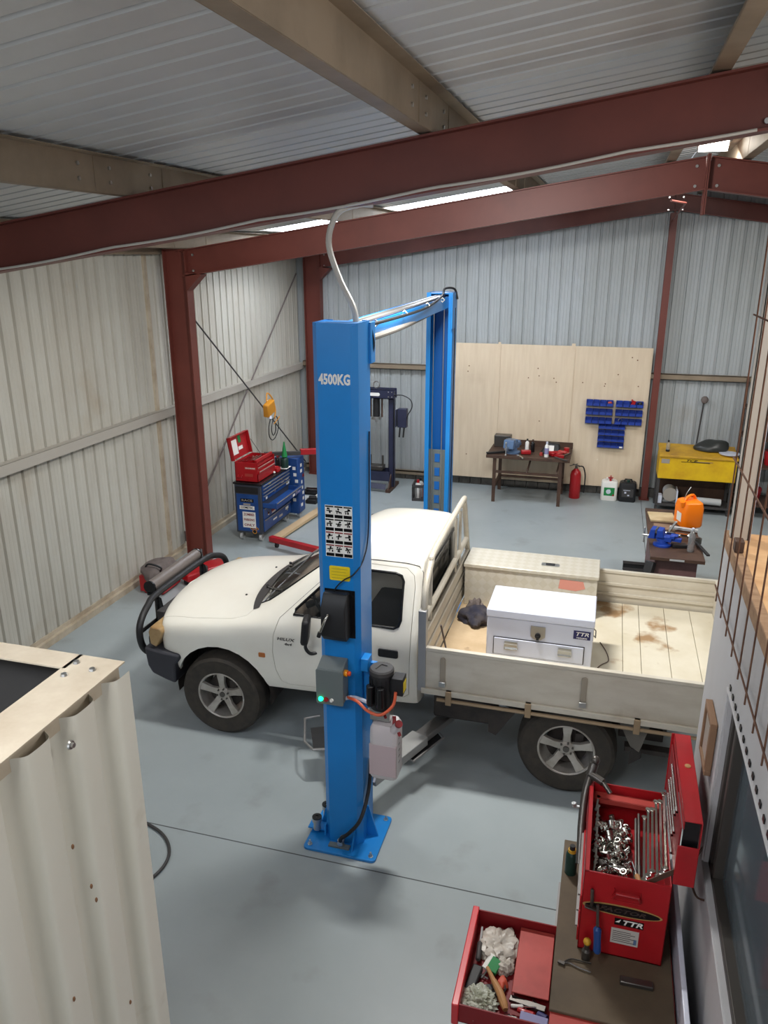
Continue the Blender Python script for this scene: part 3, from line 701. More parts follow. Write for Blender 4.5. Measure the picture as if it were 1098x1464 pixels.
# hydraulic power unit
m = MB(); m.box(LX1, LX1 + .05, 4.21, 4.3, 1.38, 1.47); m.box(LX1, LX1 + .09, 4.27, 4.3, 1.15, 1.42); pk = obj('pump_bracket', m, 'blue', t, bev=.004)
PX, PY = -1.215, 4.18
m = MB(); m.lathe([(0, 1.17), (.072, 1.17), (.075, 1.19), (.075, 1.40), (.07, 1.42), (0, 1.42)], (PX, PY, 0), n=28)
for q in range(14):
    a_ = 2 * PI * q / 14; m.box(PX + .078 * math.cos(a_) - .003, PX + .078 * math.cos(a_) + .003, PY + .078 * math.sin(a_) - .003, PY + .078 * math.sin(a_) + .003, 1.2, 1.39)
pu = obj('pump_motor', m, 'black', t)
m = MB(); m.lathe([(0, 1.45), (.07, 1.45), (.078, 1.44), (.078, 1.415), (0, 1.415)], (PX, PY, 0), n=24)
m.tube([(PX - .03, PY - .03, 1.452), (PX - .01, PY + .03, 1.454), (PX + .03, PY + .02, 1.453)], .004, 6); obj('fan_cover', m, 'dgrey', pu)
for x, y in ((PX - .05, PY - .085), (PX + .02, PY - .1)):
    m = MB(); m.cyl((x, y, 1.22), (x, y, 1.36), .026); obj('capacitor', m, 'blackg', pu, bev=.004)
m = MB(); m.box(PX + .075, PX + .15, PY - .05, PY + .04, 1.29, 1.41); sw = obj('switch_box', m, 'black', pu, bev=.005)
m = MB(); m.box(PX + .1505, PX + .152, PY - .04, PY + .03, 1.31, 1.38); obj('warning_label', m, 'ylw', sw)
m = MB(); m.box(PX - .065, PX + .065, PY - .05, PY + .05, 1.09, 1.17); m.cyl((PX - .09, PY - .02, 1.145), (PX - .065, PY - .02, 1.145), .016); m.cyl((PX + .02, PY - .07, 1.15), (PX + .02, PY - .05, 1.15), .014); obj('valve_block', m, 'steel', pu, bev=.004)
m = MB(); m.cyl((PX + .03, PY - .05, 1.15), (PX + .05, PY - .09, 1.15), .009); m.cyl((PX + .09, PY - .03, 1.13), (PX + .10, PY - .06, 1.08), .012); obj('drain_knob', m, 'redd', pu)
m = MB(); m.tube([(PX + .11, PY - .07, 1.33), (PX + .10, PY - .1, 1.25), (PX + .03, PY - .13, 1.19), (PX - .06, PY - .11, 1.19), (PX - .14, PY - .07, 1.22), (PX - .22, PY - .03, 1.215)], .010, 8, smooth=6); obj('power_cable', m, 'ocable', pu)
m = MB(); m.tube([(-1.45, LY - .05, 1.205), (-1.40, LY - .05, 1.22), (-1.35, LY - .05, 1.215), (-1.29, LY - .04, 1.19)], .013, 8, smooth=5); obj('white_cable', m, 'whitee', pu)
# oil tank: tall translucent jerry-shaped reservoir with slanting shoulder
tx0, tx1, ty0, ty1 = -1.275, -1.09, 4.08, 4.25
m = MB(); pr_ = rrect(tx0, tx1, ty0, ty1, .035, 4); n = len(pr_)
lv_ = [(.69, .93), (.705, 1), (1.0, 1), (1.05, .97), (1.08, .80)]
cxm, cym = (tx0 + tx1) / 2, (ty0 + ty1) / 2
for z, k in lv_: m.v += [V(cxm + (a_ - cxm) * k, cym + (b_ - cym) * k, z) for a_, b_ in pr_]
for j in range(len(lv_) - 1): m.f += [(j * n + i, j * n + (i + 1) % n, (j + 1) * n + (i + 1) % n, (j + 1) * n + i) for i in range(n)]
m.f += [tuple(reversed(range(n))), tuple(range((len(lv_) - 1) * n, len(lv_) * n))]
tk = obj('oil_tank', m, 'tank', t, bev=.0)
m = MB(); m.cyl((tx1 - .03, ty0 + .03, 1.05), (tx1 + .010, ty0 + .0, 1.12), .028, .022); obj('filler_neck', m, 'tank', tk)
m = MB(); m.cyl((tx1 + .010, ty0, 1.12), (tx1 + .018, ty0 - .008, 1.133), .024); m.cyl((tx1 + .018, ty0 - .02, 1.08), (tx1 + .03, ty0 - .03, 1.06), .010); obj('filler_cap', m, 'redd', tk)
m = MB(); m.box(tx0 + .004, tx1 - .004, ty0 - .0015, ty0 + .02, .72, .945); obj('oil_inside', m, 'fluid', tk)
m = MB()
for k in range(5): m.box(tx1 - .002, tx1 + .0012, ty0 + .05, ty0 + .08, .80 + .045 * k, .805 + .045 * k)
obj('level_marks', m, 'dgrey', tk)
m = MB(); m.cyl((tx0 + .04, ty0, .69), (tx0 + .035, ty0 - .005, .665), .008); obj('drain_plug', m, 'whitee', tk)
# base of the near post: hydraulic union, adaptor pegs, nameplate
m = MB(); m.tube([(-1.348, 4.36, .62), (-1.345, 4.3, .42), (-1.36, 4.16, .28), (-1.43, 4.12, .18), (-1.49, 4.12, .12), (-1.505, 4.15, .06)], .013, 8, smooth=6); obj('supply_hose', m, 'cable', t)
m = MB(); m.cyl((-1.505, 4.2, .06), (-1.505, 4.13, .06), .02); m.cyl((-1.505, 4.15, .075), (-1.505, 4.17, .02), .022); obj('hose_union', m, 'steel', t)
m = MB(); m.box(-1.59, -1.44, 4.13, 4.17, .02, .032); obj('name_plate', m, 'grey', t)
m = MB(); m.box(-1.78, -1.62, 4.24, 4.34, .045, .055); m.box(-1.64, -1.63, 4.2, 4.34, .045, .13); rk = obj('adaptor_rack', m, 'blue', t)
for x, y, zz in ((-1.71, 4.24, .15), (-1.68, 4.36, .17)):
    m = MB(); m.lathe([(0, .055), (.026, .055), (.026, zz - .03), (.034, zz - .03), (.034, zz), (.018, zz), (.018, zz - .02), (0, zz - .02)], (x, y, 0), n=16); ap = obj('height_adaptor', m, 'steel', rk)
    m = MB(); m.lathe([(.012, 0), (.034, 0), (.034, .008), (.012, .008), (.012, 0)], (x, y, zz), n=16); obj('adaptor_ring', m, 'black', ap)

# ================================================================== utility truck
CY = 6.03
truck = thing('utility_truck', 'white single-cab utility truck with aluminium tray and black bull bar parked in the lift', 'truck', (-1.6, CY, 0))
def sill(x): return .50 + .045 * (x + 2.5)
def station(pts): return pts
ST = []
def st(xs, os, zs): ST.append([(x, o, z) for x, o, z in zip(xs, os, zs)])
def lin_x(side, centre, os):  # bow in plan
    return [centre + (side - centre) * min(1, (o / .84)) ** 2.2 for o in os]
O0 = [.66, .69, .72, .745, .75, .72, .62, .47, .26, 0]
st(lin_x(-3.50, -3.66, O0), O0, [.56, .60, .66, .76, .85, .90, .925, .94, .95, .955])
O1 = [.74, .77, .80, .82, .82, .785, .69, .52, .28, 0]
st(lin_x(-3.44, -3.61, O1), O1, [.54, .58, .66, .78, .88, .935, .965, .98, .99, .995])
O2 = [.79, .815, .835, .845, .845, .815, .715, .54, .29, 0]
st(lin_x(-3.30, -3.45, O2), O2, [.52, .57, .66, .80, .905, .965, .998, 1.015, 1.025, 1.03])
st([-3.10] * 10, O2, [.51, .56, .66, .81, .925, .995, 1.03, 1.05, 1.06, 1.065])
st([-2.80] * 10, O2, [.50, .555, .66, .82, .95, 1.03, 1.065, 1.09, 1.10, 1.105])
O4 = [.79, .815, .838, .85, .85, .832, .745, .55, .29, 0]
st([-2.60, -2.60, -2.60, -2.60, -2.60, -2.60, -2.59, -2.66, -2.73, -2.76], O4, [.495, .55, .66, .84, .985, 1.08, 1.11, 1.125, 1.135, 1.14])
O5 = [.79, .815, .838, .85, .85, .832, .70, .57, .29, 0]
st([-2.26, -2.26, -2.26, -2.26, -2.26, -2.26, -2.235, -2.27, -2.33, -2.36], O5, [.505, .56, .67, .85, 1.01, 1.115, 1.37, 1.42, 1.435, 1.44])
O6 = [.79, .815, .838, .85, .85, .832, .655, .565, .29, 0]
st([-1.98, -1.98, -1.98, -1.98, -1.98, -1.98, -1.93, -1.93, -1.99, -2.02], O6, [.515, .57, .68, .86, 1.02, 1.125, 1.615, 1.67, 1.69, 1.695])
st([-1.86] * 5 + [-1.86, -1.83, -1.82, -1.84, -1.85], O6, [.52, .575, .68, .86, 1.02, 1.13, 1.655, 1.705, 1.73, 1.738])
st([-1.60] * 10, O6, [.525, .58, .69, .86, 1.03, 1.135, 1.67, 1.72, 1.748, 1.756])
st([-1.34] * 10, O6, [.54, .59, .69, .87, 1.03, 1.135, 1.665, 1.715, 1.742, 1.75])
O7 = [.79, .81, .832, .842, .842, .825, .645, .56, .29, 0]
st([-1.235] * 10, O7, [.545, .59, .69, .87, 1.03, 1.135, 1.65, 1.70, 1.728, 1.736])
O8 = [.76, .78, .80, .81, .81, .79, .62, .53, .27, 0]
st([-1.20, -1.20, -1.20, -1.20, -1.20, -1.20, -1.215, -1.22, -1.225, -1.225], O8, [.55, .60, .69, .87, 1.03, 1.13, 1.62, 1.665, 1.69, 1.695])
nP = 10; nC = 2 * nP - 1
vs = []
for row in ST:
    full = [(x, CY - o, z) for x, o, z in row] + [(x, CY + o, z) for x, o, z in reversed(row[:-1])]
    vs += full
fs = []
for i in range(len(ST) - 1):
    for j in range(nC - 1): fs.append((i * nC + j, i * nC + j + 1, (i + 1) * nC + j + 1, (i + 1) * nC + j))
for i, flip in ((0, False), (len(ST) - 1, True)):
    for j in range(nP - 2): 
        f = (i * nC + j, i * nC + nC - 1 - j, i * nC + nC - 2 - j, i * nC + j + 1)
        fs.append(f if not flip else tuple(reversed(f)))
    j = nP - 2; f = (i * nC + j, i * nC + nC - 1 - j, i * nC + j + 1); fs.append(f if not flip else tuple(reversed(f)))
def tmp(name, vs, fs):
    me = bpy.data.meshes.new(name); me.from_pydata([tuple(v) for v in vs], [], fs); me.update()
    bm = bmesh.new(); bm.from_mesh(me); bmesh.ops.recalc_face_normals(bm, faces=bm.faces); bm.to_mesh(me); bm.free()
    o = bpy.data.objects.new(name, me); COL.objects.link(o); return o
def applied(o):
    bpy.context.view_layer.update()
    dg = bpy.context.evaluated_depsgraph_get(); me = bpy.data.meshes.new_from_object(o.evaluated_get(dg), depsgraph=dg); return me
def kill(o):
    me = o.data; bpy.data.objects.remove(o); bpy.data.meshes.remove(me)
base = tmp('b', vs, fs)
# make the outer skin normals point outward
bmx = bmesh.new(); bmx.from_mesh(base.data)
if sum((f.calc_center_median() - V(-2.2, CY, .8)).dot(f.normal) for f in bmx.faces) < 0: bmesh.ops.reverse_faces(bmx, faces=bmx.faces)
bmx.to_mesh(base.data); bmx.free()
cl = base.data.attributes.new('crease_edge', 'FLOAT', 'EDGE')
for e in base.data.edges:
    a_, b_ = e.vertices; ja, jb = a_ % nC, b_ % nC; ia = min(a_ // nC, b_ // nC)
    ja = min(ja, nC - 1 - ja); jb = min(jb, nC - 1 - jb)
    if ja == jb == 7 and ia >= 7: cl.data[e.index].value = .35
    if ja == jb == 6 and ia <= 4: cl.data[e.index].value = .25
    if ja == jb == 5: cl.data[e.index].value = .3
md = base.modifiers.new('s', 'SUBSURF'); md.levels = 2; md.render_levels = 2
skin = applied(base)
BV = BVHTree.FromPolygons([v.co.copy() for v in skin.vertices], [tuple(p.vertices) for p in skin.polygons])
md = base.modifiers.new('t', 'SOLIDIFY'); md.thickness = .028; md.offset = -1; md.use_even_offset = False
solid_me = applied(base); kill(base)
def prism_tmp(poly, axis, t0, t1):
    m = MB(); m.prism(poly, axis, t0, t1); return tmp('c', m.v, m.f)
def boolean(me, cutters, op='DIFFERENCE'):
    o = bpy.data.objects.new('bo', me); COL.objects.link(o)
    for c_ in cutters:
        md = o.modifiers.new('b', 'BOOLEAN'); md.object = c_; md.operation = op; md.solver = 'EXACT'
    r = applied(o); bpy.data.objects.remove(o); return r
def grow(poly, d):
    cx = sum(p[0] for p in poly) / len(poly); cz = sum(p[1] for p in poly) / len(poly)
    out = []; n = len(poly)
    for i in range(n):
        p = V(*poly[i], 0); a_ = V(*poly[i - 1], 0); b_ = V(*poly[(i + 1) % n], 0)
        e1 = (p - a_).normalized(); e2 = (b_ - p).normalized(); nn = V(e1.y, -e1.x, 0) + V(e2.y, -e2.x, 0)
        if nn.length < 1e-6: nn = V(e1.y, -e1.x, 0)
        nn.normalize()
        if (p - V(cx, cz, 0)).dot(nn) < 0: nn = -nn
        q = p + nn * d; out.append((q.x, q.y))
    return out
door = [(-2.37, 1.145), (-2.415, 1.0), (-2.425, .85), (-2.41, .70), (-2.37, .585), (-2.30, .56), (-1.34, .605), (-1.295, .64), (-1.285, 1.1), (-1.285, 1.50), (-1.30, 1.58), (-1.36, 1.625), (-1.80, 1.635), (-1.88, 1.61), (-1.96, 1.545)]
win = [(-2.255, 1.185), (-2.24, 1.225), (-1.965, 1.50), (-1.88, 1.565), (-1.80, 1.585), (-1.44, 1.585), (-1.395, 1.57), (-1.375, 1.53), (-1.37, 1.25), (-1.385, 1.205), (-1.42, 1.185)]
wsh = [(-.60, 1.155), (.60, 1.155), (.615, 1.20), (.55, 1.615), (.50, 1.635), (-.50, 1.635), (-.55, 1.615), (-.615, 1.20)]
rwn = rrect(-.50, .50, 1.24, 1.60, .05)
arch = [(-2.92 + .43 * math.cos(a_), .395 + .43 * math.sin(a_)) for a_ in [2 * PI * k / 28 for k in range(28)]]
hood = [(-3.58, -.60), (-3.50, -.69), (-3.2, -.735), (-2.82, -.745), (-2.70, -.72), (-2.66, -.60), (-2.73, -.45), (-2.80, -.2), (-2.815, 0), (-2.80, .2), (-2.73, .45), (-2.66, .60), (-2.70, .72), (-2.82, .745), (-3.2, .735), (-3.50, .69), (-3.58, .60), (-3.72, .3), (-3.74, 0), (-3.72, -.3)]
hood_w = [(a_, CY + b_) for a_, b_ in hood]
cut_w = prism_tmp(win, 'Y', CY - 1.2, CY + 1.2)
cut_s = prism_tmp([(CY + a_, b_) for a_, b_ in wsh], 'X', -3.2, -1.9)
cut_r = prism_tmp([(CY + a_, b_) for a_, b_ in rwn], 'X', -1.26, -1.0)
cut_a = prism_tmp(arch, 'Y', CY - 1.2, CY + 1.2)
shell = boolean(solid_me, [cut_w, cut_s, cut_r, cut_a])
dn = prism_tmp(door, 'Y', CY - 1.1, CY - .5); df = prism_tmp(door, 'Y', CY + .5, CY + 1.1); hd = prism_tmp(hood_w, 'Z', .90, 1.2)
dng = prism_tmp(grow(door, .004), 'Y', CY - 1.1, CY - .5); dfg = prism_tmp(grow(door, .004), 'Y', CY + .5, CY + 1.1); hdg = prism_tmp(grow(hood_w, .0035), 'Z', .899, 1.2)
me_dn = boolean(shell, [dn], 'INTERSECT'); me_df = boolean(shell, [df], 'INTERSECT'); me_hd = boolean(shell, [hd], 'INTERSECT')
me_body = boolean(shell, [dng, dfg, hdg])
for o in (cut_w, cut_s, cut_r, cut_a, dn, df, hd, dng, dfg, hdg): kill(o)
def from_me(name, me, mt, parent=truck):
    o0 = Vector(parent['_o'])
    me.transform(Matrix.Translation(-o0)); finish(me, mt, 30)
    me.name = name
    o = bpy.data.objects.new(name, me); COL.objects.link(o); o.parent = parent; o['_o'] = tuple(o0); return o
body = from_me('body', me_body, 'white'); door1 = from_me('door', me_dn, 'white'); door2 = from_me('door', me_df, 'white'); hoodo = from_me('bonnet', me_hd, 'white')
def hitY(x, z, side=-1, off=0.0):
    h = BV.ray_cast(V(x, CY + side * 2, z), V(0, -side, 0))[0]
    return V(x, h.y + side * off, z) if h is not None else V(x, CY + side * .8, z)
def hitX(y, z, off=0.0):
    h = BV.ray_cast(V(-5, y, z), V(1, 0, 0))[0]; return V(h.x - off, y, z)
def hitZ(x, y, off=0.0):
    h = BV.ray_cast(V(x, y, 4), V(0, 0, -1))[0]; return V(x, y, h.z + off)
# glass and rubber seals
for side, dr in ((-1, door1), (1, door2)):
    ww = grow(win, .008); m = MB(); pts = [hitY(a_, b_, side, -.014) for a_, b_ in ww]; m.add(pts, [tuple(range(len(pts)))]); obj('side_glass', m, 'dark_glass', dr)
    m = MB(); pts = [hitY(a_, b_, side, -.002) for a_, b_ in win]; m.tube(pts, .011, 6, closed=True); obj('window_seal', m, 'blackg', dr)
    m = MB(); q = hitY(-1.445, .985, side); m.add([], []); m.prism(rrect(-1.535, -1.375, .955, 1.025, .016), 'Y', q.y + side * .001, q.y + side * .012); hh = obj('door_handle', m, 'black', dr, bev=.004)
m = MB(); m.grid(lambda u, v: hitX(CY + (-.60 + 1.2 * u) * (1 - .12 * v), 1.15 + .49 * v, -.012), 14, 8); obj('windscreen', m, mat('windscreen_glass', (92, 90, 86), .05, alpha=.32, spec=.9), truck)
m = MB(); m.tube([hitX(CY + a_, b_, -.002) for a_, b_ in wsh], .010, 6, closed=True); obj('windscreen_seal', m, 'blackg', truck)
m = MB(); m.box(-1.232, -1.228, CY - .52, CY + .52, 1.22, 1.62); obj('rear_glass', m, 'dark_glass', truck)
m = MB(); m.tube([(-1.205, CY + a_, b_) for a_, b_ in rwn], .010, 6, closed=True); obj('rear_window_seal', m, 'blackg', truck)
# scuttle between bonnet and windscreen
def scut(u, v):
    o = -.66 + 1.32 * u
    xf = -2.80 + .13 * (abs(o) / .66) ** 2.2; xb = -2.655 + .04 * (abs(o) / .66) ** 2
    x = xf + (xb - xf) * v; return hitZ(x, CY + o, .004)
m = MB(); m.grid(scut, 20, 5); sc1 = obj('scuttle_panel', m, 'dgrey', truck)
for s_ in (-.30, .22):
    m = MB(); p_ = hitZ(-2.70, CY + s_, .02); m.cyl(p_ - V(0, 0, .02), p_ + V(0, 0, .01), .012); m.tube([p_, hitX(CY + s_ - .12, 1.22, .02), hitX(CY + s_ - .30, 1.30, .015)], .006, 6); m.tube([hitX(CY + s_ - .08, 1.19, .012), hitX(CY + s_ - .46, 1.32, .012)], .005, 6); obj('wiper', m, 'blackg', truck)
for s_ in (-.35, .30):
    m = MB(); p_ = hitZ(-2.88, CY + s_, .0); m.lathe([(0, 0), (.012, 0), (.008, .008), (0, .009)], p_, n=8); obj('washer_jet', m, 'black', truck)
# roof gutter
for side in (-1, 1):
    m = MB(); m.tube([hitY(x, z, side, .002) for x, z in ((-1.93, 1.605), (-1.84, 1.652), (-1.6, 1.663), (-1.36, 1.66), (-1.27, 1.645), (-1.235, 1.60), (-1.228, 1.3))], .0035, 5); obj('drip_rail', m, 'dgrey', truck)
# mirror, badge, repeater, lamps
m = MB(); m.obox((-2.09, CY - .95, 1.15), (.06, .16, .21), (0, .1, .25)); mr_ = obj('door_mirror', m, 'black', truck, bev=.022)
m = MB(); m.tube([(-2.09, CY - .93, 1.06), (-2.11, CY - .92, .98), (-2.09, CY - .88, .91), (-2.05, CY - .84, .90)], .014, 8, smooth=4); obj('mirror_arm', m, 'black', mr_)
m = MB(); m.obox((-2.165, CY + .97, 1.13), (.06, .17, .22), (0, .1, -.25)); mr_ = obj('door_mirror', m, 'black', truck, bev=.022)
m = MB(); m.tube([(-2.16, CY + .83, 1.14), (-2.16, CY + .9, 1.15)], .018, 8); obj('mirror_arm', m, 'black', mr_)
m = MB(); q = hitY(-2.30, .975); m.text('HILUX', .034, (-2.31, q.y - .004, .985), width=.15, shear=.2); m.text('4x4', .028, (-2.29, q.y - .004, .945), width=.065, shear=.2); obj('door_badge', m, 'gun', truck)
q = hitY(-2.52, .82); m = MB(); m.prism(rrect(-2.553, -2.495, .795, .835, .008), 'Y', q.y - .006, q.y + .01); obj('side_repeater', m, 'amber', truck, bev=.002)
for side in (-1, 1):
    m = MB(); P_ = [(-3.565, .76), (-3.575, .87), (-3.55, .925), (-3.45, .915), (-3.435, .88), (-3.46, .82), (-3.51, .735)]
    yo = CY + side * .84; yi = CY + side * .60
    m.prism(P_, 'Y', min(yo, yi), max(yo, yi)); obj('headlamp', m, 'lens', truck, bev=.012)
    m = MB(); m.prism([(-3.62, .735), (-3.50, .715), (-3.29, .70), (-3.285, .66), (-3.335, .60), (-3.345, .42), (-3.42, .44), (-3.56, .49), (-3.60, .56)], 'Y', min(CY + side * .86, CY + side * .62), max(CY + side * .86, CY + side * .62)); obj('bumper_corner', m, mat('bumper_grey', (54, 54, 60), .6), truck, bev=.02)
m = MB(); m.box(-3.72, -3.60, CY - .64, CY + .64, .47, .72); obj('bumper', m, MATS['bumper_grey'], truck, bev=.02)
m = MB(); m.box(-3.70, -3.62, CY - .5, CY + .5, .75, .90)
gr = obj('grille', m, 'dgrey', truck, bev=.01)
# wheel arch liners
for side in (-1, 1):
    m = MB(); vs_ = []
    aa = [math.radians(-10 + 200 * k / 20) for k in range(21)]
    for a_ in aa:
        for y in (CY + side * .80, CY + side * .45): vs_.append((-2.92 + .435 * math.cos(a_), y, .395 + .43 * math.sin(a_)))
    m.add(vs_, [(2 * i, 2 * i + 1, 2 * i + 3, 2 * i + 2) for i in range(20)]); 
    m.add([(-2.92 + .435 * math.cos(a_), CY + side * .45, .395 + .43 * math.sin(a_)) for a_ in aa], [tuple(range(21))])
    obj('wheel_arch_liner', m, 'chassis', truck)
# bull bar and light bar
m = MB(); bx = -3.74
hoop = [(5.62, .50), (5.40, .56), (5.27, .66), (5.22, .80), (5.26, .92), (5.42, 1.00), (5.62, 1.03), (6.46, 1.03), (6.66, 1.0), (6.80, .93), (6.85, .80), (6.79, .66), (6.66, .56), (6.44, .50)]
m.tube([(bx + .06 * min(1, abs(y - CY) / .8) ** 2 * (1 if z < 5 else 0), y, z) for y, z in hoop], .030, 12, smooth=5); bb = obj('bull_bar', m, 'black', truck)
for y in (5.62, 6.44):
    m = MB(); m.tube([(bx, y, 1.03), (bx - .01, y, .5)], .022, 10); m.prism([(bx + .02, .45), (bx + .13, .5), (bx + .04, .98), (bx - .01, 1.0)], 'Y', y - .006, y + .006); obj('bull_bar_upright', m, 'blackg', bb)
m = MB(); m.tube([(bx, 5.3, .78), (bx, 6.76, .78)], .018, 10); obj('bull_bar_cross_tube', m, 'blackg', bb)
m = MB(); m.add([(-3.81 + .055 * math.cos(a_) , y, 1.07 + .055 * math.sin(a_)) for y in (5.64, 6.47) for a_ in [2 * PI * k / 16 for k in range(16)]], [(i, (i + 1) % 16, 16 + (i + 1) % 16, 16 + i) for i in range(16)])
lb = obj('light_bar', m, mat('lightbar_body', (104, 96, 92), .4, metal=.0), truck)
for y in (5.625, 6.47):
    m = MB(); m.cyl((-3.81, y, 1.07), (-3.81, y + .015, 1.07), .06); obj('light_bar_end', m, 'blackg', lb)
    m = MB(); m.box(-3.84, -3.78, y - .0 , y + .02, .99, 1.02); m.tube([(-3.81, y + .01, 1.02), (-3.78, y + .03, 1.0), (-3.74, y + .05, 1.03)], .02, 8); obj('light_bar_bracket', m, 'blackg', lb)

# wheels
def wheel(x, y, side, parent, zc=.37):
    """side = -1 faces the camera"""
    R_, W_ = .37, .25
    prof = [(.215, -W_ / 2 + .012), (.25, -W_ / 2 + .004), (.33, -W_ / 2), (.352, -W_ / 2 + .015), (R_ - .004, -W_ / 2 + .05), (R_, 0), (R_ - .004, W_ / 2 - .05), (.352, W_ / 2 - .015), (.33, W_ / 2), (.25, W_ / 2 - .004), (.215, W_ / 2 - .012), (.205, W_ / 2 - .03), (.205, -W_ / 2 + .03), (.215, -W_ / 2 + .012)]
    m = MB(); m.lathe(prof, (x, y, zc), (0, side, 0), 48)
    t_ = obj('wheel', m, 'tyre', parent, ang=30)
    f = W_ / 2 - .016   # outer face of the rim, along +side
    m = MB(); m.lathe([(.217, f), (.210, f + .008), (.198, f + .002), (.192, f - .05), (.185, -.10), (.217, -.10), (.217, f)], (x, y, zc), (0, side, 0), 40)
    for k in range(5):
        a_ = PI / 2 + 2 * PI * k / 5; d = V(math.cos(a_), 0, math.sin(a_)); n_ = V(-d.z, 0, d.x)
        yy = lambda h: V(0, side * h, 0)
        o_ = V(x, y, zc)
        q = [(o_ + d * .045 + n_ * .026, f - .03), (o_ + d * .12 + n_ * .024, f - .012), (o_ + d * .200 + n_ * .034, f - .004)]
        vs_ = []
        for (rad, wd, h) in ((.04, .030, f - .032), (.11, .025, f - .014), (.20, .036, f - .004)):
            for sgn in (-1, 1):
                vs_.append(o_ + d * rad + n_ * (sgn * wd) + yy(h)); vs_.append(o_ + d * rad + n_ * (sgn * wd * 1.15) + yy(h - .03))
        # per ring: 0 = -top,1=-bot,2=+top,3=+bot
        fs_ = []
        for i in (0, 4): fs_ += [(i, i + 4, i + 6, i + 2), (i + 1, i + 3, i + 7, i + 5), (i, i + 1, i + 5, i + 4), (i + 2, i + 6, i + 7, i + 3)]
        fs_ += [(0, 2, 3, 1), (8, 9, 11, 10)]
        m.add(vs_, fs_)
    m.lathe([(0, f - .02), (.034, f - .02), (.062, f - .03), (.066, f - .05), (0, f - .06)], (x, y, zc), (0, side, 0), 24)
    rm = obj('alloy_rim', m, 'rim', t_, bev=.003, ang=30)
    m = MB(); m.lathe([(0, f - .01), (.024, f - .012), (.026, f - .03), (0, f - .03)], (x, y, zc), (0, side, 0), 16); obj('centre_cap', m, 'gun', t_)
    for k in range(6):
        a_ = 2 * PI * k / 6 + .3; m = MB(); m.cyl((x + .05 * math.cos(a_), y + side * (f - .045), zc + .05 * math.sin(a_)), (x + .05 * math.cos(a_), y + side * (f - .014), zc + .05 * math.sin(a_)), .008, n=6); obj('wheel_nut', m, 'gun', t_)
    m = MB(); m.cyl((x, y + side * .0, zc), (x, y + side * .02, zc), .155, n=28); m.obox((x + .09, y + side * .03, zc + .08), (.06, .05, .09)); obj('brake_disc', m, 'chassis', t_)
for x, y, s_ in ((-2.92, 5.29, -1), (-.07, 5.30, -1), (-2.92, 6.77, 1), (-.07, 6.76, 1)): wheel(x, y, s_, truck)
# chassis
m = MB()
for y in (CY - .38, CY + .38): m.box(-3.5, 1.0, y - .03, y + .03, .50, .62)
for x in (-3.4, -2.4, -1.3, -.4, .45, .98): m.box(x - .04, x + .04, CY - .38, CY + .38, .51, .61)
ch_ = obj('chassis_rails', m, 'chassis', truck, bev=.005)
m = MB(); m.tube([(-.07, CY - .62, .37), (-.07, CY - .2, .37), (-.07, CY - .12, .37), (-.07, CY + .12, .37), (-.07, CY + .2, .37), (-.07, CY + .62, .37)], [.045, .045, .12, .12, .045, .045], 14); obj('rear_axle', m, 'chassis', truck)
m = MB(); m.tube([(-2.92, CY - .62, .37), (-2.92, CY + .62, .37)], .05, 12); obj('front_axle', m, 'chassis', truck)
for y in (CY - .46, CY + .46):
    m = MB(); m.tube([(-.72, y, .52), (-.4, y, .42), (-.07, y, .40), (.3, y, .43), (.6, y, .54)], .026, 6, smooth=4); obj('leaf_spring', m, 'chassis', truck)
m = MB(); m.box(-1.10, -.62, CY - .80, CY - .42, .46, .66); obj('fuel_tank', m, 'chassis', truck, bev=.02)
m = MB(); m.prism([(-.66, .64), (-.45, .64), (-.60, .40), (-.66, .42)], 'Y', CY - .83, CY - .8); obj('mud_flap', m, 'chassis', truck)
m = MB(); m.tube([(-1.0, CY + .2, .38), (-.3, CY + .25, .40), (.5, CY - .3, .46), (.62, CY - .42, .46)], .03, 10, smooth=4); obj('exhaust_pipe', m, 'dgrey', truck)
m = MB(); m.box(.42, .66, CY - .48, CY - .1, .42, .50); m.box(.3, .62, CY - .66, CY - .56, .45, .52); m.box(.35, .68, CY - .74, CY - .66, .38, .42); obj('tow_bar', m, 'chassis', truck, bev=.005)
# folded steel mudguard stay behind the near rear wheel, with a dark rubber flap below it
m = MB(); m.add([(.20, 5.30, .80), (.50, 5.12, .74), (.44, 5.12, .50), (.38, 5.18, .50), (.205, 5.36, .80), (.505, 5.18, .74), (.445, 5.18, .50), (.385, 5.24, .50)], [(3, 2, 1, 0), (4, 5, 6, 7), (0, 1, 5, 4), (1, 2, 6, 5), (2, 3, 7, 6), (3, 0, 4, 7)])
g0 = obj('rear_mudguard', m, mat('guard_grey', (112, 106, 98), .5, metal=.3), truck, bev=.004)
m = MB(); m.add([(.38, 5.15, .50), (.45, 5.15, .50), (.455, 5.15, .43), (.375, 5.15, .36), (.39, 5.17, .50), (.46, 5.17, .50), (.465, 5.17, .43), (.385, 5.17, .36)], [(3, 2, 1, 0), (4, 5, 6, 7), (0, 1, 5, 4), (1, 2, 6, 5), (2, 3, 7, 6), (3, 0, 4, 7)]); obj('mud_flap', m, 'chassis', truck, bev=.003)
m = MB(); m.grid(lambda u, v: V(-.07 + .5 * math.cos(math.radians(70 - 78 * u)) + .02, 6.68 + .26 * v, .34 + .5 * math.sin(math.radians(70 - 78 * u))), 12, 1); g0 = obj('rear_mudguard', m, mat('guard_grey', (96, 92, 86), .5, metal=.3), truck); md = g0.modifiers.new('s', 'SOLIDIFY'); md.thickness = .006
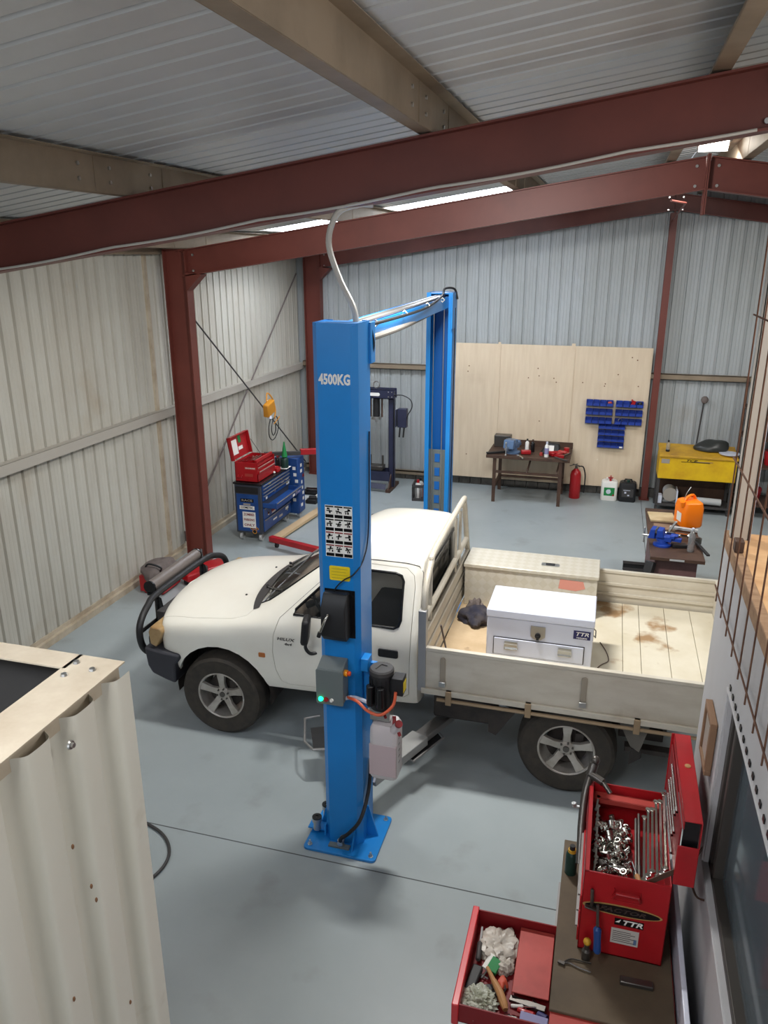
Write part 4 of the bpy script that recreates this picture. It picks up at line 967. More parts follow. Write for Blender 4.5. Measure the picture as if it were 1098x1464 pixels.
# cab interior
m = MB(); m.box(-2.62, -1.3, CY - .74, CY + .74, .56, .62); obj('cab_floor', m, 'dgrey', truck)
m = MB(); m.box(-2.62, -2.30, CY - .72, CY + .72, .85, 1.10); ds_ = obj('dashboard', m, mat('dash_tan', (150, 136, 120), .8, c2=(110, 98, 88), scale=7), truck, bev=.05)
m = MB(); m.box(-1.95, -1.40, CY - .68, CY + .68, .66, .86); m.prism([(-1.50, .84), (-1.36, .84), (-1.27, 1.32), (-1.36, 1.34)], 'Y', CY - .68, CY + .68); obj('bench_seat', m, 'seat', truck, bev=.04)
for y in (CY - .36, CY + .36):
    m = MB(); m.obox((-1.31, y, 1.42), (.08, .26, .15)); obj('head_restraint', m, 'seat', truck, bev=.03)
m = MB(); cc = V(-2.14, CY - .36, 1.16); ax = V(1, 0, .55).normalized(); a1 = V(0, 1, 0); b1 = ax.cross(a1)
m.tube([cc + (a1 * math.cos(2 * PI * k / 28) + b1 * math.sin(2 * PI * k / 28)) * .185 for k in range(28)], .014, 8, closed=True); m.bar(cc - a1 * .17, cc + a1 * .17, .03, .015); m.cyl(cc, cc - ax * .2, .03); obj('steering_wheel', m, 'black', truck)

# ---- tray
TX0, TX1, TY0, TY1, TZ = -1.14, 1.08, 5.09, 6.98, .84
m = MB(); m.box(TX0, TX1, TY0, TY1, .74, .80)
for x in [-.95 + .38 * k for k in range(6)]: m.box(x - .03, x + .03, TY0 + .2, TY1 - .2, .66, .74)
m.box(TX0 + .05, TX1 - .05, CY - .41, CY - .35, .62, .68); m.box(TX0 + .05, TX1 - .05, CY + .35, CY + .41, .62, .68)
trf = obj('tray_frame', m, 'tray', truck, bev=.004)
bx = [TX0, -.72, -.36, .02, .30, .44, .66, .88, TX1]
for k in range(len(bx) - 1):
    m = MB(); m.box(bx[k] + .002, bx[k + 1] - .002, TY0 + .02, TY1 - .03, .80, TZ); obj('deck_board', m, 'deckb' if k < 1 else 'deck', truck, bev=.002)
def dropside(y, out, name='dropside'):
    m = MB()
    ya, yb = y, y + .022
    m.box(TX0 - .02, TX1 + .02, ya, yb, TZ - .03, 1.145)
    m.box(TX0 - .02, TX1 + .02, ya - .008, yb + .008, 1.12, 1.148)
    for z in (.90, 1.0): m.box(TX0 - .02, TX1 + .02, ya + (.022 if out < 0 else -.012), yb + (.012 if out < 0 else -.022), z, z + .028)
    m.box(TX0 - .02, TX1 + .02, min(y + out * .02, y), max(y + out * .03, yb), TZ - .075, TZ - .03)
    o = obj(name, m, 'tray', truck, bev=.003); return o
ds = dropside(TY0 - .022, -1); ds2 = dropside(TY1, 1)
for x in (-1.0, .02):
    m = MB(); m.prism(rrect(x - .02, x + .02, .87, 1.08, .018), 'Y', TY0 - .032, TY0 - .021); la = obj('dropside_latch', m, mat('latch_grey', (158, 148, 132), .5, metal=.2), ds, bev=.002)
    m = MB(); m.box(x - .025, x + .025, TY0 - .05, TY0 - .022, .845, .885); obj('latch_clip', m, 'steel', truck, bev=.003)
m = MB(); m.box(TX1, TX1 + .022, TY0, TY1, TZ - .03, 1.14); m.box(TX1 - .012, TX1 + .03, TY0, TY1, 1.12, 1.148); obj('tailgate', m, 'tray', truck, bev=.003)
m = MB(); m.tube([(TX0 + .1, TY0 - .03, .725), (TX1 - .05, TY0 - .03, .725)], .014, 8); ra = obj('rope_rail', m, mat('rope_rail_tan', (158, 136, 108), .5, metal=.3), truck)
for x in (-.95, -.36, .40, .98):
    m = MB(); m.box(x - .022, x + .022, TY0 - .05, TY0 - .0, .695, .81); obj('rail_bracket', m, MATS['rope_rail_tan'], truck, bev=.003)
# headboard
m = MB(); HX = -1.155
for k, z in enumerate((.86, 1.0, 1.14)): m.box(HX - .015, HX + .022, 5.12, 6.94, z, z + .115)
hb = obj('headboard', m, 'tray', truck, bev=.012)
m = MB(); m.box(HX - .035, HX + .025, 5.055, 5.115, .78, 1.44); obj('corner_post', m, mat('post_zinc', (166, 166, 166), .4, metal=.5), hb, bev=.004)
m = MB(); m.box(HX - .035, HX + .025, 6.945, 7.005, .78, 1.22); obj('corner_post', m, MATS['post_zinc'], hb, bev=.004)
m = MB(); m.tube([(HX, 5.10, 1.2), (HX, 5.10, 1.45), (HX, 5.14, 1.60), (HX, 5.30, 1.73), (HX, 5.46, 1.785), (HX, 6.55, 1.83), (HX, 6.64, 1.80), (HX, 6.70, 1.7), (HX, 6.93, 1.2)], .024, 10, smooth=5); obj('hoop_tube', m, 'tray', hb)
m = MB(); m.tube([(HX, 5.12, 1.36), (HX, 6.84, 1.38)], .024, 10); obj('hoop_rail', m, 'tray', hb)
for y in (5.30, 6.28, 6.48): 
    m = MB(); m.tube([(HX, y, 1.26), (HX, y, 1.76)], .014, 8); obj('hoop_bar', m, 'tray', hb)

# things on the tray
t = thing('tread_plate_toolbox', 'long aluminium tread-plate toolbox along the far side of the truck tray', 'toolbox', (-.53, 6.74, TZ))
m = MB(); m.box(-1.11, .06, 6.54, 6.95, TZ, 1.215); bx_ = obj('body', m, 'plate', t, bev=.004)
m = MB(); m.box(-1.12, .07, 6.525, 6.96, 1.215, 1.25); ldd = obj('lid', m, 'plate', t, bev=.005)
m = MB(); m.prism(rrect(-.44, -.28, 6.66, 6.73, .02), 'Z', 1.25, 1.256); lk = obj('lid_latch', m, 'steel', ldd); m = MB(); m.box(-.40, -.32, 6.675, 6.715, 1.256, 1.262); obj('latch_tongue', m, 'black', t)
m = MB(); m.add([(-.26, 6.5385, 1.19), (-.06, 6.5385, 1.185), (-.04, 6.5385, 1.12), (-.12, 6.5385, 1.09), (-.27, 6.5385, 1.10)], [(0, 1, 2, 3, 4)]); obj('red_tape_patch', m, mat('red_tape', (206, 138, 122), .6), bx_)
t = thing('white_toolbox', 'white steel toolbox with a drawer, standing in the middle of the truck tray', 'toolbox', (-.35, 5.76, TZ))
wx0, wx1, wy0, wyb = -.75, .055, 5.53, 5.99
m = MB(); m.box(wx0, wx1, wy0, wyb, TZ, 1.235); bd = obj('body', m, 'whitee', t, bev=.006)
m = MB(); m.box(wx0 - .006, wx1 + .006, wy0 - .012, wyb + .004, 1.24, 1.305); obj('lid', m, 'whitee', t, bev=.008)
m = MB(); m.box(wx0 + .055, wx1 - .055, wy0 - .004, wy0 - .0005, .925, 1.075); obj('drawer_gap', m, 'dgrey', bd)
m = MB(); m.box(wx0 + .062, wx1 - .062, wy0 - .012, wy0 - .003, .93, 1.068); dw = obj('drawer', m, 'whitee', t, bev=.003)
for x in (-.555, -.145):
    m = MB(); m.box(x - .05, x + .05, wy0 - .018, wy0 - .012, .985, 1.05); m.box(x - .05, x + .05, wy0 - .035, wy0 - .012, .985, .992); m.tube([(x - .05, wy0 - .03, 1.0), (x - .05, wy0 - .034, 1.035), (x + .05, wy0 - .034, 1.035), (x + .05, wy0 - .03, 1.0)], .004, 6); obj('handle', m, 'steel', dw)
m = MB(); m.prism([(-.41, 1.20), (-.30, 1.20), (-.30, 1.115), (-.33, 1.09), (-.38, 1.09), (-.41, 1.115)], 'Y', wy0 - .008, wy0 - .0005); lk = obj('lock_plate', m, 'steel', t)
m = MB(); m.cyl((-.355, wy0 - .008, 1.125), (-.355, wy0 - .02, 1.125), .022); m.box(-.365, -.345, wy0 - .03, wy0 - .012, 1.095, 1.13); obj('lock_knob', m, 'black', lk)
m = MB(); m.box(-.09, .035, wy0 - .003, wy0 - .0005, 1.135, 1.205); lb_ = obj('maker_label', m, mat('label_navy', (40, 40, 92), .5), t)
m = MB(); m.text('TTR', .042, (-.028, wy0 - .004, 1.178), width=.095, shear=.25); m.text('TOOLBOX', .016, (-.028, wy0 - .004, 1.146), width=.08); obj('label_lettering', m, 'whitep', lb_)
for s_, x in ((-1, wx0), (1, wx1)):
    m = MB(); m.tube([(x, 5.70, 1.10), (x + s_ * .02, 5.70, 1.08), (x + s_ * .02, 5.82, 1.08), (x, 5.82, 1.10)], .005, 6); m.box(min(x, x + s_ * .004), max(x, x + s_ * .004), 5.68, 5.84, 1.06, 1.13); obj('side_handle', m, 'steel', t)
# crumpled rag: a real lumpy heap
def lump(c, r, seed, n=22, amp=.35, fr=(2, 6), sharp=False):
    random.seed(seed); m = MB(); ks = [(V(random.gauss(0, 1), random.gauss(0, 1), random.gauss(0, 1)).normalized(), random.uniform(*fr), random.uniform(0, 6)) for _ in range(9)]
    c = Vector(c)
    def f(u, v):
        th = (v - .5) * PI; ph = 2 * PI * u; d = V(math.cos(th) * math.cos(ph), math.cos(th) * math.sin(ph), math.sin(th))
        k = 1 + amp * sum((abs(math.sin(a_.dot(d) * b_ + c_)) - .5 if sharp else math.sin(a_.dot(d) * b_ + c_)) for a_, b_, c_ in ks) / 3
        p = V(d.x * r[0], d.y * r[1], d.z * r[2]) * k; p.z = max(p.z, -r[2] * .55); return c + p + V(0, 0, r[2] * .55)
    m.grid(f, n, n // 2); return m
tag(obj('rag_heap', lump((-.93, 6.22, TZ), (.13, .12, .08), 5, n=40, amp=.4, fr=(2, 5), sharp=True), 'rag', loc=(-.93, 6.22, TZ)), 'crumpled dark navy rag on the tray beside the tread-plate box', 'rag')
tag(obj('rag_heap', lump((-.98, 6.42, TZ), (.06, .05, .07), 9, n=30, amp=.4, fr=(3, 8), sharp=True), 'cloth', loc=(-.98, 6.40, TZ)), 'small pale grey cloth lump behind the navy rag on the tray', 'rag')
m = MB(); m.tube([(-1.08, 5.35, 1.2), (-1.05, 5.4, 1.0), (-1.0, 5.32, .86), (-.96, 5.25, .85), (-.99, 5.18, .85), (-1.05, 5.2, .86), (-1.06, 5.28, .87), (-.98, 5.33, .87), (-.93, 5.22, .85), (-.9, 5.18, .85)], .008, 6, smooth=5)
tag(obj('tie_strap', m, 'cloth', loc=(-1.0, 5.27, TZ)), 'coiled strap with hook in the front near corner of the tray', 'strap')
m = MB(); m.tube([(.12, 6.1, TZ + .005), (.17, 5.95, TZ + .005), (.19, 5.8, TZ + .005), (.14, 5.72, TZ + .005), (.11, 5.66, TZ + .005)], .004, 6, smooth=5)
tag(obj('wire_hook', m, 'brownst', loc=(.15, 5.8, TZ)), 'thin bent wire hook lying on the pale tray deck', 'wire')
# ================================================================== back left corner: tool cabinet, toolbox, crane
random.seed(11)
CX0, CX1, CY0, CY1, CZ0, CZ1 = -4.96, -4.54, 9.6, 10.62, .12, .84
t = thing('tool_cabinet', 'blue and black wheeled tool cabinet with stickers and one drawer pulled open', 'tool cabinet', (-4.75, 10.1, 0))
m = MB(); m.box(CX0, CX1 - .01, CY0, CY1, CZ0, CZ1); bd = obj('body', m, mat('cabinet_charcoal', (58, 62, 72), .45), t, bev=.01)
m = MB(); m.box(CX0 + .03, CX1 - .06, CY0 - .004, CY0 + .004, CZ0 + .03, CZ1 - .14); sp = obj('side_panel', m, 'cblue', t)
m = MB(); m.box(CX0 - .01, CX1 + .01, CY0 - .02, CY1 + .01, CZ1, CZ1 + .03); obj('top_mat', m, 'blackg', t, bev=.008)
m = MB(); m.box(CX0 + .02, CX1 - .05, CY0 - .012, CY0 - .004, CZ1 - .12, CZ1 - .03); obj('push_handle', m, 'black', t, bev=.006)
def sticker(x0, x1, z0, z1, mt, txt=None, tm='blackg', sz=.03, wd=None, par=None):
    m = MB(); m.box(x0, x1, CY0 - .0062, CY0 - .0042, z0, z1); s_ = obj('sticker', m, mt, par or t)
    if txt:
        m = MB(); rows = txt.split('\n'); h = (z1 - z0) / len(rows)
        for i, r_ in enumerate(rows): m.text(r_, sz, ((x0 + x1) / 2, CY0 - .007, z1 - h * (i + .5)), width=(x1 - x0) * (.82 if wd is None else wd))
        obj('lettering', m, tm, s_)
    return s_
sticker(CX0 + .09, CX0 + .29, .585, .635, 'blackg', 'RACE', 'bind', .04)
sticker(CX0 + .13, CX0 + .24, .54, .565, 'bind')
sticker(CX0 + .07, CX0 + .30, .475, .53, 'whitep', 'COMETIC', 'blackg', .045)
sticker(CX0 + .11, CX0 + .31, .205, .44, 'whitep', 'ZOMBIES\nPARKING\nONLY', 'redd', .05)
m = MB()
cx = CX0 + .285; cz = .165
m.lathe([(0, 0), (.035, 0), (.035, .001), (0, .001)], (cx, CY0 - .0045, cz - .012), (0, -1, 0), 14)
for dx, dz in ((-.045, .03), (-.018, .05), (.018, .05), (.045, .03)): m.lathe([(0, 0), (.018, 0), (.018, .001), (0, .001)], (cx + dx, CY0 - .0045, cz + dz), (0, -1, 0), 10)
paw = obj('paw_sticker', m, 'lampy', t)
m = MB(); m.lathe([(0, 0), (.026, 0), (.026, .0016), (0, .0016)], (cx, CY0 - .0045, cz - .012), (0, -1, 0), 14)
for dx, dz in ((-.045, .03), (-.018, .05), (.018, .05), (.045, .03)): m.lathe([(0, 0), (.011, 0), (.011, .0016), (0, .0016)], (cx + dx, CY0 - .0045, cz + dz), (0, -1, 0), 10)
obj('paw_print', m, 'blackg', paw)
zz = [.835, .785, .735, .685, .60, .50, .33, .145]
stc = ['whitep', 'ylw', 'redd', 'lilac', 'steel', 'whitep', 'bin', 'green']
for k in range(7):
    z1, z0 = zz[k] - .005, zz[k + 1] + .005; o_ = .0; dy1 = CY1 - .03
    if k == 4: o_ = .20
    m = MB(); m.box(CX1 - .01 + o_, CX1 + .008 + o_, CY0 + .03, dy1, z0, z1)
    if o_: m.box(CX1 - .02, CX1 + o_, CY0 + .04, CY0 + .05, z0, z1 - .02); m.box(CX1 - .02, CX1 + o_, dy1 - .02, dy1 - .01, z0, z1 - .02); m.box(CX1 - .02, CX1 + o_, CY0 + .04, dy1 - .01, z0, z0 + .006)
    d_ = obj('drawer', m, 'cblue', t, bev=.003)
    m = MB(); m.box(CX1 + .008 + o_, CX1 + .022 + o_, CY0 + .04, dy1 - .01, z1 - .016, z1 - .004); obj('drawer_pull', m, 'alu', d_, bev=.003)
    for q in range(4 + (k % 3)):
        y = random.uniform(CY0 + .08, dy1 - .12); w_ = random.uniform(.04, .13); h_ = min(z1 - z0 - .03, random.uniform(.02, .05)); zc = z0 + .006 + random.uniform(0, max(0.001, z1 - z0 - .026 - h_))
        m = MB(); m.box(CX1 + .0085 + o_, CX1 + .010 + o_, y, y + w_, zc, zc + h_); obj('sticker', m, random.choice(['whitep', 'ylw', 'redd', 'lilac', 'steel', 'whitep', 'whitep', 'cblue']), d_)
for x in (CX0 + .06, CX1 - .06):
    for y in (CY0 + .06, CY1 - .06):
        m = MB(); m.cyl((x - .018, y, .055), (x + .018, y, .055), .055, n=18); cs = obj('caster', m, 'lgrey', t)
        m = MB(); m.box(x - .028, x - .022, y - .03, y + .03, .05, .12); m.box(x + .022, x + .028, y - .03, y + .03, .05, .12); m.box(x - .03, x + .03, y - .035, y + .035, .112, .122); obj('caster_fork', m, 'alu', cs)
t = thing('side_locker', 'tall narrow blue locker with stickers behind the wheeled tool cabinet', 'locker', (-4.62, 10.78, 0))
m = MB(); m.box(-4.80, -4.42, 10.66, 10.90, .10, .98); obj('body', m, 'cblue', t, bev=.01)
m = MB(); m.box(-4.42, -4.412, 10.67, 10.89, .12, .96); dr_ = obj('door', m, 'cblue', t, bev=.003)
for q in range(8):
    m = MB(); y = random.uniform(10.68, 10.81); z = .2 + .09 * q; m.box(-4.4115, -4.410, y, y + random.uniform(.04, .08), z, z + .05); obj('sticker', m, random.choice(['whitep', 'ylw', 'redd', 'lilac', 'whitep']), dr_)
for q in range(6):
    m = MB(); x = random.uniform(-4.52, -4.47); z = .3 + .1 * q; m.box(x, x + .05, 10.6575, 10.6595, z, z + .05); obj('sticker', m, random.choice(['whitep', 'ylw', 'redd', 'whitep']), t)
for x in (-4.74, -4.48):
    m = MB(); m.cyl((x - .02, 10.8, .05), (x + .02, 10.8, .05), .05, n=16); obj('caster', m, 'lgrey', t)

# red cantilever toolbox on the cabinet
ZT = CZ1 + .03
t = thing('cantilever_toolbox', 'red metal toolbox standing open on the blue cabinet, its lid up against the left wall', 'toolbox', (-4.78, 9.85, ZT))
m = MB(); x0, x1, y0, y1 = -4.95, -4.60, 9.64, 10.22
m.box(x0, x1, y0, y0 + .008, ZT, ZT + .28); m.box(x0, x1, y1 - .008, y1, ZT, ZT + .28); m.box(x0, x0 + .008, y0, y1, ZT, ZT + .28); m.box(x1 - .008, x1, y0, y1, ZT, ZT + .12); m.box(x0, x1, y0, y1, ZT, ZT + .01)
bd = obj('body', m, 'red', t)
for k in range(4):
    m = MB(); z = ZT + .11 + .055 * k; m.box(x1 - .02 - .0 * k, x1 + .012 - .02 * k, y0 + .02, y1 - .02, z, z + .045); dd = obj('drawer', m, 'red', t, bev=.003)
    m = MB(); m.box(x1 + .012 - .02 * k, x1 + .02 - .02 * k, y0 + .03, y1 - .03, z + .034, z + .042); obj('drawer_pull', m, 'bind', dd)
m = MB(); hx, hz = x0, ZT + .29
a_ = math.radians(98); R_ = Matrix.Rotation(0, 4, 'Y')
m.box(hx - .05, hx - .04, y0, y1, hz, hz + .33); m.box(hx - .05, hx + .01, y0, y0 + .008, hz, hz + .33); m.box(hx - .05, hx + .01, y1 - .008, y1, hz, hz + .33); m.box(hx - .05, hx + .01, y0, y1, hz + .322, hz + .33)
m.xf(Matrix.Translation((hx, 0, hz)) @ Matrix.Rotation(math.radians(-10), 4, 'Y') @ Matrix.Translation((-hx, 0, -hz)))
ldd = obj('lid', m, 'red', t)
RL = Matrix.Translation((hx, 0, hz)) @ Matrix.Rotation(math.radians(-10), 4, 'Y') @ Matrix.Translation((-hx, 0, -hz))
m = MB(); m.box(hx - .040, hx - .038, y0 + .04, y0 + .25, hz + .06, hz + .27); m.xf(RL); obj('paper_note', m, 'whitep', ldd)
m = MB(); m.box(hx - .040, hx - .037, y0 + .30, y0 + .38, hz + .2, hz + .3); m.xf(RL); obj('green_sticker', m, 'green', ldd)
m = MB(); m.box(hx - .040, hx - .037, y0 + .27, y0 + .40, hz + .1, hz + .15); m.xf(RL); obj('white_sticker', m, 'whitep', ldd)
m = MB(); m.box(-4.80, -4.63, y0 - .0015, y0, ZT + .18, ZT + .22); m.box(-4.80, -4.68, y0 - .0015, y0, ZT + .08, ZT + .12); obj('end_sticker', m, 'redf', bd)
m = MB(); m.text('SIDCHROME', .022, (-4.715, y0 - .002, ZT + .20), width=.15); obj('lettering', m, 'whitep', bd)
m = MB(); m.tube([(-4.90, y0 - .005, ZT + .10), (-4.90, y0 - .03, ZT + .07), (-4.84, y0 - .03, ZT + .07), (-4.84, y0 - .005, ZT + .10)], .006, 6); obj('end_handle', m, 'red', bd)
m = MB(); m.bar((x0 + .0, y1 - .03, hz + .2), (x0 + .16, y1 - .03, ZT + .26), .012, .004); obj('lid_stay', m, 'dgrey', t)
grp = 'spanners in the open red toolbox on the blue cabinet'
def spanner(name, p0, p1, r_, label, mt='chrome', group=None, parent=None):
    p0 = Vector(p0); p1 = Vector(p1); d = (p1 - p0).normalized(); m = MB(); m.bar(p0, p1, r_ * 1.5, r_ * .8)
    m.cyl(p0 - V(0, 0, r_ * .5), p0 + V(0, 0, r_ * .5), r_ * 1.7, n=10); m.cyl(p1 - V(0, 0, r_ * .5), p1 + V(0, 0, r_ * .5), r_ * 1.9, n=6)
    o = obj(name, m, mt, loc=p0, bev=0); tag(o, label, 'spanner', group); return o
for k in range(6):
    spanner('spanner', (-4.92 + .045 * k, 9.72 + .03 * k, ZT + .27), (-4.88 + .045 * k, 9.98 + .03 * k, ZT + .278), .008, 'spanner lying in the top of the open red cantilever toolbox', group=grp)
# bottles on the cabinet top
def bottle(name, x, y, z, r_, h, mt, cm, label, cat='bottle', cone=0, group=None):
    t = thing(name, label, cat, (x, y, z), group)
    m = MB(); m.lathe([(0, 0), (r_, 0), (r_, h * .68), (r_ * .85, h * .76), (r_ * .35, h * .84), (r_ * .35, h * .88), (0, h * .88)], (x, y, z), n=16); obj('bottle_body', m, mt, t)
    m = MB(); m.lathe([(0, h * .86), (r_ * (.5 if not cone else .8), h * .86), (r_ * (.45 if not cone else .15), h * (1 if not cone else 1 + cone)), (0, h * (1 if not cone else 1 + cone))], (x, y, z), n=12); obj('cap', m, cm, t)
    return t
bottle('oil_bottle', -4.56, 10.50, ZT, .055, .20, 'dgreen', 'green', 'dark bottle with a tall bright green pouring spout on the blue cabinet', cone=1.0)
bottle('spray_can', -4.74, 10.38, ZT, .03, .2, 'whitep', 'redd', 'white spray can with a dark red cap, left of the green spout')
bottle('spray_can', -4.66, 10.46, ZT, .03, .19, 'blackg', 'redd', 'black spray can immediately left of the green spout')
bottle('spray_can', -4.60, 10.59, ZT, .03, .2, 'vblue', 'black', 'blue spray can right of the green spout on the cabinet')
bottle('spray_can', -4.68, 10.57, ZT, .032, .18, 'dgrey', 'redf', 'grey spray can with pinkish cap at the rear of the blue cabinet')
m = MB(); m.box(-4.66, -4.56, 10.22, 10.34, ZT, ZT + .06); m.box(-4.64, -4.58, 10.24, 10.32, ZT + .06, ZT + .075); tag(obj('parts_box', m, 'red', loc=(-4.6, 10.28, ZT), bev=.006), 'small red plastic parts box on the cabinet in front of the green spout', 'box')
m = MB(); m.box(-4.64, -4.50, 10.42, 10.60, ZT + .001, ZT + .006); tag(obj('paper_sheet', m, 'whitep', loc=(-4.57, 10.5, ZT)), 'white paper sheet on the right end of the cabinet top', 'paper')
m = MB(); m.ball((-4.58, 10.15, ZT + .02), .018, 10, 8); tag(obj('white_ball', m, 'whitep', loc=(-4.58, 10.15, ZT)), 'small white ball on the black cabinet top', 'ball')

# engine crane
t = thing('engine_crane', 'red folding engine crane with black boom behind the tool cabinet', 'engine crane', (-4.2, 11.0, 0))
m = MB(); m.bar((-4.02, 11.2, .1), (-4.10, 11.2, 1.05), .09, .09); mast = obj('mast', m, 'red', t, bev=.006)
m = MB(); m.bar((-3.80, 11.25, 1.02), (-4.42, 10.78, 1.06), .075, .085); bo = obj('boom', m, 'red', t, bev=.005)
m = MB(); m.bar((-4.25, 10.90, 1.03), (-4.86, 10.44, 1.075), .055, .06); obj('boom_extension', m, 'dgrey', t, bev=.004)
m = MB(); m.cyl((-4.05, 11.1, .45), (-4.20, 10.98, .98), .035); obj('hydraulic_ram', m, 'dgrey', t)
m = MB(); m.bar((-4.10, 11.22, .16), (-4.14, 11.0, .55), .07, .07); m.cyl((-4.18, 11.12, .0), (-4.18, 11.12, .3), .04); obj('pump_base', m, 'gun', t)
for a_, b_ in (((-4.05, 11.25, .12), (-4.35, 9.50, .10)), ((-4.0, 11.25, .12), (-3.2, 9.9, .10))):
    pass
m = MB(); m.bar((-4.38, 9.48, .12), (-3.42, 9.18, .12), .08, .075); lg = obj('base_leg', m, 'red', t, bev=.004)
m = MB(); m.bar((-3.45, 9.2, .12), (-3.75, 11.2, .12), .08, .075); obj('base_leg', m, 'red', t, bev=.004)
m = MB(); m.bar((-3.7, 11.2, .12), (-4.3, 11.25, .12), .08, .075); obj('base_leg', m, 'red', t, bev=.004)
for x, y in ((-4.28, 9.46), (-3.55, 9.24), (-4.25, 11.25), (-3.75, 11.25)):
    m = MB(); m.cyl((x - .018, y, .04), (x + .018, y, .04), .04, n=14); m.box(x - .025, x + .025, y - .02, y + .02, .06, .085); obj('caster', m, 'black', t)
m = MB(); m.bar((-4.40, 9.62, .045), (-4.22, 11.4, .045), .13, .045); tag(obj('timber_plank', m, mat('pine_plank', (206, 178, 140), .7), loc=(-4.3, 10.5, .02), bev=.003), 'pale timber plank on the floor along the foot of the tool cabinet', 'plank')
m = MB(); m.box(-4.72, -4.62, 11.2, 11.32, 0, .09); tag(obj('timber_block', m, 'timber', loc=(-4.67, 11.26, 0), bev=.003), 'small timber block on the floor right of the blue locker', 'block')
for k, (x, y, sx, sy, h, mt, lab) in enumerate([(-4.72, 11.62, .3, .2, .07, 'lgrey', 'light grey metal part on the floor beyond the timber plank'), (-4.55, 11.55, .18, .16, .1, 'black', 'black car part with rounded top on the floor beyond the timber plank'),
      (-4.75, 12.05, .3, .22, .08, 'blackg', 'black tray of parts on the floor near the corner'), (-4.5, 11.95, .22, .2, .06, 'whitep', 'white carton lid on the floor near the black parts tray')]):
    m = MB(); m.box(x - sx / 2, x + sx / 2, y - sy / 2, y + sy / 2, 0, h * .7); m.obox((x, y + .02, h * .8), (sx * .7, sy * .6, h * .5), (0, .1, .4)); tag(obj('car_part', m, mt, loc=(x, y, 0), bev=.01), lab, 'car part')
for k, (x, y, h) in enumerate(((-4.62, 12.5, .42), (-4.48, 12.62, .5), (-4.50, 12.36, .38))):
    m = MB(); m.lathe([(0, 0), (.07, 0), (.07, .03), (.045, .04), (.045, h - .05), (.035, h - .04), (.035, h), (0, h)], (x, y, 0), n=16)
    tag(obj('jack_stand', m, 'gun', loc=(x, y, 0)), ['dark cylindrical jack stand nearest the left wall in the back corner', 'tallest of the three jack stands in the back corner', 'shortest jack stand in the back corner, next to the crane'][k], 'jack stand', None)

# orange work lamp hanging on the brace, with cord
t = thing('work_lamp', 'orange work lamp hanging by a cord from the wall brace above the tool cabinet', 'lamp', (-5.24, 11.5, 1.45))
m = MB(); m.obox((-5.22, 11.48, 1.56), (.10, .26, .22), (.25, .1, 0)); obj('housing', m, 'lampy', t, bev=.02)
m = MB(); m.tube([(-5.22, 11.40, 1.68), (-5.25, 11.50, 1.80), (-5.22, 11.62, 1.70), (-5.2, 11.68, 1.5), (-5.2, 11.62, 1.36)], .012, 8, smooth=4); obj('hook_frame', m, 'lampy', t)
m = MB(); m.cyl((-5.2, 11.46, 1.44), (-5.19, 11.44, 1.39), .03); obj('socket', m, 'whitee', t)
m = MB(); m.tube([(-5.2, 11.48, 1.40), (-5.2, 11.40, 1.28), (-5.2, 11.40, 1.12), (-5.2, 11.52, 1.03), (-5.2, 11.68, 1.08), (-5.2, 11.78, 1.22), (-5.2, 11.72, 1.38), (-5.2, 11.58, 1.36), (-5.2, 11.50, 1.22), (-5.2, 11.55, 1.10), (-5.2, 11.66, 1.16), (-5.2, 11.66, 1.26)], .008, 6, smooth=6); obj('cord', m, 'cable', t)
m = MB(); m.cyl((-5.2, 11.60, 1.28), (-5.2, 11.84, 1.36), .008); obj('cord_cleat', m, 'lampy', t)

# red wheeled floor jack and covered machine by the left column
t = thing('floor_jack', 'red trolley jack on the floor at the foot of the red column', 'jack', (-4.75, 8.15, 0))
m = MB(); m.obox((-4.72, 8.18, .12), (.26, .62, .10), (0, 0, -.5)); obj('chassis', m, 'red', t, bev=.02)
m = MB(); m.cyl((-4.63, 8.02, .18), (-4.63, 8.02, .24), .05); obj('saddle', m, 'dgrey', t)
m = MB(); m.tube([(-4.85, 8.40, .15), (-4.93, 8.5, .2), (-4.95, 8.54, .24)], .018, 8); obj('handle', m, 'dgrey', t)
for dx, dy in ((-.12, -.22), (.12, -.26), (-.16, .2), (.05, .3)):
    m = MB(); m.cyl((-4.72 + dx - .02, 8.18 + dy, .05), (-4.72 + dx + .02, 8.18 + dy, .05), .05); obj('wheel', m, 'black', t)
t = thing('covered_machine', 'red machine under a grey cloth on the floor against the left wall', 'machine', (-5.05, 7.75, 0))
m = MB(); m.box(-5.25, -4.92, 7.55, 7.95, .03, .24); m.box(-5.22, -4.95, 7.58, 7.92, 0, .03); obj('base', m, 'red', t, bev=.03)
obj('cloth_cover', lump((-5.08, 7.78, .2), (.20, .27, .11), 21, amp=.18), 'cloth', t)
m = MB(); m.tube([(-5.0, 7.62, .28), (-4.95, 7.58, .36), (-5.1, 7.56, .4), (-5.2, 7.62, .3)], .012, 6, smooth=4); obj('carry_handle', m, 'black', t)

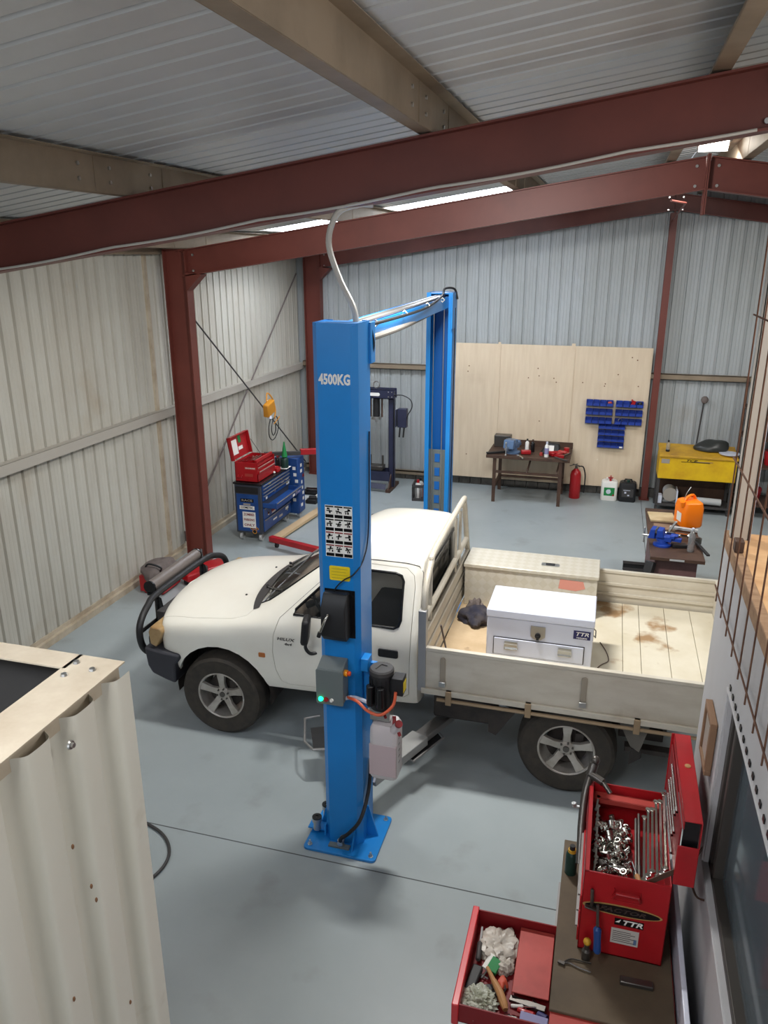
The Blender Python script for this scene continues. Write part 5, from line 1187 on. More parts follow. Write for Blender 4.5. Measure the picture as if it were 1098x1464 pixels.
# ================================================================== hydraulic press
t = thing('hydraulic_press', 'navy blue H-frame hydraulic press between the two lift posts, by the back wall', 'press', (-3.85, 12.7, 0))
for x in (-4.28, -3.50):
    m = MB(); m.box(x - .045, x + .045, 12.64, 12.65, .05, 1.72); m.box(x - .045, x - .037, 12.64, 12.76, .05, 1.72); m.box(x + .037, x + .045, 12.64, 12.76, .05, 1.72)
    obj('upright', m, 'navy', t)
    m = MB(); m.box(x - .04, x + .04, 12.42, 13.04, 0, .05); m.prism([(12.44, .05), (12.64, .05), (12.64, .28)], 'X', x - .008, x + .008); obj('foot', m, 'brownst', t)
m = MB(); m.box(-4.33, -3.44, 12.58, 12.59, 1.60, 1.76); m.box(-4.33, -3.44, 12.78, 12.79, 1.60, 1.76); m.box(-4.33, -3.44, 12.58, 12.64, 1.75, 1.762); m.box(-4.33, -3.44, 12.58, 12.64, 1.60, 1.612); hb = obj('head_beam', m, 'navy', t)
m = MB(); m.prism(rrect(-3.86, -3.68, 1.645, 1.70, .027), 'Y', 12.575, 12.579); obj('maker_plate', m, 'whitep', hb)
for x in (-3.53, -3.47):
    for z in (1.64, 1.72):
        m = MB(); m.cyl((x, 12.57, z), (x, 12.58, z), .011, n=8); obj('bolt', m, 'steel', hb)
m = MB(); m.tube([V(-3.77 + .055 * math.cos(q), 12.68, 1.82 + .055 * math.sin(q)) for q in [2 * PI * k / 16 for k in range(16)]], .01, 6, closed=True); obj('lifting_eye', m, 'steel', t)
m = MB(); m.cyl((-3.77, 12.68, 1.60), (-3.77, 12.68, 1.26), .06); rm_ = obj('ram', m, 'black', t)
m = MB(); m.cyl((-3.77, 12.68, 1.28), (-3.77, 12.68, 1.23), .08); m.cyl((-3.77, 12.68, 1.23), (-3.77, 12.68, 1.16), .018); obj('ram_nose', m, 'steel', rm_)
for dx in (-.10, .10):
    m = MB(); m.cyl((-3.77 + dx, 12.68, 1.60), (-3.77 + dx, 12.68, 1.27), .016); obj('return_spring', m, 'brownst', rm_)
m = MB(); m.box(-4.25, -3.50, 12.52, 12.53, .18, .34); m.box(-4.25, -3.50, 12.82, 12.83, .18, .34); m.box(-4.25, -3.50, 12.53, 12.55, .33, .342); m.add([(-4.2, 12.44, .09), (-3.55, 12.44, .05), (-3.55, 12.5, .13), (-4.2, 12.5, .17)], [(0, 1, 2, 3)]); bd_ = obj('bed', m, 'navy', t)
m = MB(); m.cyl((-3.88, 12.68, .34), (-3.88, 12.68, .60), .018); m.cyl((-3.66, 12.68, .34), (-3.66, 12.68, .60), .018); m.box(-3.90, -3.64, 12.58, 12.78, .34, .42); obj('press_block', m, 'gun', t, bev=.005)
m = MB(); m.box(-3.42, -3.40, 12.60, 12.70, 1.12, 1.42); m.box(-3.38, -3.22, 12.60, 12.72, 1.12, 1.44); pp = obj('hand_pump', m, 'navy', t, bev=.01)
for x in (-3.34, -3.27):
    m = MB(); m.cyl((x, 12.64, 1.12), (x - .01, 12.62, .95), .014); obj('pump_handle', m, 'black', pp)
m = MB(); m.tube([(-3.45, 12.62, 1.66), (-3.30, 12.62, 1.67), (-3.16, 12.62, 1.60), (-3.13, 12.62, 1.48), (-3.20, 12.62, 1.34), (-3.24, 12.62, 1.20)], .009, 6, smooth=5); obj('hose', m, 'cable', t)

# milk crate with bottles
def crate_mesh():
    m = MB(); w, d, h = .32, .32, .28
    for x in (-w / 2, w / 2):
        m.box(x - .006, x + .006, -d / 2, d / 2, 0, .05); m.box(x - .006, x + .006, -d / 2, d / 2, h - .05, h)
        for k in range(6): m.box(x - .005, x + .005, -d / 2 + k * d / 5 - .008, -d / 2 + k * d / 5 + .008, .05, h - .05)
    for y in (-d / 2, d / 2):
        m.box(-w / 2, w / 2, y - .006, y + .006, 0, .05); m.box(-w / 2, w / 2, y - .006, y + .006, h - .05, h)
        for k in range(6): m.box(-w / 2 + k * w / 5 - .008, -w / 2 + k * w / 5 + .008, y - .005, y + .005, .05, h - .05)
    m.box(-w / 2, w / 2, -d / 2, d / 2, 0, .01)
    return m
m = crate_mesh().xf(Matrix.Translation((-2.84, 12.28, 0)) @ Matrix.Rotation(.1, 4, 'Z')); tag(obj('milk_crate', m, 'dgrey', loc=(-2.84, 12.28, 0)), 'black plastic crate of bottles on the floor left of the far lift post', 'crate')
for k, (dx, dy, mt, cm, lab) in enumerate(((-.07, -.07, 'whitep', 'red', 'white bottle with red top at the front of the black crate'), (.06, -.06, 'redf', 'red', 'red bottle at the right of the black crate'), (-.06, .07, 'lgrey', 'black', 'grey bottle at the back of the black crate'), (.07, .08, 'black', 'whitee', 'black bottle with white top in the black crate'))):
    bottle('oil_bottle', -2.84 + dx, 12.28 + dy, .012, .05, .33, mt, cm, lab)

# ================================================================== brown steel workbench on the back wall
def steel_bench(t, x0, x1, y0, y1, h, legs=True):
    m = MB(); m.box(x0, x1, y0, y1, h - .05, h - .0); obj('bench_top', m, 'brownst', t, bev=.004)
    if legs:
        for x in (x0 + .14, x1 - .14):
            for y in (y0 + .04, y1 - .05):
                m = MB(); m.box(x - .028, x + .028, y - .006, y + .0, 0, h - .05); m.box(x - .028, x - .022, y, y + .045, 0, h - .05); obj('leg', m, 'brownst', t)
            m = MB(); m.box(x - .02, x + .02, y0 + .04, y1 - .05, .24, .28); obj('side_rail', m, 'brownst', t)
        for y, z in ((y0 + .05, .50), (y1 - .05, .24), (y1 - .05, .56)):
            m = MB(); m.box(x0 + .14, x1 - .14, y - .018, y + .018, z, z + .035); obj('cross_rail', m, 'brownst', t)
        for x in ((x0 + x1) / 2, x1 - .2):
            m = MB(); m.bar((x, y0 + .05, .53), (x + .04, y0 + .25, h - .06), .025, .025); obj('brace', m, 'brownst', t)
t = thing('steel_workbench', 'brown steel workbench against the plywood wall, littered with tools', 'workbench', (-1.15, 12.8, 0))
steel_bench(t, -1.82, -.48, 12.40, 13.22, .80)
m = MB(); m.box(-1.8, -.48, 13.2, 13.22, .80, .90); obj('rear_upstand', m, 'brownst', t)
def vice(x, y, z, mt, lab, rz_=0, s=1.0):
    t = thing('bench_vice', lab, 'vice', (x, y, z))
    T_ = Matrix.Translation((x, y, z)) @ Matrix.Rotation(rz_, 4, 'Z') @ Matrix.Scale(s, 4)
    m = MB(); m.lathe([(0, 0), (.10, 0), (.10, .02), (.06, .035), (.055, .07), (0, .07)], (0, 0, 0), n=20); m.xf(T_); obj('swivel_base', m, mt, t)
    m = MB(); m.box(-.10, .06, -.05, .05, .06, .12); m.prism([(-.02, .10), (.06, .10), (.06, .19), (.0, .19)], 'Y', -.07, .07); m.box(-.13, -.08, -.05, .05, .10, .14); m.box(-.16, -.08, -.035, .035, .125, .145); m.xf(T_); obj('fixed_jaw', m, mt, t, bev=.006 * s)
    m = MB(); m.prism([(.08, .08), (.15, .08), (.13, .19), (.08, .19)], 'Y', -.07, .07); m.box(-.2, .14, -.03, .03, .07, .11); m.xf(T_); mj = obj('sliding_jaw', m, mt, t, bev=.006 * s)
    m = MB(); m.box(.062, .068, -.065, .065, .15, .195); m.box(.073, .079, -.065, .065, .15, .195); m.xf(T_); obj('jaw_plate', m, 'steel', mj)
    m = MB(); m.cyl((.14, 0, .09), (.22, 0, .09), .016); m.cyl((.205, 0, .01), (.205, 0, .17), .008); m.ball((.205, 0, .01), .013, 8, 6); m.ball((.205, 0, .17), .013, 8, 6); m.xf(T_); obj('screw_handle', m, 'steel', t)
    return t
vice(-1.42, 12.66, .80, 'gblue', 'grey-blue bench vice on the left of the brown bench at the plywood wall', -1.9, 1.25)
m = MB(); m.box(-1.78, -1.5, 13.0, 13.18, .80, 1.0); tag(obj('steel_block', m, 'gun', loc=(-1.64, 13.1, .8), bev=.01), 'dark grey steel block at the back left of the bench behind the vice', 'block')
m = MB(); m.bar((-1.82, 12.46, .815), (-1.52, 12.6, .83), .06, .03); tag(obj('steel_offcut', m, 'black', loc=(-1.7, 12.5, .8), bev=.003), 'black steel offcut at the left front corner of the plywood-wall bench', 'steel offcut')
bottle('spray_can', -1.20, 12.78, .80, .032, .22, 'whitep', 'black', 'white spray can with black cap standing beside the grey-blue vice')
bottle('spray_can', -1.11, 12.80, .80, .032, .21, 'blackg', 'brownst', 'black spray can between the vice and the toolbag on the bench')
m = MB(); m.obox((-1.20, 12.62, .835), (.16, .10, .06), (0, 0, .2)); tag(obj('red_tin', m, 'red', loc=(-1.2, 12.62, .8), bev=.01), 'red tin in front of the white spray can on the brown bench', 'tin')
m = MB(); m.add([(-.98, 12.72, .80), (-.66, 12.72, .80), (-.66, 12.98, .80), (-.98, 12.98, .80), (-.88, 12.78, .98), (-.68, 12.78, .96), (-.68, 12.92, .96), (-.88, 12.92, .98)], [(0, 1, 2, 3), (4, 5, 6, 7), (0, 1, 5, 4), (1, 2, 6, 5), (2, 3, 7, 6), (3, 0, 4, 7)]); tb_ = obj('tool_bag', m, 'black', loc=(-.82, 12.85, .8), bev=.02); tag(tb_, 'black tool bag slumped in the middle of the brown bench', 'bag')
m = MB(); m.add([(-.90, 12.70, .86), (-.76, 12.70, .86), (-.76, 12.75, .94), (-.88, 12.75, .94)], [(0, 1, 2, 3)]); obj('label', m, 'whitep', tb_)
t = bottle('spray_bottle', -.86, 12.52, .80, .034, .25, 'whitep', 'whitee', 'white and purple spray can standing upright at the front edge of the bench')
m = MB(); m.lathe([(.0345, .05), (.0355, .05), (.0355, .15), (.0345, .15)], (-.86, 12.52, .80), n=16); obj('printed_sleeve', m, 'lilac', t)
for k, (x, y, a_, mt, lab) in enumerate(((-.76, 12.66, .5, 'red', 'red power tool lying behind the white and purple can'), (-.62, 12.74, -.4, 'redf', 'faded red power tool near the right rear of the bench'), (-.66, 12.56, 1.2, 'red', 'red-handled tool near the right front edge of the bench'))):
    m = MB(); T_ = Matrix.Translation((x, y, .84)) @ Matrix.Rotation(a_, 4, 'Z'); m.cyl((-.09, 0, 0), (.07, 0, 0), .034, .028); m.cyl((.07, 0, 0), (.12, 0, 0), .014); m.obox((-.05, -.05, -.01), (.05, .11, .045), (0, 0, .2)); m.xf(T_)
    o_ = obj('power_tool', m, mt, loc=(x, y, .8), bev=.004); tag(o_, lab, 'power tool')
m = MB(); m.lathe([(0, 0), (.045, 0), (.045, .1), (0, .1)], (-.56, 12.82, .80), n=18); tag(obj('red_tin', m, 'red', loc=(-.56, 12.82, .8)), 'round red tin at the back right corner of the brown bench', 'tin')
m = MB(); m.lathe([(0, 0), (.03, 0), (.028, .04), (0, .06)], (-.95, 12.6, .80), n=14); tag(obj('sanding_cup', m, 'redf', loc=(-.95, 12.6, .8)), 'small pinkish cup in front of the tool bag', 'cup')
for k, (a_, b_, lab) in enumerate((((-.70, 12.44, .82), (-.52, 12.36, .80), 'dark pry bar sticking out over the right front corner of the bench'), ((-.60, 12.5, .83), (-.50, 12.66, .85), 'dark wrench at the right end of the brown bench'), ((-1.30, 12.45, .81), (-1.22, 12.36, .79), 'short chrome tool hanging over the front edge below the vice'))):
    m = MB(); m.bar(a_, b_, .035, .02); m.cyl(V(*a_) - V(0, 0, .012), V(*a_) + V(0, 0, .012), .028, n=10); tag(obj('hand_tool', m, 'gun' if k < 2 else 'chrome', loc=a_, bev=.003), lab, 'hand tool')

# fire extinguisher
t = thing('fire_extinguisher', 'red fire extinguisher standing on the floor right of the brown workbench', 'fire extinguisher', (-.39, 13.03, 0))
m = MB(); m.lathe([(0, 0), (.085, 0), (.09, .015), (.09, .40), (.075, .46), (.04, .495), (.03, .51), (0, .51)], (-.39, 13.03, 0), n=28); obj('cylinder', m, 'red', t)
m = MB(); m.cyl((-.39, 13.03, .50), (-.39, 13.03, .56), .022); m.bar((-.45, 13.03, .58), (-.34, 13.03, .56), .03, .01); m.bar((-.50, 13.02, .55), (-.37, 13.03, .59), .02, .008); obj('valve', m, 'gun', t)
m = MB(); m.tube([(-.36, 13.03, .545), (-.28, 13.02, .545), (-.24, 13.02, .42), (-.235, 13.02, .25), (-.24, 13.02, .1)], .011, 8, smooth=5); obj('hose', m, 'cable', t)

# drums of coolant and oil
def drum(x0, x1, y, h, mt, lab, lm, txt):
    t = thing('plastic_drum', lab, 'drum', ((x0 + x1) / 2, y, 0)); m = MB(); pr_ = rrect(x0, x1, y - .11, y + .11, .045); n = len(pr_); cx = (x0 + x1) / 2
    for z, k in ((0, .93), (.02, 1), (h - .05, 1), (h - .015, .93), (h, .75)): m.v += [V(cx + (a_ - cx) * k, y + (b_ - y) * k, z) for a_, b_ in pr_]
    for j in range(4): m.f += [(j * n + i, j * n + (i + 1) % n, (j + 1) * n + (i + 1) % n, (j + 1) * n + i) for i in range(n)]
    m.f += [tuple(reversed(range(n))), tuple(range(4 * n, 5 * n))]; obj('body', m, mt, t)
    m = MB(); m.tube([(cx - .07, y, h - .02), (cx - .05, y, h + .035), (cx + .05, y, h + .035), (cx + .07, y, h - .02)], .013, 8); obj('handle', m, mt, t)
    m = MB(); m.box(x0 + .05, x1 - .045, y - .1125, y - .1095, .09, h - .10); l_ = obj('label', m, lm, t)
    return t, l_, cx
t, l_, cx = drum(.035, .30, 13.10, .33, 'whitep', 'white plastic drum with a green label and a red tap, left of the black drum', 'green', '')
m = MB(); m.cyl((cx + .01, 13.06, .32), (cx + .01, 13.06, .37), .02); m.bar((cx - .03, 13.05, .385), (cx + .05, 13.05, .385), .02, .02); m.bar((cx + .01, 13.05, .385), (cx + .01, 13.0, .43), .02, .02); obj('tap', m, 'red', t)
m = MB(); m.lathe([(0, 0), (.04, 0), (.03, .002), (0, .002)], (cx - .01, 12.9875, .16), (0, -1, 0), 14); m.box(cx - .02, cx + .02, 12.985, 12.987, .19, .2); obj('label_print', m, 'whitee', l_)
m = MB(); m.prism([(cx + .05, .09), (cx + .088, .09), (cx + .07, .13)], 'Y', 12.984, 12.987); obj('label_flash', m, 'red', l_)
t, l_, cx = drum(.325, .60, 13.10, .33, 'black', 'black plastic oil drum with a dark label, right of the white drum', 'dgrey', '')
m = MB(); m.cyl((cx, 13.06, .32), (cx, 13.06, .37), .026); obj('cap', m, 'dgreen', t)
m = MB(); m.box(cx - .07, cx + .04, 12.985, 12.987, .20, .208); m.box(cx - .0, cx + .03, 12.985, 12.987, .11, .13); m.box(cx - .05, cx - .02, 12.985, 12.987, .15, .18); obj('label_print', m, 'whitee', l_)

# ================================================================== blue parts bins on louvre rails
def bin_at(x, z, w, h, d, lab, grp, proto=None):
    if proto is None:
        m = MB(); tk = .003; y0 = -d
        m.add([(0, 0, 0), (w, 0, 0), (w, -d, 0), (0, -d, 0)], [(0, 1, 2, 3)])
        # walls as thin boxes, low slanted front
        m.box(0, tk, -d, 0, 0, h); m.box(w - tk, w, -d, 0, 0, h); m.box(0, w, -tk, 0, 0, h); m.box(0, w, -d, -d + tk, 0, h * .55); m.box(0, w, -d, 0, 0, tk)
        m.box(0, w, -d - .004, -d, h * .48, h * .56)
        o = obj('parts_bin', m, 'bin', loc=(0, 0, 0))
    else:
        o = proto.copy(); COL.objects.link(o)
    o.location = (x, YB - .125, z); tag(o, lab, 'parts bin', grp); return o
proto = None
ordn = ['leftmost', 'second', 'third', 'rightmost']
SX = [(-.315, 'left'), (.155, 'right')]
for sx, sn in SX:
    for r, rn in enumerate(('top', 'middle', 'bottom')):
        z = 1.545 - .145 * r
        m = MB(); m.box(sx - .005, sx + .43, YB - .125, YB - .119, z - .045, z + .06); tag(obj('louvre_rail', m, 'bind', loc=(sx, YB - .12, z + .03)), 'pale steel rail behind the %s row of the upper %s bins' % (rn, sn), 'rail')
        for k in range(4):
            o = bin_at(sx + .107 * k, z, .103, .092, .11, '%s blue bin in the %s row of the upper %s block' % (ordn[k], rn, sn), 'large blue bins on the plywood wall', proto)
            proto = proto or o
p2 = None
for r, rn in enumerate(('top', 'second', 'third', 'bottom')):
    z = 1.17 - .105 * r
    m = MB(); m.box(-.095, .335, YB - .125, YB - .119, z - .032, z + .05); tag(obj('louvre_rail', m, 'bind', loc=(-.09, YB - .12, z + .02)), 'pale steel rail behind the %s row of small blue bins' % rn, 'rail')
    for k in range(4):
        if p2 is None:
            o = bin_at(0, 0, .102, .075, .09, '', '', None); p2 = o
            o.location = (-.09 + .106 * k, YB - .125, z)
        else: o = p2.copy(); COL.objects.link(o); o.location = (-.09 + .106 * k, YB - .125, z)
        tag(o, '%s small blue bin in the %s row of the lower block' % (ordn[k], rn), 'parts bin', 'small blue bins on the plywood wall')
def smallthing(name, p, s_, mt, lab, cat, rot=(0, 0, 0)):
    m = MB(); m.obox(p, s_, rot); return tag(obj(name, m, mt, loc=p, bev=min(s_) * .15), lab, cat)
m = MB(); m.obox((.42, YB - .20, 1.61), (.055, .04, .09), (0, .3, .2)); m.cyl((.405, YB - .19, 1.64), (.40, YB - .18, 1.67), .014); tag(obj('glue_tube', m, 'red', loc=(.42, YB - .2, 1.57)), 'red tube with white cap in the third bin of the upper right top row', 'tube')
m = MB(); m.ball((.53, YB - .19, 1.60), (.04, .03, .035), 10, 8, jit=.2); tag(obj('cable_bundle', m, 'black', loc=(.53, YB - .2, 1.57)), 'black bundle filling the rightmost bin of the upper right top row', 'bundle')
m = MB(); m.tube([V(.24 + .028 * math.cos(q), YB - .2 + .01 * math.cos(q), 1.32 + .028 * math.sin(q)) for q in [2 * PI * k / 12 for k in range(12)]], .005, 6, closed=True); tag(obj('hose_clamp', m, 'steel', loc=(.24, YB - .2, 1.29)), 'steel hose clamp poking out of the upper right block of blue bins', 'hose clamp')
m = MB(); m.ball((.06, YB - .2, 1.60), (.035, .03, .025), 10, 8, jit=.2); tag(obj('fuse_bag', m, 'redf', loc=(.06, YB - .2, 1.57)), 'reddish bag of small parts in the upper left block, top row right', 'bag')
m = MB(); m.box(.265, .315, YB - .2175, YB - .216, .862, .885); tag(obj('bin_label', m, 'whitep', loc=(.29, YB - .217, .87)), 'white paper label on the front of the lowest right small bin', 'label')

# ================================================================== yellow parts washer
t = thing('parts_washer', 'yellow parts washer on a dark stand against the back wall', 'parts washer', (1.45, 12.9, 0))
m = MB(); m.box(.875, 2.01, 12.62, 13.12, .55, .90); tb = obj('tub', m, 'yellow', t, bev=.01)
m = MB(); m.add([(.87, 12.60, .90), (2.02, 12.60, .90), (2.02, 13.16, .97), (.87, 13.16, .97), (.87, 12.60, .935), (2.02, 12.60, .935), (2.02, 13.16, 1.005), (.87, 13.16, 1.005)], [(3, 2, 1, 0), (4, 5, 6, 7), (0, 1, 5, 4), (1, 2, 6, 5), (2, 3, 7, 6), (3, 0, 4, 7)])
obj('lid', m, mat('washer_lid', (206, 160, 40), .5, c2=(170, 128, 50), scale=4), t, bev=.006)
m = MB(); m.box(1.20, 1.62, 12.6165, 12.619, .835, .843); m.text('TCE', .04, (1.34, 12.6165, .862), width=.16, shear=.4); st_ = obj('maker_stripe', m, 'blackg', tb)
m = MB(); m.box(1.38, 1.66, 12.6165, 12.619, .848, .853); obj('blue_stripe', m, 'cblue', tb)
m = MB(); m.box(.91, 1.03, 12.6165, 12.619, .80, .87); obj('instruction_plate', m, 'bind', tb)
for x in (.90, 1.97):
    for y in (12.66, 13.08):
        m = MB(); m.box(x - .02, x + .02, y - .02, y + .02, 0, .55); obj('leg', m, 'dgrey', t)
m = MB(); m.box(.88, 1.99, 12.62, 13.12, .10, .13); sh = obj('lower_shelf', m, 'dgrey', t, bev=.003)
m = MB(); m.box(.88, 1.99, 13.10, 13.12, .13, .55); obj('back_panel', m, 'brownst', t)
t = thing('electric_motor', 'pale grey electric motor on the lower shelf of the yellow parts washer', 'motor', (1.06, 12.8, .13))
m = MB(); m.cyl((1.10, 12.72, .27), (1.10, 12.98, .27), .10, n=24)
obj('motor_body', m, 'lgrey', t, bev=.008)
m = MB(); m.box(1.0, 1.2, 12.76, 12.94, .13, .17); obj('foot', m, 'lgrey', t); m = MB(); m.cyl((1.10, 12.70, .27), (1.10, 12.72, .27), .11); obj('end_bell', m, 'bind', t); m = MB(); m.box(.92, .98, 12.66, 12.8, .13, .26); obj('terminal_box', m, 'whitee', t, bev=.005)
m = MB(); m.box(1.19, 1.21, 12.62, 12.9, .131, .36); tag(obj('white_board', m, 'whitee', loc=(1.2, 12.7, .13)), 'white board upright beside the motor under the parts washer', 'board')
m = MB(); m.cyl((1.45, 12.7, .21), (1.86, 12.7, .20), .055, n=20); tag(obj('filter_tube', m, 'lgrey', loc=(1.6, 12.7, .155)), 'pale grey tube lying on the right of the washer shelf', 'tube')
t = bottle('spray_bottle', .995, 12.78, .935, .03, .2, 'pclear', 'black', 'clear spray bottle with dark base on the left of the yellow washer lid')
m = MB(); m.lathe([(0, 0), (.031, 0), (.031, .05), (0, .05)], (.995, 12.78, .935), n=14); obj('base_cup', m, 'black', t)
tag(obj('rubbish_bag', lump((1.66, 12.95, .97), (.24, .16, .12), 31, amp=.16), mat('bag_black', (50, 52, 50), .35), loc=(1.66, 12.95, .97)), 'dark plastic bag heaped on the right of the yellow washer lid', 'bag')
m = MB(); m.lathe([(0, 0), (.15, 0), (.155, .012), (.13, .016), (0, .014)], (1.90, 12.78, .972), n=28); tag(obj('white_dish', m, 'whitee', loc=(1.9, 12.78, .972)), 'flat white dish on the right corner of the yellow washer', 'dish')
t = thing('long_brush', 'long-handled brush with round pale head leaning on the back wall behind the washer', 'brush', (1.4, 13.2, 0))
m = MB(); m.cyl((1.40, 13.20, .0), (1.50, 13.35, 1.66), .012); obj('handle', m, 'dgrey', t)
m = MB(); m.ball((1.505, 13.33, 1.70), (.055, .04, .06), 12, 8, jit=.12); obj('brush_head', m, 'cloth', t)

# ================================================================== nearer steel bench with blue vice
t = thing('vice_bench', 'dark steel bench with the bright blue vice, standing behind the truck tray', 'workbench', (.87, 9.3, 0))
m = MB(); m.box(.60, 1.16, 8.38, 10.16, .76, .80); obj('bench_top', m, 'brownst', t, bev=.004)
m = MB(); m.box(.66, 1.10, 8.50, 8.53, .02, .76); m.box(.66, .70, 8.53, 10.1, .02, .76); m.box(1.06, 1.10, 8.53, 10.1, .02, .76); bd = obj('pedestal', m, mat('maroon_steel', (108, 78, 76), .6, c2=(90, 64, 62), scale=5), t, bev=.004)
m = MB(); m.box(.80, .95, 8.372, 8.38, .772, .79); obj('edge_label', m, 'lgrey', t)
vice(.74, 8.78, .80, 'vblue', 'bright blue bench vice on the left corner of the dark bench behind the tray', 2.9, 1.0)
m = MB(); T_ = Matrix.Translation((1.07, 9.62, .80))
pr_ = rrect(-.13, .13, -.15, .15, .06, 5); n = len(pr_)
for z, k in ((0, .93), (.025, 1), (.23, 1), (.29, .9), (.31, .7)): m.v += [V(a_ * k, b_ * k, z) for a_, b_ in pr_]
for j in range(4): m.f += [(j * n + i, j * n + (i + 1) % n, (j + 1) * n + (i + 1) % n, (j + 1) * n + i) for i in range(n)]
m.f += [tuple(reversed(range(n))), tuple(range(4 * n, 5 * n))]; m.xf(T_ @ Matrix.Rotation(.35, 4, 'Z'))
t = thing('jerry_can', 'bright orange jerry can standing on the dark bench behind the truck tray', 'jerry can', (1.07, 9.62, .8)); obj('body', m, 'orange', t)
m = MB(); m.tube([(1.0, 9.56, 1.09), (1.03, 9.58, 1.15), (1.10, 9.66, 1.16), (1.14, 9.70, 1.09)], .018, 8, smooth=3); obj('handle', m, 'orange', t)
m = MB(); m.cyl((.985, 9.50, 1.06), (.975, 9.485, 1.12), .032); obj('cap', m, 'orange', t)
m = MB(); m.tube([(1.0, 9.6, 1.12), (1.02, 9.6, 1.2), (1.06, 9.62, 1.27)], .004, 6); obj('tether', m, 'steel', t)
m = MB(); R_ = T_ @ Matrix.Rotation(.35, 4, 'Z'); m.add([(-.1325, -.09, .06), (-.1325, .03, .06), (-.1325, .03, .17), (-.1325, -.09, .17)], [(0, 1, 2, 3)]); m.xf(R_); obj('label', m, 'whitep', t)
t = thing('water_bottle', 'clear plastic water bottle standing near the front edge of the dark bench', 'bottle', (1.03, 8.66, .8))
m = MB(); m.lathe([(0, 0), (.036, 0), (.038, .01), (.036, .06), (.038, .07), (.034, .12), (.038, .15), (.03, .20), (.014, .235), (.014, .25), (0, .25)], (1.03, 8.66, .80), n=20); obj('bottle_body', m, 'pclear', t)
m = MB(); m.cyl((1.03, 8.66, 1.05), (1.03, 8.66, 1.07), .016); obj('cap', m, 'whitee', t)
m = MB(); m.bar((.80, 9.04, .86), (1.02, 9.0, .86), .03, .03); m.cyl((.80, 9.04, .86), (.78, 9.045, .86), .026); m.cyl((1.02, 9.0, .86), (1.06, 8.99, .86), .03); m.box(.9, .94, 8.97, 9.07, .80, .86); tag(obj('bar_clamp', m, 'chrome', loc=(.9, 9.0, .8)), 'bright chrome bar clamp lying behind the blue vice', 'bar clamp')
m = MB(); m.bar((.84, 9.22, .83), (.90, 9.18, .96), .03, .02); tag(obj('clamp_jaw', m, 'lgrey', loc=(.87, 9.2, .8)), 'small upright grey jaw behind the chrome bar', 'tool')
m = MB(); m.bar((1.10, 8.92, .83), (1.20, 8.52, .82), .035, .02); tag(obj('pry_bar', m, 'black', loc=(1.15, 8.7, .8), bev=.003), 'black pry bar crossing the right front corner of the dark bench', 'pry bar')
m = MB(); m.cyl((1.12, 8.95, .80), (1.12, 8.95, .86), .05); m.cyl((1.12, 8.95, .86), (1.12, 8.95, .87), .03); tag(obj('parts_tin', m, 'gun', loc=(1.12, 8.95, .8)), 'round dark tin right of the water bottle on the bench', 'tin')
m = MB(); m.obox((.92, 8.76, .82), (.16, .09, .04), (0, 0, .2)); tag(obj('black_tool', m, 'black', loc=(.92, 8.76, .8), bev=.006), 'black tool lying between the blue vice and the water bottle', 'tool')
m = MB(); m.obox((.78, 9.78, .812), (.30, .34, .02), (0, 0, .08)); tag(obj('cardboard_tray', m, 'pcream', loc=(.78, 9.78, .8)), 'cream cardboard tray left of the orange jerry can', 'cardboard')
m = MB(); m.obox((.80, 9.42, .806), (.26, .2, .008), (0, 0, -.1)); tag(obj('cardboard_sheet', m, mat('brown_card', (128, 104, 84), .8), loc=(.8, 9.42, .8)), 'brown cardboard sheet on the bench in front of the cream tray', 'cardboard')
m = MB(); m.bar((.85, 9.36, .83), (1.16, 9.30, .83), .05, .03); tag(obj('steel_bar', m, 'lgrey', loc=(1.0, 9.33, .8), bev=.003), 'pale steel bar lying just in front of the orange jerry can', 'steel bar')
m = MB(); m.bar((.62, 8.44, .72), (.56, 8.34, .42), .10, .08); tag(obj('angle_bracket', m, 'black', loc=(.6, 8.4, .42), bev=.01), 'black angle bracket hanging at the left front edge of the dark bench', 'bracket')
for k, (y, z) in enumerate(((9.28, .0), (9.06, .0))):
    m = MB(); m.box(.36, .64, y, y + .10, .33, .342); m.box(.36, .64, y, y + .008, .26, .342); m.box(.38, .44, y + .02, y + .08, 0, .33); m.box(.58, .62, y + .02, y + .08, 0, .33); tag(obj('steel_channel', m, 'black', loc=(.6, y, 0), bev=.003), ['black steel channel on its feet left of the dark bench, the farther of two', 'black steel channel on its feet left of the dark bench, the nearer of two'][k], 'steel channel')

# ================================================================== shelving behind the mesh
t = thing('storage_shelf', 'dark steel shelving unit behind the rusty mesh, right of the yellow washer', 'shelving', (2.6, 12.95, 0))
for x in (2.08, 3.1):
    for y in (12.62, 13.2):
        m = MB(); m.box(x - .02, x + .02, y - .02, y + .02, 0, 2.1); obj('post', m, 'brownst', t)
for z in (.22, .82, 1.25, 1.68):
    m = MB(); m.box(2.06, 3.12, 12.6, 13.22, z - .02, z + .01); obj('shelf', m, 'brownst', t)
bottle('coolant_jug', 2.24, 12.8, 1.26, .10, .30, mat('jug_pale', (186, 200, 206), .4), 'red', 'pale blue jug with red cap on the upper shelf behind the mesh', 'jug')
bottle('oil_jug', 2.22, 12.8, .83, .07, .34, 'whitee', 'whitee', 'white jug on the middle shelf behind the mesh', 'jug')
m = MB(); m.lathe([(0, 0), (.12, 0), (.15, .2), (.14, .22), (0, .22)], (2.30, 12.85, .23), n=20); tag(obj('red_bucket', m, 'redd', loc=(2.3, 12.85, .23)), 'dark red bucket on the bottom shelf behind the mesh', 'bucket')
m = MB(); m.lathe([(0, 0), (.13, 0), (.15, .2), (.14, .22), (0, .22)], (2.55, 12.85, .83), n=20); tag(obj('red_bucket', m, 'red', loc=(2.55, 12.85, .83)), 'red bucket on the middle shelf behind the mesh', 'bucket')
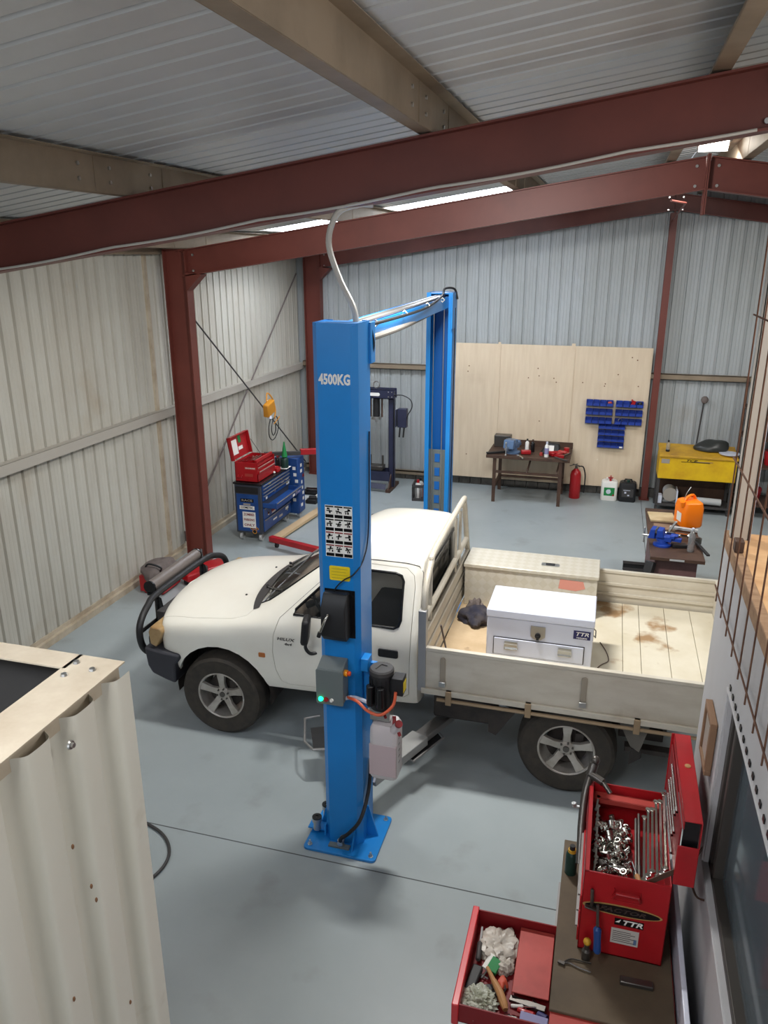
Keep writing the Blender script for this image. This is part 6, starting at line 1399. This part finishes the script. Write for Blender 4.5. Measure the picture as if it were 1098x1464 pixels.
m = MB(); m.box(2.14, 2.4, 12.7, 13.0, 1.69, 2.0); m.obox((2.3, 12.8, 2.03), (.2, .2, .06), (.1, .2, .3)); tag(obj('parts_carton', m, 'gun', loc=(2.3, 12.85, 1.69), bev=.02), 'dark box of parts on the top shelf behind the mesh', 'box')
# ================================================================== foreground red bench cabinet with pulled-out drawer
random.seed(23)
t = thing('drawer_bench', 'red drawer bench with a worn brown top in the lower right foreground', 'workbench', (.24, 2.8, 0))
BZ = .85
m = MB(); m.box(0, .50, 1.8, 3.62, .08, .82); obj('cabinet', m, 'redd', t, bev=.006)
m = MB(); m.box(-.015, .50, 2.60, 3.66, .835, BZ); obj('top_mat', m, 'mat', t, bev=.004)
m = MB(); m.box(-.01, .505, 1.78, 3.65, .82, .836); obj('top_frame', m, 'redf', t, bev=.003)
for z0, z1 in ((.12, .30), (.32, .50), (.52, .68)):
    m = MB(); m.box(-.012, .0, 1.85, 3.58, z0, z1); d_ = obj('drawer_front', m, 'red', t, bev=.003); m = MB(); m.box(-.026, -.012, 1.9, 3.53, z1 - .02, z1 - .008); obj('drawer_pull', m, 'alu', d_)
DX0, DX1, DY0, DY1, DZ0, DZ1 = -.415, .0, 2.555, 3.10, .70, .80
m = MB(); m.box(DX0, DX1, DY0, DY1, DZ0, DZ0 + .004); m.box(DX0, DX1, DY0, DY0 + .006, DZ0, DZ1); m.box(DX0, DX1, DY1 - .006, DY1, DZ0, DZ1); m.box(DX1 - .01, DX1, DY0, DY1, DZ0, DZ1)
dr = obj('drawer', m, 'redd', t)
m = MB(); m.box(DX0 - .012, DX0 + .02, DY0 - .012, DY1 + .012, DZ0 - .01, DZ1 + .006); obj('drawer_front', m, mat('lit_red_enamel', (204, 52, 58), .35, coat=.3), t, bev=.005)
m = MB(); m.box(-.185, -.02, 2.72, 3.09, DZ0 + .05, DZ0 + .056)
m.box(-.185, -.18, 2.72, 3.09, DZ0 + .03, DZ0 + .056)
obj('inner_tray_lid', m, mat('faded_red_lid', (184, 74, 66), .5, c2=(160, 60, 54), scale=5, c3=(120, 84, 70), c3scale=4, c3lo=.6, c3hi=.85), t, bev=.003)
# drawer contents
z0 = DZ0 + .006
def it(name, m, mt, p, lab, cat, bev=0, group=None): return tag(obj(name, m, mt, loc=p, bev=bev), lab, cat, group)
def knife(p0, p1, r0, mt, name, lab, cat, tip='chrome', frac=.55):
    p0 = Vector(p0); p1 = Vector(p1); q = p0.lerp(p1, frac); t_ = thing(name, lab, cat, p0)
    m = MB(); m.tube([p0, p0.lerp(q, .08), p0.lerp(q, .5), p0.lerp(q, .9), q], [r0 * .7, r0, r0 * .9, r0, r0 * .5], 10); obj('handle', m, mt, t_)
    m = MB(); m.tube([q, p1], r0 * .38, 8); obj('blade', m, tip, t_); return t_
it('plastic_bag', lump((-.27, 2.97, z0), (.075, .085, .035), 41, n=48, amp=.55, fr=(4, 11), sharp=True), 'bag', (-.27, 2.97, z0), 'crumpled translucent bag at the far end of the red drawer', 'bag')
it('plastic_bag', lump((-.235, 2.87, z0), (.04, .035, .03), 43, n=36, amp=.5, fr=(4, 10), sharp=True), 'bag', (-.235, 2.87, z0), 'small wrinkled bag beside the green box in the red drawer', 'bag')
it('bag_of_fittings', lump((-.33, 2.655, z0), (.07, .065, .03), 42, n=56, amp=.5, fr=(7, 18), sharp=True), mat('fittings_bag', (150, 152, 132), .3, c2=(200, 202, 190), scale=30, bump=.8, bscale=40), (-.33, 2.655, z0), 'clear bag of bright fittings in the near left corner of the red drawer', 'bag')
t = knife((-.36, 2.86, z0 + .03), (-.37, 3.05, z0 + .035), .014, 'dgrey', 'utility_knife', 'grey-handled knife pointing to the far left corner of the red drawer', 'knife', tip='lgrey')
m = MB(); m.tube([(-.31, 2.82, z0 + .045), (-.27, 2.76, z0 + .04)], [.008, .012], 8); m.tube([(-.27, 2.76, z0 + .04), (-.235, 2.71, z0 + .038), (-.21, 2.66, z0 + .035), (-.20, 2.635, z0 + .034)], [.014, .018, .019, .012], 10)
it('wooden_handle', m, 'wood', (-.25, 2.72, z0), 'wooden file handle lying diagonally across the red drawer', 'handle')
m = MB(); m.obox((-.28, 2.845, z0 + .035), (.05, .07, .022), (.2, .1, -.35)); it('green_box', m, 'green', (-.28, 2.845, z0), 'small green box in the middle of the red drawer', 'box', .003)
m = MB(); m.obox((-.305, 2.86, z0 + .035), (.035, .08, .014), (.2, .1, -.35)); it('card_packet', m, 'whitep', (-.305, 2.86, z0), 'white card packet tucked against the green box', 'packet', .001)
it('orange_grip', lump((-.235, 2.775, z0), (.025, .035, .022), 44, amp=.3), mat('orange_red', (196, 84, 62), .5), (-.235, 2.775, z0), 'orange-red grip beside the wooden handle', 'grip')
m = MB(); m.obox((-.365, 2.76, z0 + .02), (.05, .15, .03), (0, 0, -.15)); it('black_pouch', m, 'black', (-.365, 2.76, z0), 'black pouch against the front of the red drawer', 'pouch', .008)
m = MB(); m.obox((-.29, 2.73, z0 + .008), (.10, .06, .014), (0, 0, .3)); it('dark_plate', m, 'dgrey', (-.29, 2.73, z0), 'dark plate under the wooden handle', 'plate', .002)
m = MB(); m.obox((-.075, 2.60, z0 + .035), (.12, .055, .05), (0, 0, -.05)); it('lilac_box', m, 'lilac', (-.075, 2.6, z0), 'lilac cardboard box in the near right corner of the drawer', 'box', .003)
m = MB(); m.obox((-.175, 2.595, z0 + .025), (.07, .04, .03), (0, 0, .1)); it('foil_packet', m, 'chrome', (-.175, 2.595, z0), 'shiny foil packet left of the lilac box', 'packet', .008)
t = knife((-.15, 2.655, z0 + .03), (-.04, 2.645, z0 + .03), .012, 'red', 'red_screwdriver', 'red-handled screwdriver beside the lilac box', 'screwdriver', frac=.7)
t = knife((-.18, 2.665, z0 + .03), (-.07, 2.675, z0 + .045), .008, 'whitep', 'white_marker', 'white marker pen above the red screwdriver', 'pen', frac=.5)
m = MB(); m.cyl((-.06, 2.66, z0 + .02), (-.02, 2.64, z0 + .03), .018); it('navy_reel', m, 'label_navy' if False else MATS['label_navy'], (-.04, 2.65, z0), 'dark navy reel at the right end of the drawer', 'reel')
m = MB(); m.bar((-.19, 2.71, z0 + .02), (-.03, 2.685, z0 + .03), .03, .015); it('black_file', m, 'gun', (-.1, 2.7, z0), 'dark file lying under the red lid in the drawer', 'file', .002)
for k in range(26):
    x = random.uniform(-.37, -.05); y = random.uniform(2.58, 2.71) if k < 12 else random.uniform(2.72, 3.06)
    if y > 2.72: x = random.uniform(-.38, -.21)
    a_ = random.uniform(0, PI); L_ = random.uniform(.02, .05); zz_ = z0 + random.uniform(.004, .02)
    d = V(math.cos(a_), math.sin(a_), 0) * L_; p = V(x, y, zz_)
    m = MB(); m.tube([p - d, p + d], random.uniform(.003, .006), 6)
    it('loose_bit', m, random.choice(['chrome', 'gun', 'gun', 'steel', 'black']), p, 'loose drill bit or pin scattered in the red drawer', 'bit', group='loose bits scattered in the red drawer')

# ---- red tool chest with open lid
CXa, CXb, CYa, CYb, CZa, CZb = .085, .455, 2.95, 3.60, BZ, 1.30
t = thing('tool_chest', 'red metal tool chest with raised lid standing on the brown bench top', 'tool chest', (.27, 3.28, BZ))
m = MB(); tk = .006
m.box(CXa, CXb, CYa, CYa + tk, CZa, CZb); m.box(CXa, CXb, CYb - tk, CYb, CZa, CZb); m.box(CXa, CXa + tk, CYa, CYb, CZa, CZb); m.box(CXb - tk, CXb, CYa, CYb, CZa, CZb); m.box(CXa, CXb, CYa, CYb, CZa, CZa + .01); m.box(CXa, CXb, CYa, CYb, CZb - .155, CZb - .15)
m.box(CXa, CXa + .022, CYa, CYb, CZb - .008, CZb)
bd = obj('body', m, 'red', t, bev=.0025)
m = MB(); m.box(CXa + .02, CXb - .01, CYb - .075, CYb - .02, CZb - .05, CZb - .044); m.box(CXa + .02, CXb - .01, CYb - .078, CYb - .072, CZb - .07, CZb - .044); obj('rear_ledge', m, 'redf', bd)
for k in range(3):
    m = MB(); z = CZa + .03 + .09 * k; m.box(CXa - .008, CXa, CYa + .015, CYb - .015, z, z + .08); d_ = obj('drawer', m, 'red', t, bev=.002); m = MB(); m.box(CXa - .018, CXa - .008, CYa + .03, CYb - .03, z + .064, z + .074); obj('drawer_pull', m, 'alu', d_)
# lid standing up on its hinge
lx0, lx1, lz0, lz1 = CXb - .003, CXb + .085, CZb + .02, 1.655
m = MB(); m.box(lx1 - .004, lx1, CYa - .004, CYb + .004, lz0, lz1); m.box(lx0 + .012, lx1, CYa - .004, CYb + .004, lz1 - .005, lz1)
m.box(lx0 + .012, lx0 + .017, CYa - .004, CYb + .004, lz1 - .045, lz1)
m.box(lx0 + .0, lx1, CYa - .004, CYa + .001, lz0, lz1 - .13); m.box(lx0, lx1, CYb - .001, CYb + .004, lz0, lz1)
ld = obj('lid', m, 'red', t, bev=.0025)
m = MB(); m.box(lx0 + .004, lx0 + .010, CYa + .012, CYb - .02, lz0 + .03, lz1 - .05); obj('spanner_rack', m, 'redd', ld)
m = MB(); m.lathe([(0, 0), (.014, 0), (.014, .004), (0, .006)], (lx0 + .055, 3.34, lz1), n=14); obj('lid_button', m, 'wood', ld)
m = MB(); m.box(lx0 + .018, lx1 - .006, CYa + .02, CYa + .03, lz0, lz1 - .008); obj('lid_gap_shade', m, 'blackg', ld)  # black panel put in to darken the open end of the lid
m = MB(); m.bar((CXb - .10, CYa + .02, CZb - .02), (lx0 + .045, CYa + .012, lz0 + .09), .006, .022); obj('lid_stay', m, 'brownst', t)
# front end: handle, oval badge, labels, all on the end facing the camera
m = MB(); m.tube([(.215, CYa - .002, 1.185), (.228, CYa - .026, 1.228), (.322, CYa - .026, 1.228), (.335, CYa - .002, 1.185)], .007, 8); m.tube([(.22, CYa - .001, 1.235), (.215, CYa - .001, 1.17), (.335, CYa - .001, 1.17), (.33, CYa - .001, 1.235)], .003, 6); obj('end_handle', m, 'red', bd)
def oval(cx, cz, a_, b_, n=40): return [(cx + a_ * math.cos(2 * PI * k / n), cz + b_ * math.sin(2 * PI * k / n)) for k in range(n)]
m = MB(); m.prism(oval(.262, 1.115, .172, .030), 'Y', CYa - .002, CYa - .0002); ob_ = obj('oval_badge', m, mat('badge_gold', (168, 138, 82), .5), t)
m = MB(); m.prism(oval(.262, 1.115, .162, .0235), 'Y', CYa - .003, CYa - .002); obj('badge_field', m, 'blackg', ob_)
m = MB(); m.text('FACTOR', .030, (.262, CYa - .0035, 1.115), width=.20, shear=.3); obj('badge_lettering', m, 'gun', ob_)
m = MB(); m.box(.235, .36, CYa - .002, CYa - .0002, 1.035, 1.072); lb_ = obj('maker_label', m, 'blackg', t)
m = MB(); m.text('TTR', .036, (.31, CYa - .0028, 1.054), width=.085, shear=.25); m.prism([(.238, 1.05), (.262, 1.068), (.255, 1.05)], 'Y', CYa - .003, CYa - .002); obj('label_lettering', m, 'whitep', lb_)
m = MB(); m.box(.225, .345, CYa - .002, CYa - .0002, .93, 1.015); wl = obj('white_label', m, mat('aged_label', (190, 186, 178), .6), t)
m = MB()
for k in range(6): m.box(.232, .31 + .02 * (k % 2), CYa - .0026, CYa - .002, .998 - .011 * k, 1.001 - .011 * k)
obj('fine_print', m, 'dgrey', wl)
m = MB(); m.box(.325, .338, CYa - .0026, CYa - .002, .94, .97); obj('label_mark', m, 'gblue', wl)
# contents: sockets, spanners, extension bars
TZ_ = CZb - .15
sp0 = None; cnt = 0
grp = 'chrome sockets heaped in the open red tool chest'
for k in range(240):
    x = random.gauss(.215, .05); y = random.gauss(3.26, .16)
    if not (.125 < x < .30 and 3.0 < y < 3.50): continue
    big = random.random() < .2
    if sp0 is None:
        m = MB(); m.lathe([(.006, 0), (.010, 0), (.011, .002), (.011, .012), (.0125, .014), (.0125, .028), (.009, .028), (.0085, .014), (.006, .013), (.006, 0)], (0, 0, 0), n=12)
        sp0 = obj('socket', m, 'chrome', loc=(0, 0, 0)); o = sp0
    else: o = sp0.copy(); COL.objects.link(o)
    s_ = random.uniform(.8, 1.2) * (1.5 if big else 1); o.scale = (s_, s_, s_)
    lay = .075 * math.exp(-((x - .215) ** 2 / .004 + (y - 3.27) ** 2 / .03)) * random.random()
    o.location = (x, y, TZ_ + .014 * s_ + lay); o.rotation_euler = (random.uniform(0, 6.3), random.uniform(0, 6.3), random.uniform(0, 6.3))
    tag(o, 'bright chrome socket in the heap inside the open red tool chest', 'socket', grp); cnt += 1
for k, (x, y, r_) in enumerate(((.15, 3.06, .024), (.155, 3.14, .022), (.235, 3.03, .021))):
    m = MB(); m.lathe([(.01, 0), (r_, 0), (r_, .05), (r_ * .75, .05), (r_ * .7, .02), (.01, .02), (.01, 0)], (0, 0, 0), n=18); m.xf(Matrix.Translation((x, y, TZ_ + .035)) @ Matrix.Rotation(1.2, 4, 'X') @ Matrix.Rotation(.5 * k, 4, 'Y'))
    it('impact_socket', m, 'gun' if k < 2 else 'chrome', (x, y, TZ_), ['large dark socket nearest the front left corner of the red chest', 'second large dark socket, behind the nearest one in the chest', 'large chrome socket near the front centre of the red chest'][k], 'socket')
m = MB(); m.cyl((.125, 3.005, TZ_ + .03), (.20, 2.99, TZ_ + .03), .02, n=16); it('long_socket', m, 'lgrey', (.16, 3.0, TZ_), 'pale tubular socket lying against the front end of the red chest', 'socket')
g2 = 'spanners laid along the left wall of the red chest'
for k in range(7):
    spanner('spanner', (.125 + .008 * (k % 2), 3.02 + .07 * k, TZ_ + .075 + .004 * k), (.135, 3.12 + .07 * k, TZ_ + .085 + .003 * k), .006, 'short spanner on the pile along the left wall of the red chest', 'gun', g2)
g3 = 'long chrome spanners standing beside the lid of the red chest'
for k in range(6):
    x = .345 + .018 * k; spanner('spanner', (x, 3.03 + .02 * (k % 3), TZ_ + .09 + .01 * k), (x + .01, 3.42 + .03 * (k % 2) + .02 * k, TZ_ + .12 + .012 * k), .0075, 'long chrome combination spanner laid beside the lid of the red chest', 'chrome', g3)
g4 = 'chrome extension bars clipped inside the lid of the red chest'
for k in range(5):
    z = lz0 + .05 + .055 * k; m = MB(); m.cyl((lx0 - .002, 3.08 + .05 * (k % 2), z), (lx0 - .002, 3.40 + .03 * (k % 3), z), .005, n=8); m.cyl((lx0 - .002, 3.08 + .05 * (k % 2), z), (lx0 - .002, 3.11 + .05 * (k % 2), z), .0085, n=8)
    it('extension_bar', m, 'chrome', (lx0, 3.2, z), 'chrome extension bar clipped inside the raised lid of the red chest', 'extension bar', group=g4)
for k, (x, a_, b_) in enumerate(((.315, 3.02, 3.46), (.33, 3.06, 3.5))):
    m = MB(); m.tube([(x, a_, TZ_ + .05), (x + .005, b_, TZ_ + .07)], .007, 8); m.cyl((x, a_, TZ_ + .05), (x, a_ + .09, TZ_ + .054), .012, n=10)
    it('breaker_bar', m, 'gun', (x, a_, TZ_), ['dark ratchet bar down the middle of the red chest, left of the pair', 'dark ratchet bar down the middle of the red chest, right of the pair'][k], 'ratchet')
t = knife((.335, 3.0, TZ_ + .07), (.30, 3.16, TZ_ + .06), .013, 'ylw' if False else 'wood', 'wood_screwdriver', 'tan-handled screwdriver near the front of the red chest', 'screwdriver', frac=.5)
# long air tool leaning on the left side of the chest
t = thing('torque_wrench', 'long dark torque wrench leaning along the left side of the red chest', 'wrench', (.06, 3.3, BZ))
m = MB(); m.tube([(.066, 3.30, 1.02), (.062, 3.42, 1.14), (.066, 3.53, 1.25), (.085, 3.60, 1.33)], [.018, .02, .02, .018], 12, smooth=3); obj('shaft', m, 'gun', t)
m = MB(); m.cyl((.085, 3.60, 1.33), (.10, 3.63, 1.385), .024); m.ball((.105, 3.64, 1.40), .024, 12, 8); m.cyl((.085, 3.60, 1.34), (.15, 3.56, 1.33), .02); m.cyl((.15, 3.56, 1.33), (.19, 3.52, 1.30), .012); obj('ratchet_head', m, 'gun', t)
m = MB(); m.cyl((.02, 3.50, 1.20), (.055, 3.49, 1.21), .008); m.cyl((.02, 3.50, 1.20), (.015, 3.50, 1.22), .012); obj('locking_lever', m, 'steel', t)
# bottle, pliers, file, hanging screwdriver on bench
t = bottle('glue_bottle', .028, 3.42, BZ, .030, .17, 'dgreen', 'black', 'dark green bottle with yellow collar at the far left edge of the brown bench')
m = MB(); m.lathe([(.014, 0), (.022, 0), (.020, .018), (.014, .018), (.014, 0)], (.028, 3.42, BZ + .13), n=16); obj('neck_collar', m, mat('collar_yellow', (196, 150, 40), .5), t)
m = MB(); m.obox((.345, 2.82, BZ + .012), (.14, .035, .022), (0, 0, .03)); it('sharpening_stone', m, 'gun', (.345, 2.82, BZ), 'flat grey sharpening stone lying on the brown bench top', 'stone', .004)
t = thing('wire_pliers', 'thin wire pliers lying on the brown bench in front of the red chest', 'pliers', (.08, 2.84, BZ))
for s_ in (-1, 1):
    m = MB(); m.tube([(.03, 2.845, BZ + .008), (.06, 2.86 + .012 * s_, BZ + .008), (.10, 2.855 + .02 * s_, BZ + .008), (.15, 2.85 + .024 * s_, BZ + .008)], .004, 6, smooth=3); obj('handle', m, 'gun', t)
m = MB(); m.obox((.02, 2.84, BZ + .009), (.03, .014, .008), (0, 0, -.3)); obj('jaw', m, 'gun', t)
t = knife((.17, 2.87, .93), (.155, 2.92, 1.15), .018, 'cblue', 'blue_screwdriver', 'blue-handled screwdriver propped against the end of the red chest', 'screwdriver', tip='gun', frac=.55)
t = thing('air_fitting', 'brass and yellow fitting standing on the bench beside the blue screwdriver', 'fitting', (.125, 2.90, BZ))
m = MB(); m.lathe([(0, 0), (.02, 0), (.02, .05), (.012, .06), (.012, .09), (0, .09)], (.125, 2.90, BZ), n=14); obj('base', m, 'gun', t); m = MB(); m.ball((.125, 2.90, BZ + .10), .018, 10, 8); obj('knob', m, MATS['collar_yellow'], t)
m = MB(); m.bar((.130, 2.935, 1.12), (.125, 2.93, 1.22), .014, .01); m.bar((.10, 2.93, 1.12), (.16, 2.93, 1.11), .02, .008); it('hanging_clip', m, 'gun', (.13, 2.93, 1.15), 'dark clip hanging on the left of the red chest end above the oval badge', 'clip', .002)
# white panel slipped behind the bench
m = MB(); m.box(.512, .535, 2.1, 3.5, .02, .99); it('white_board', m, 'whitee', (.52, 2.8, .02), 'white board standing in the gap between the brown bench and the office wall', 'board', .004)
m = MB(); m.tube([(.598, 3.18, 1.36), (.57, 3.16, 1.30), (.55, 3.10, 1.24), (.57, 3.04, 1.20), (.598, 3.0, 1.22)], .005, 6, smooth=4); it('wall_hook', m, 'brownst', (.59, 3.1, 1.25), 'thin wire hook on the office wall behind the red lid', 'hook')
# ------------------------------------------------------------------ light
area('unseen_bay_light', (-1.2, 5.25, 4.41), .8, 200, (.45, -.147, 0), (1, .985, .95), .22)  # bare area light hidden behind the near rafter, tilted to brighten the second frame
area('unseen_bay_light', (-3.4, 5.4, 4.12), .8, 40, (.4, -.147, 0), (1, .985, .95), .2)
area('landing_fill_light', (-.9, .9, 4.62), .3, 26, (0, 0, 0), (1, .975, .93), 1.2)  # added light without a fitting, brightens the top of the landing
area('unseen_bay_light', (1.9, 3.0, 4.4), 1.4, 62, (-.25, .8, 0), (.98, .985, .98))  # added light out of view over the office, brightens the landing sheet
area('unseen_bay_light', (2.6, 9.8, 4.3), 1.2, 90, (0, 0, 0), (1, .97, .93))
area('flood_lamp', (.80, 8.98, 4.86), .26, 45, (.3, 0, 0), (1, .98, .95), .1)
area('roller_door_daylight', (1.2, YF + .3, 1.8), 7.5, 88, (math.radians(76), 0, 0), (.98, .985, 1), 3.2)
w = bpy.data.worlds.new('world'); sc.world = w; w.use_nodes = True
bg = w.node_tree.nodes['Background']; bg.inputs[0].default_value = (.86, .92, 1, 1); bg.inputs[1].default_value = 1.0
sc.view_settings.view_transform = 'Standard'; sc.view_settings.look = 'None'; sc.view_settings.gamma = 1; sc.view_settings.use_curve_mapping = False
sc.view_settings.exposure = -0.15
sc.cycles.max_bounces = 8; sc.cycles.diffuse_bounces = 5; sc.cycles.transparent_max_bounces = 12
sc.cycles.caustics_reflective = False; sc.cycles.caustics_refractive = False
sc.cycles.use_denoising = True
for o in list(bpy.data.objects):
    if '_o' in o: del o['_o']
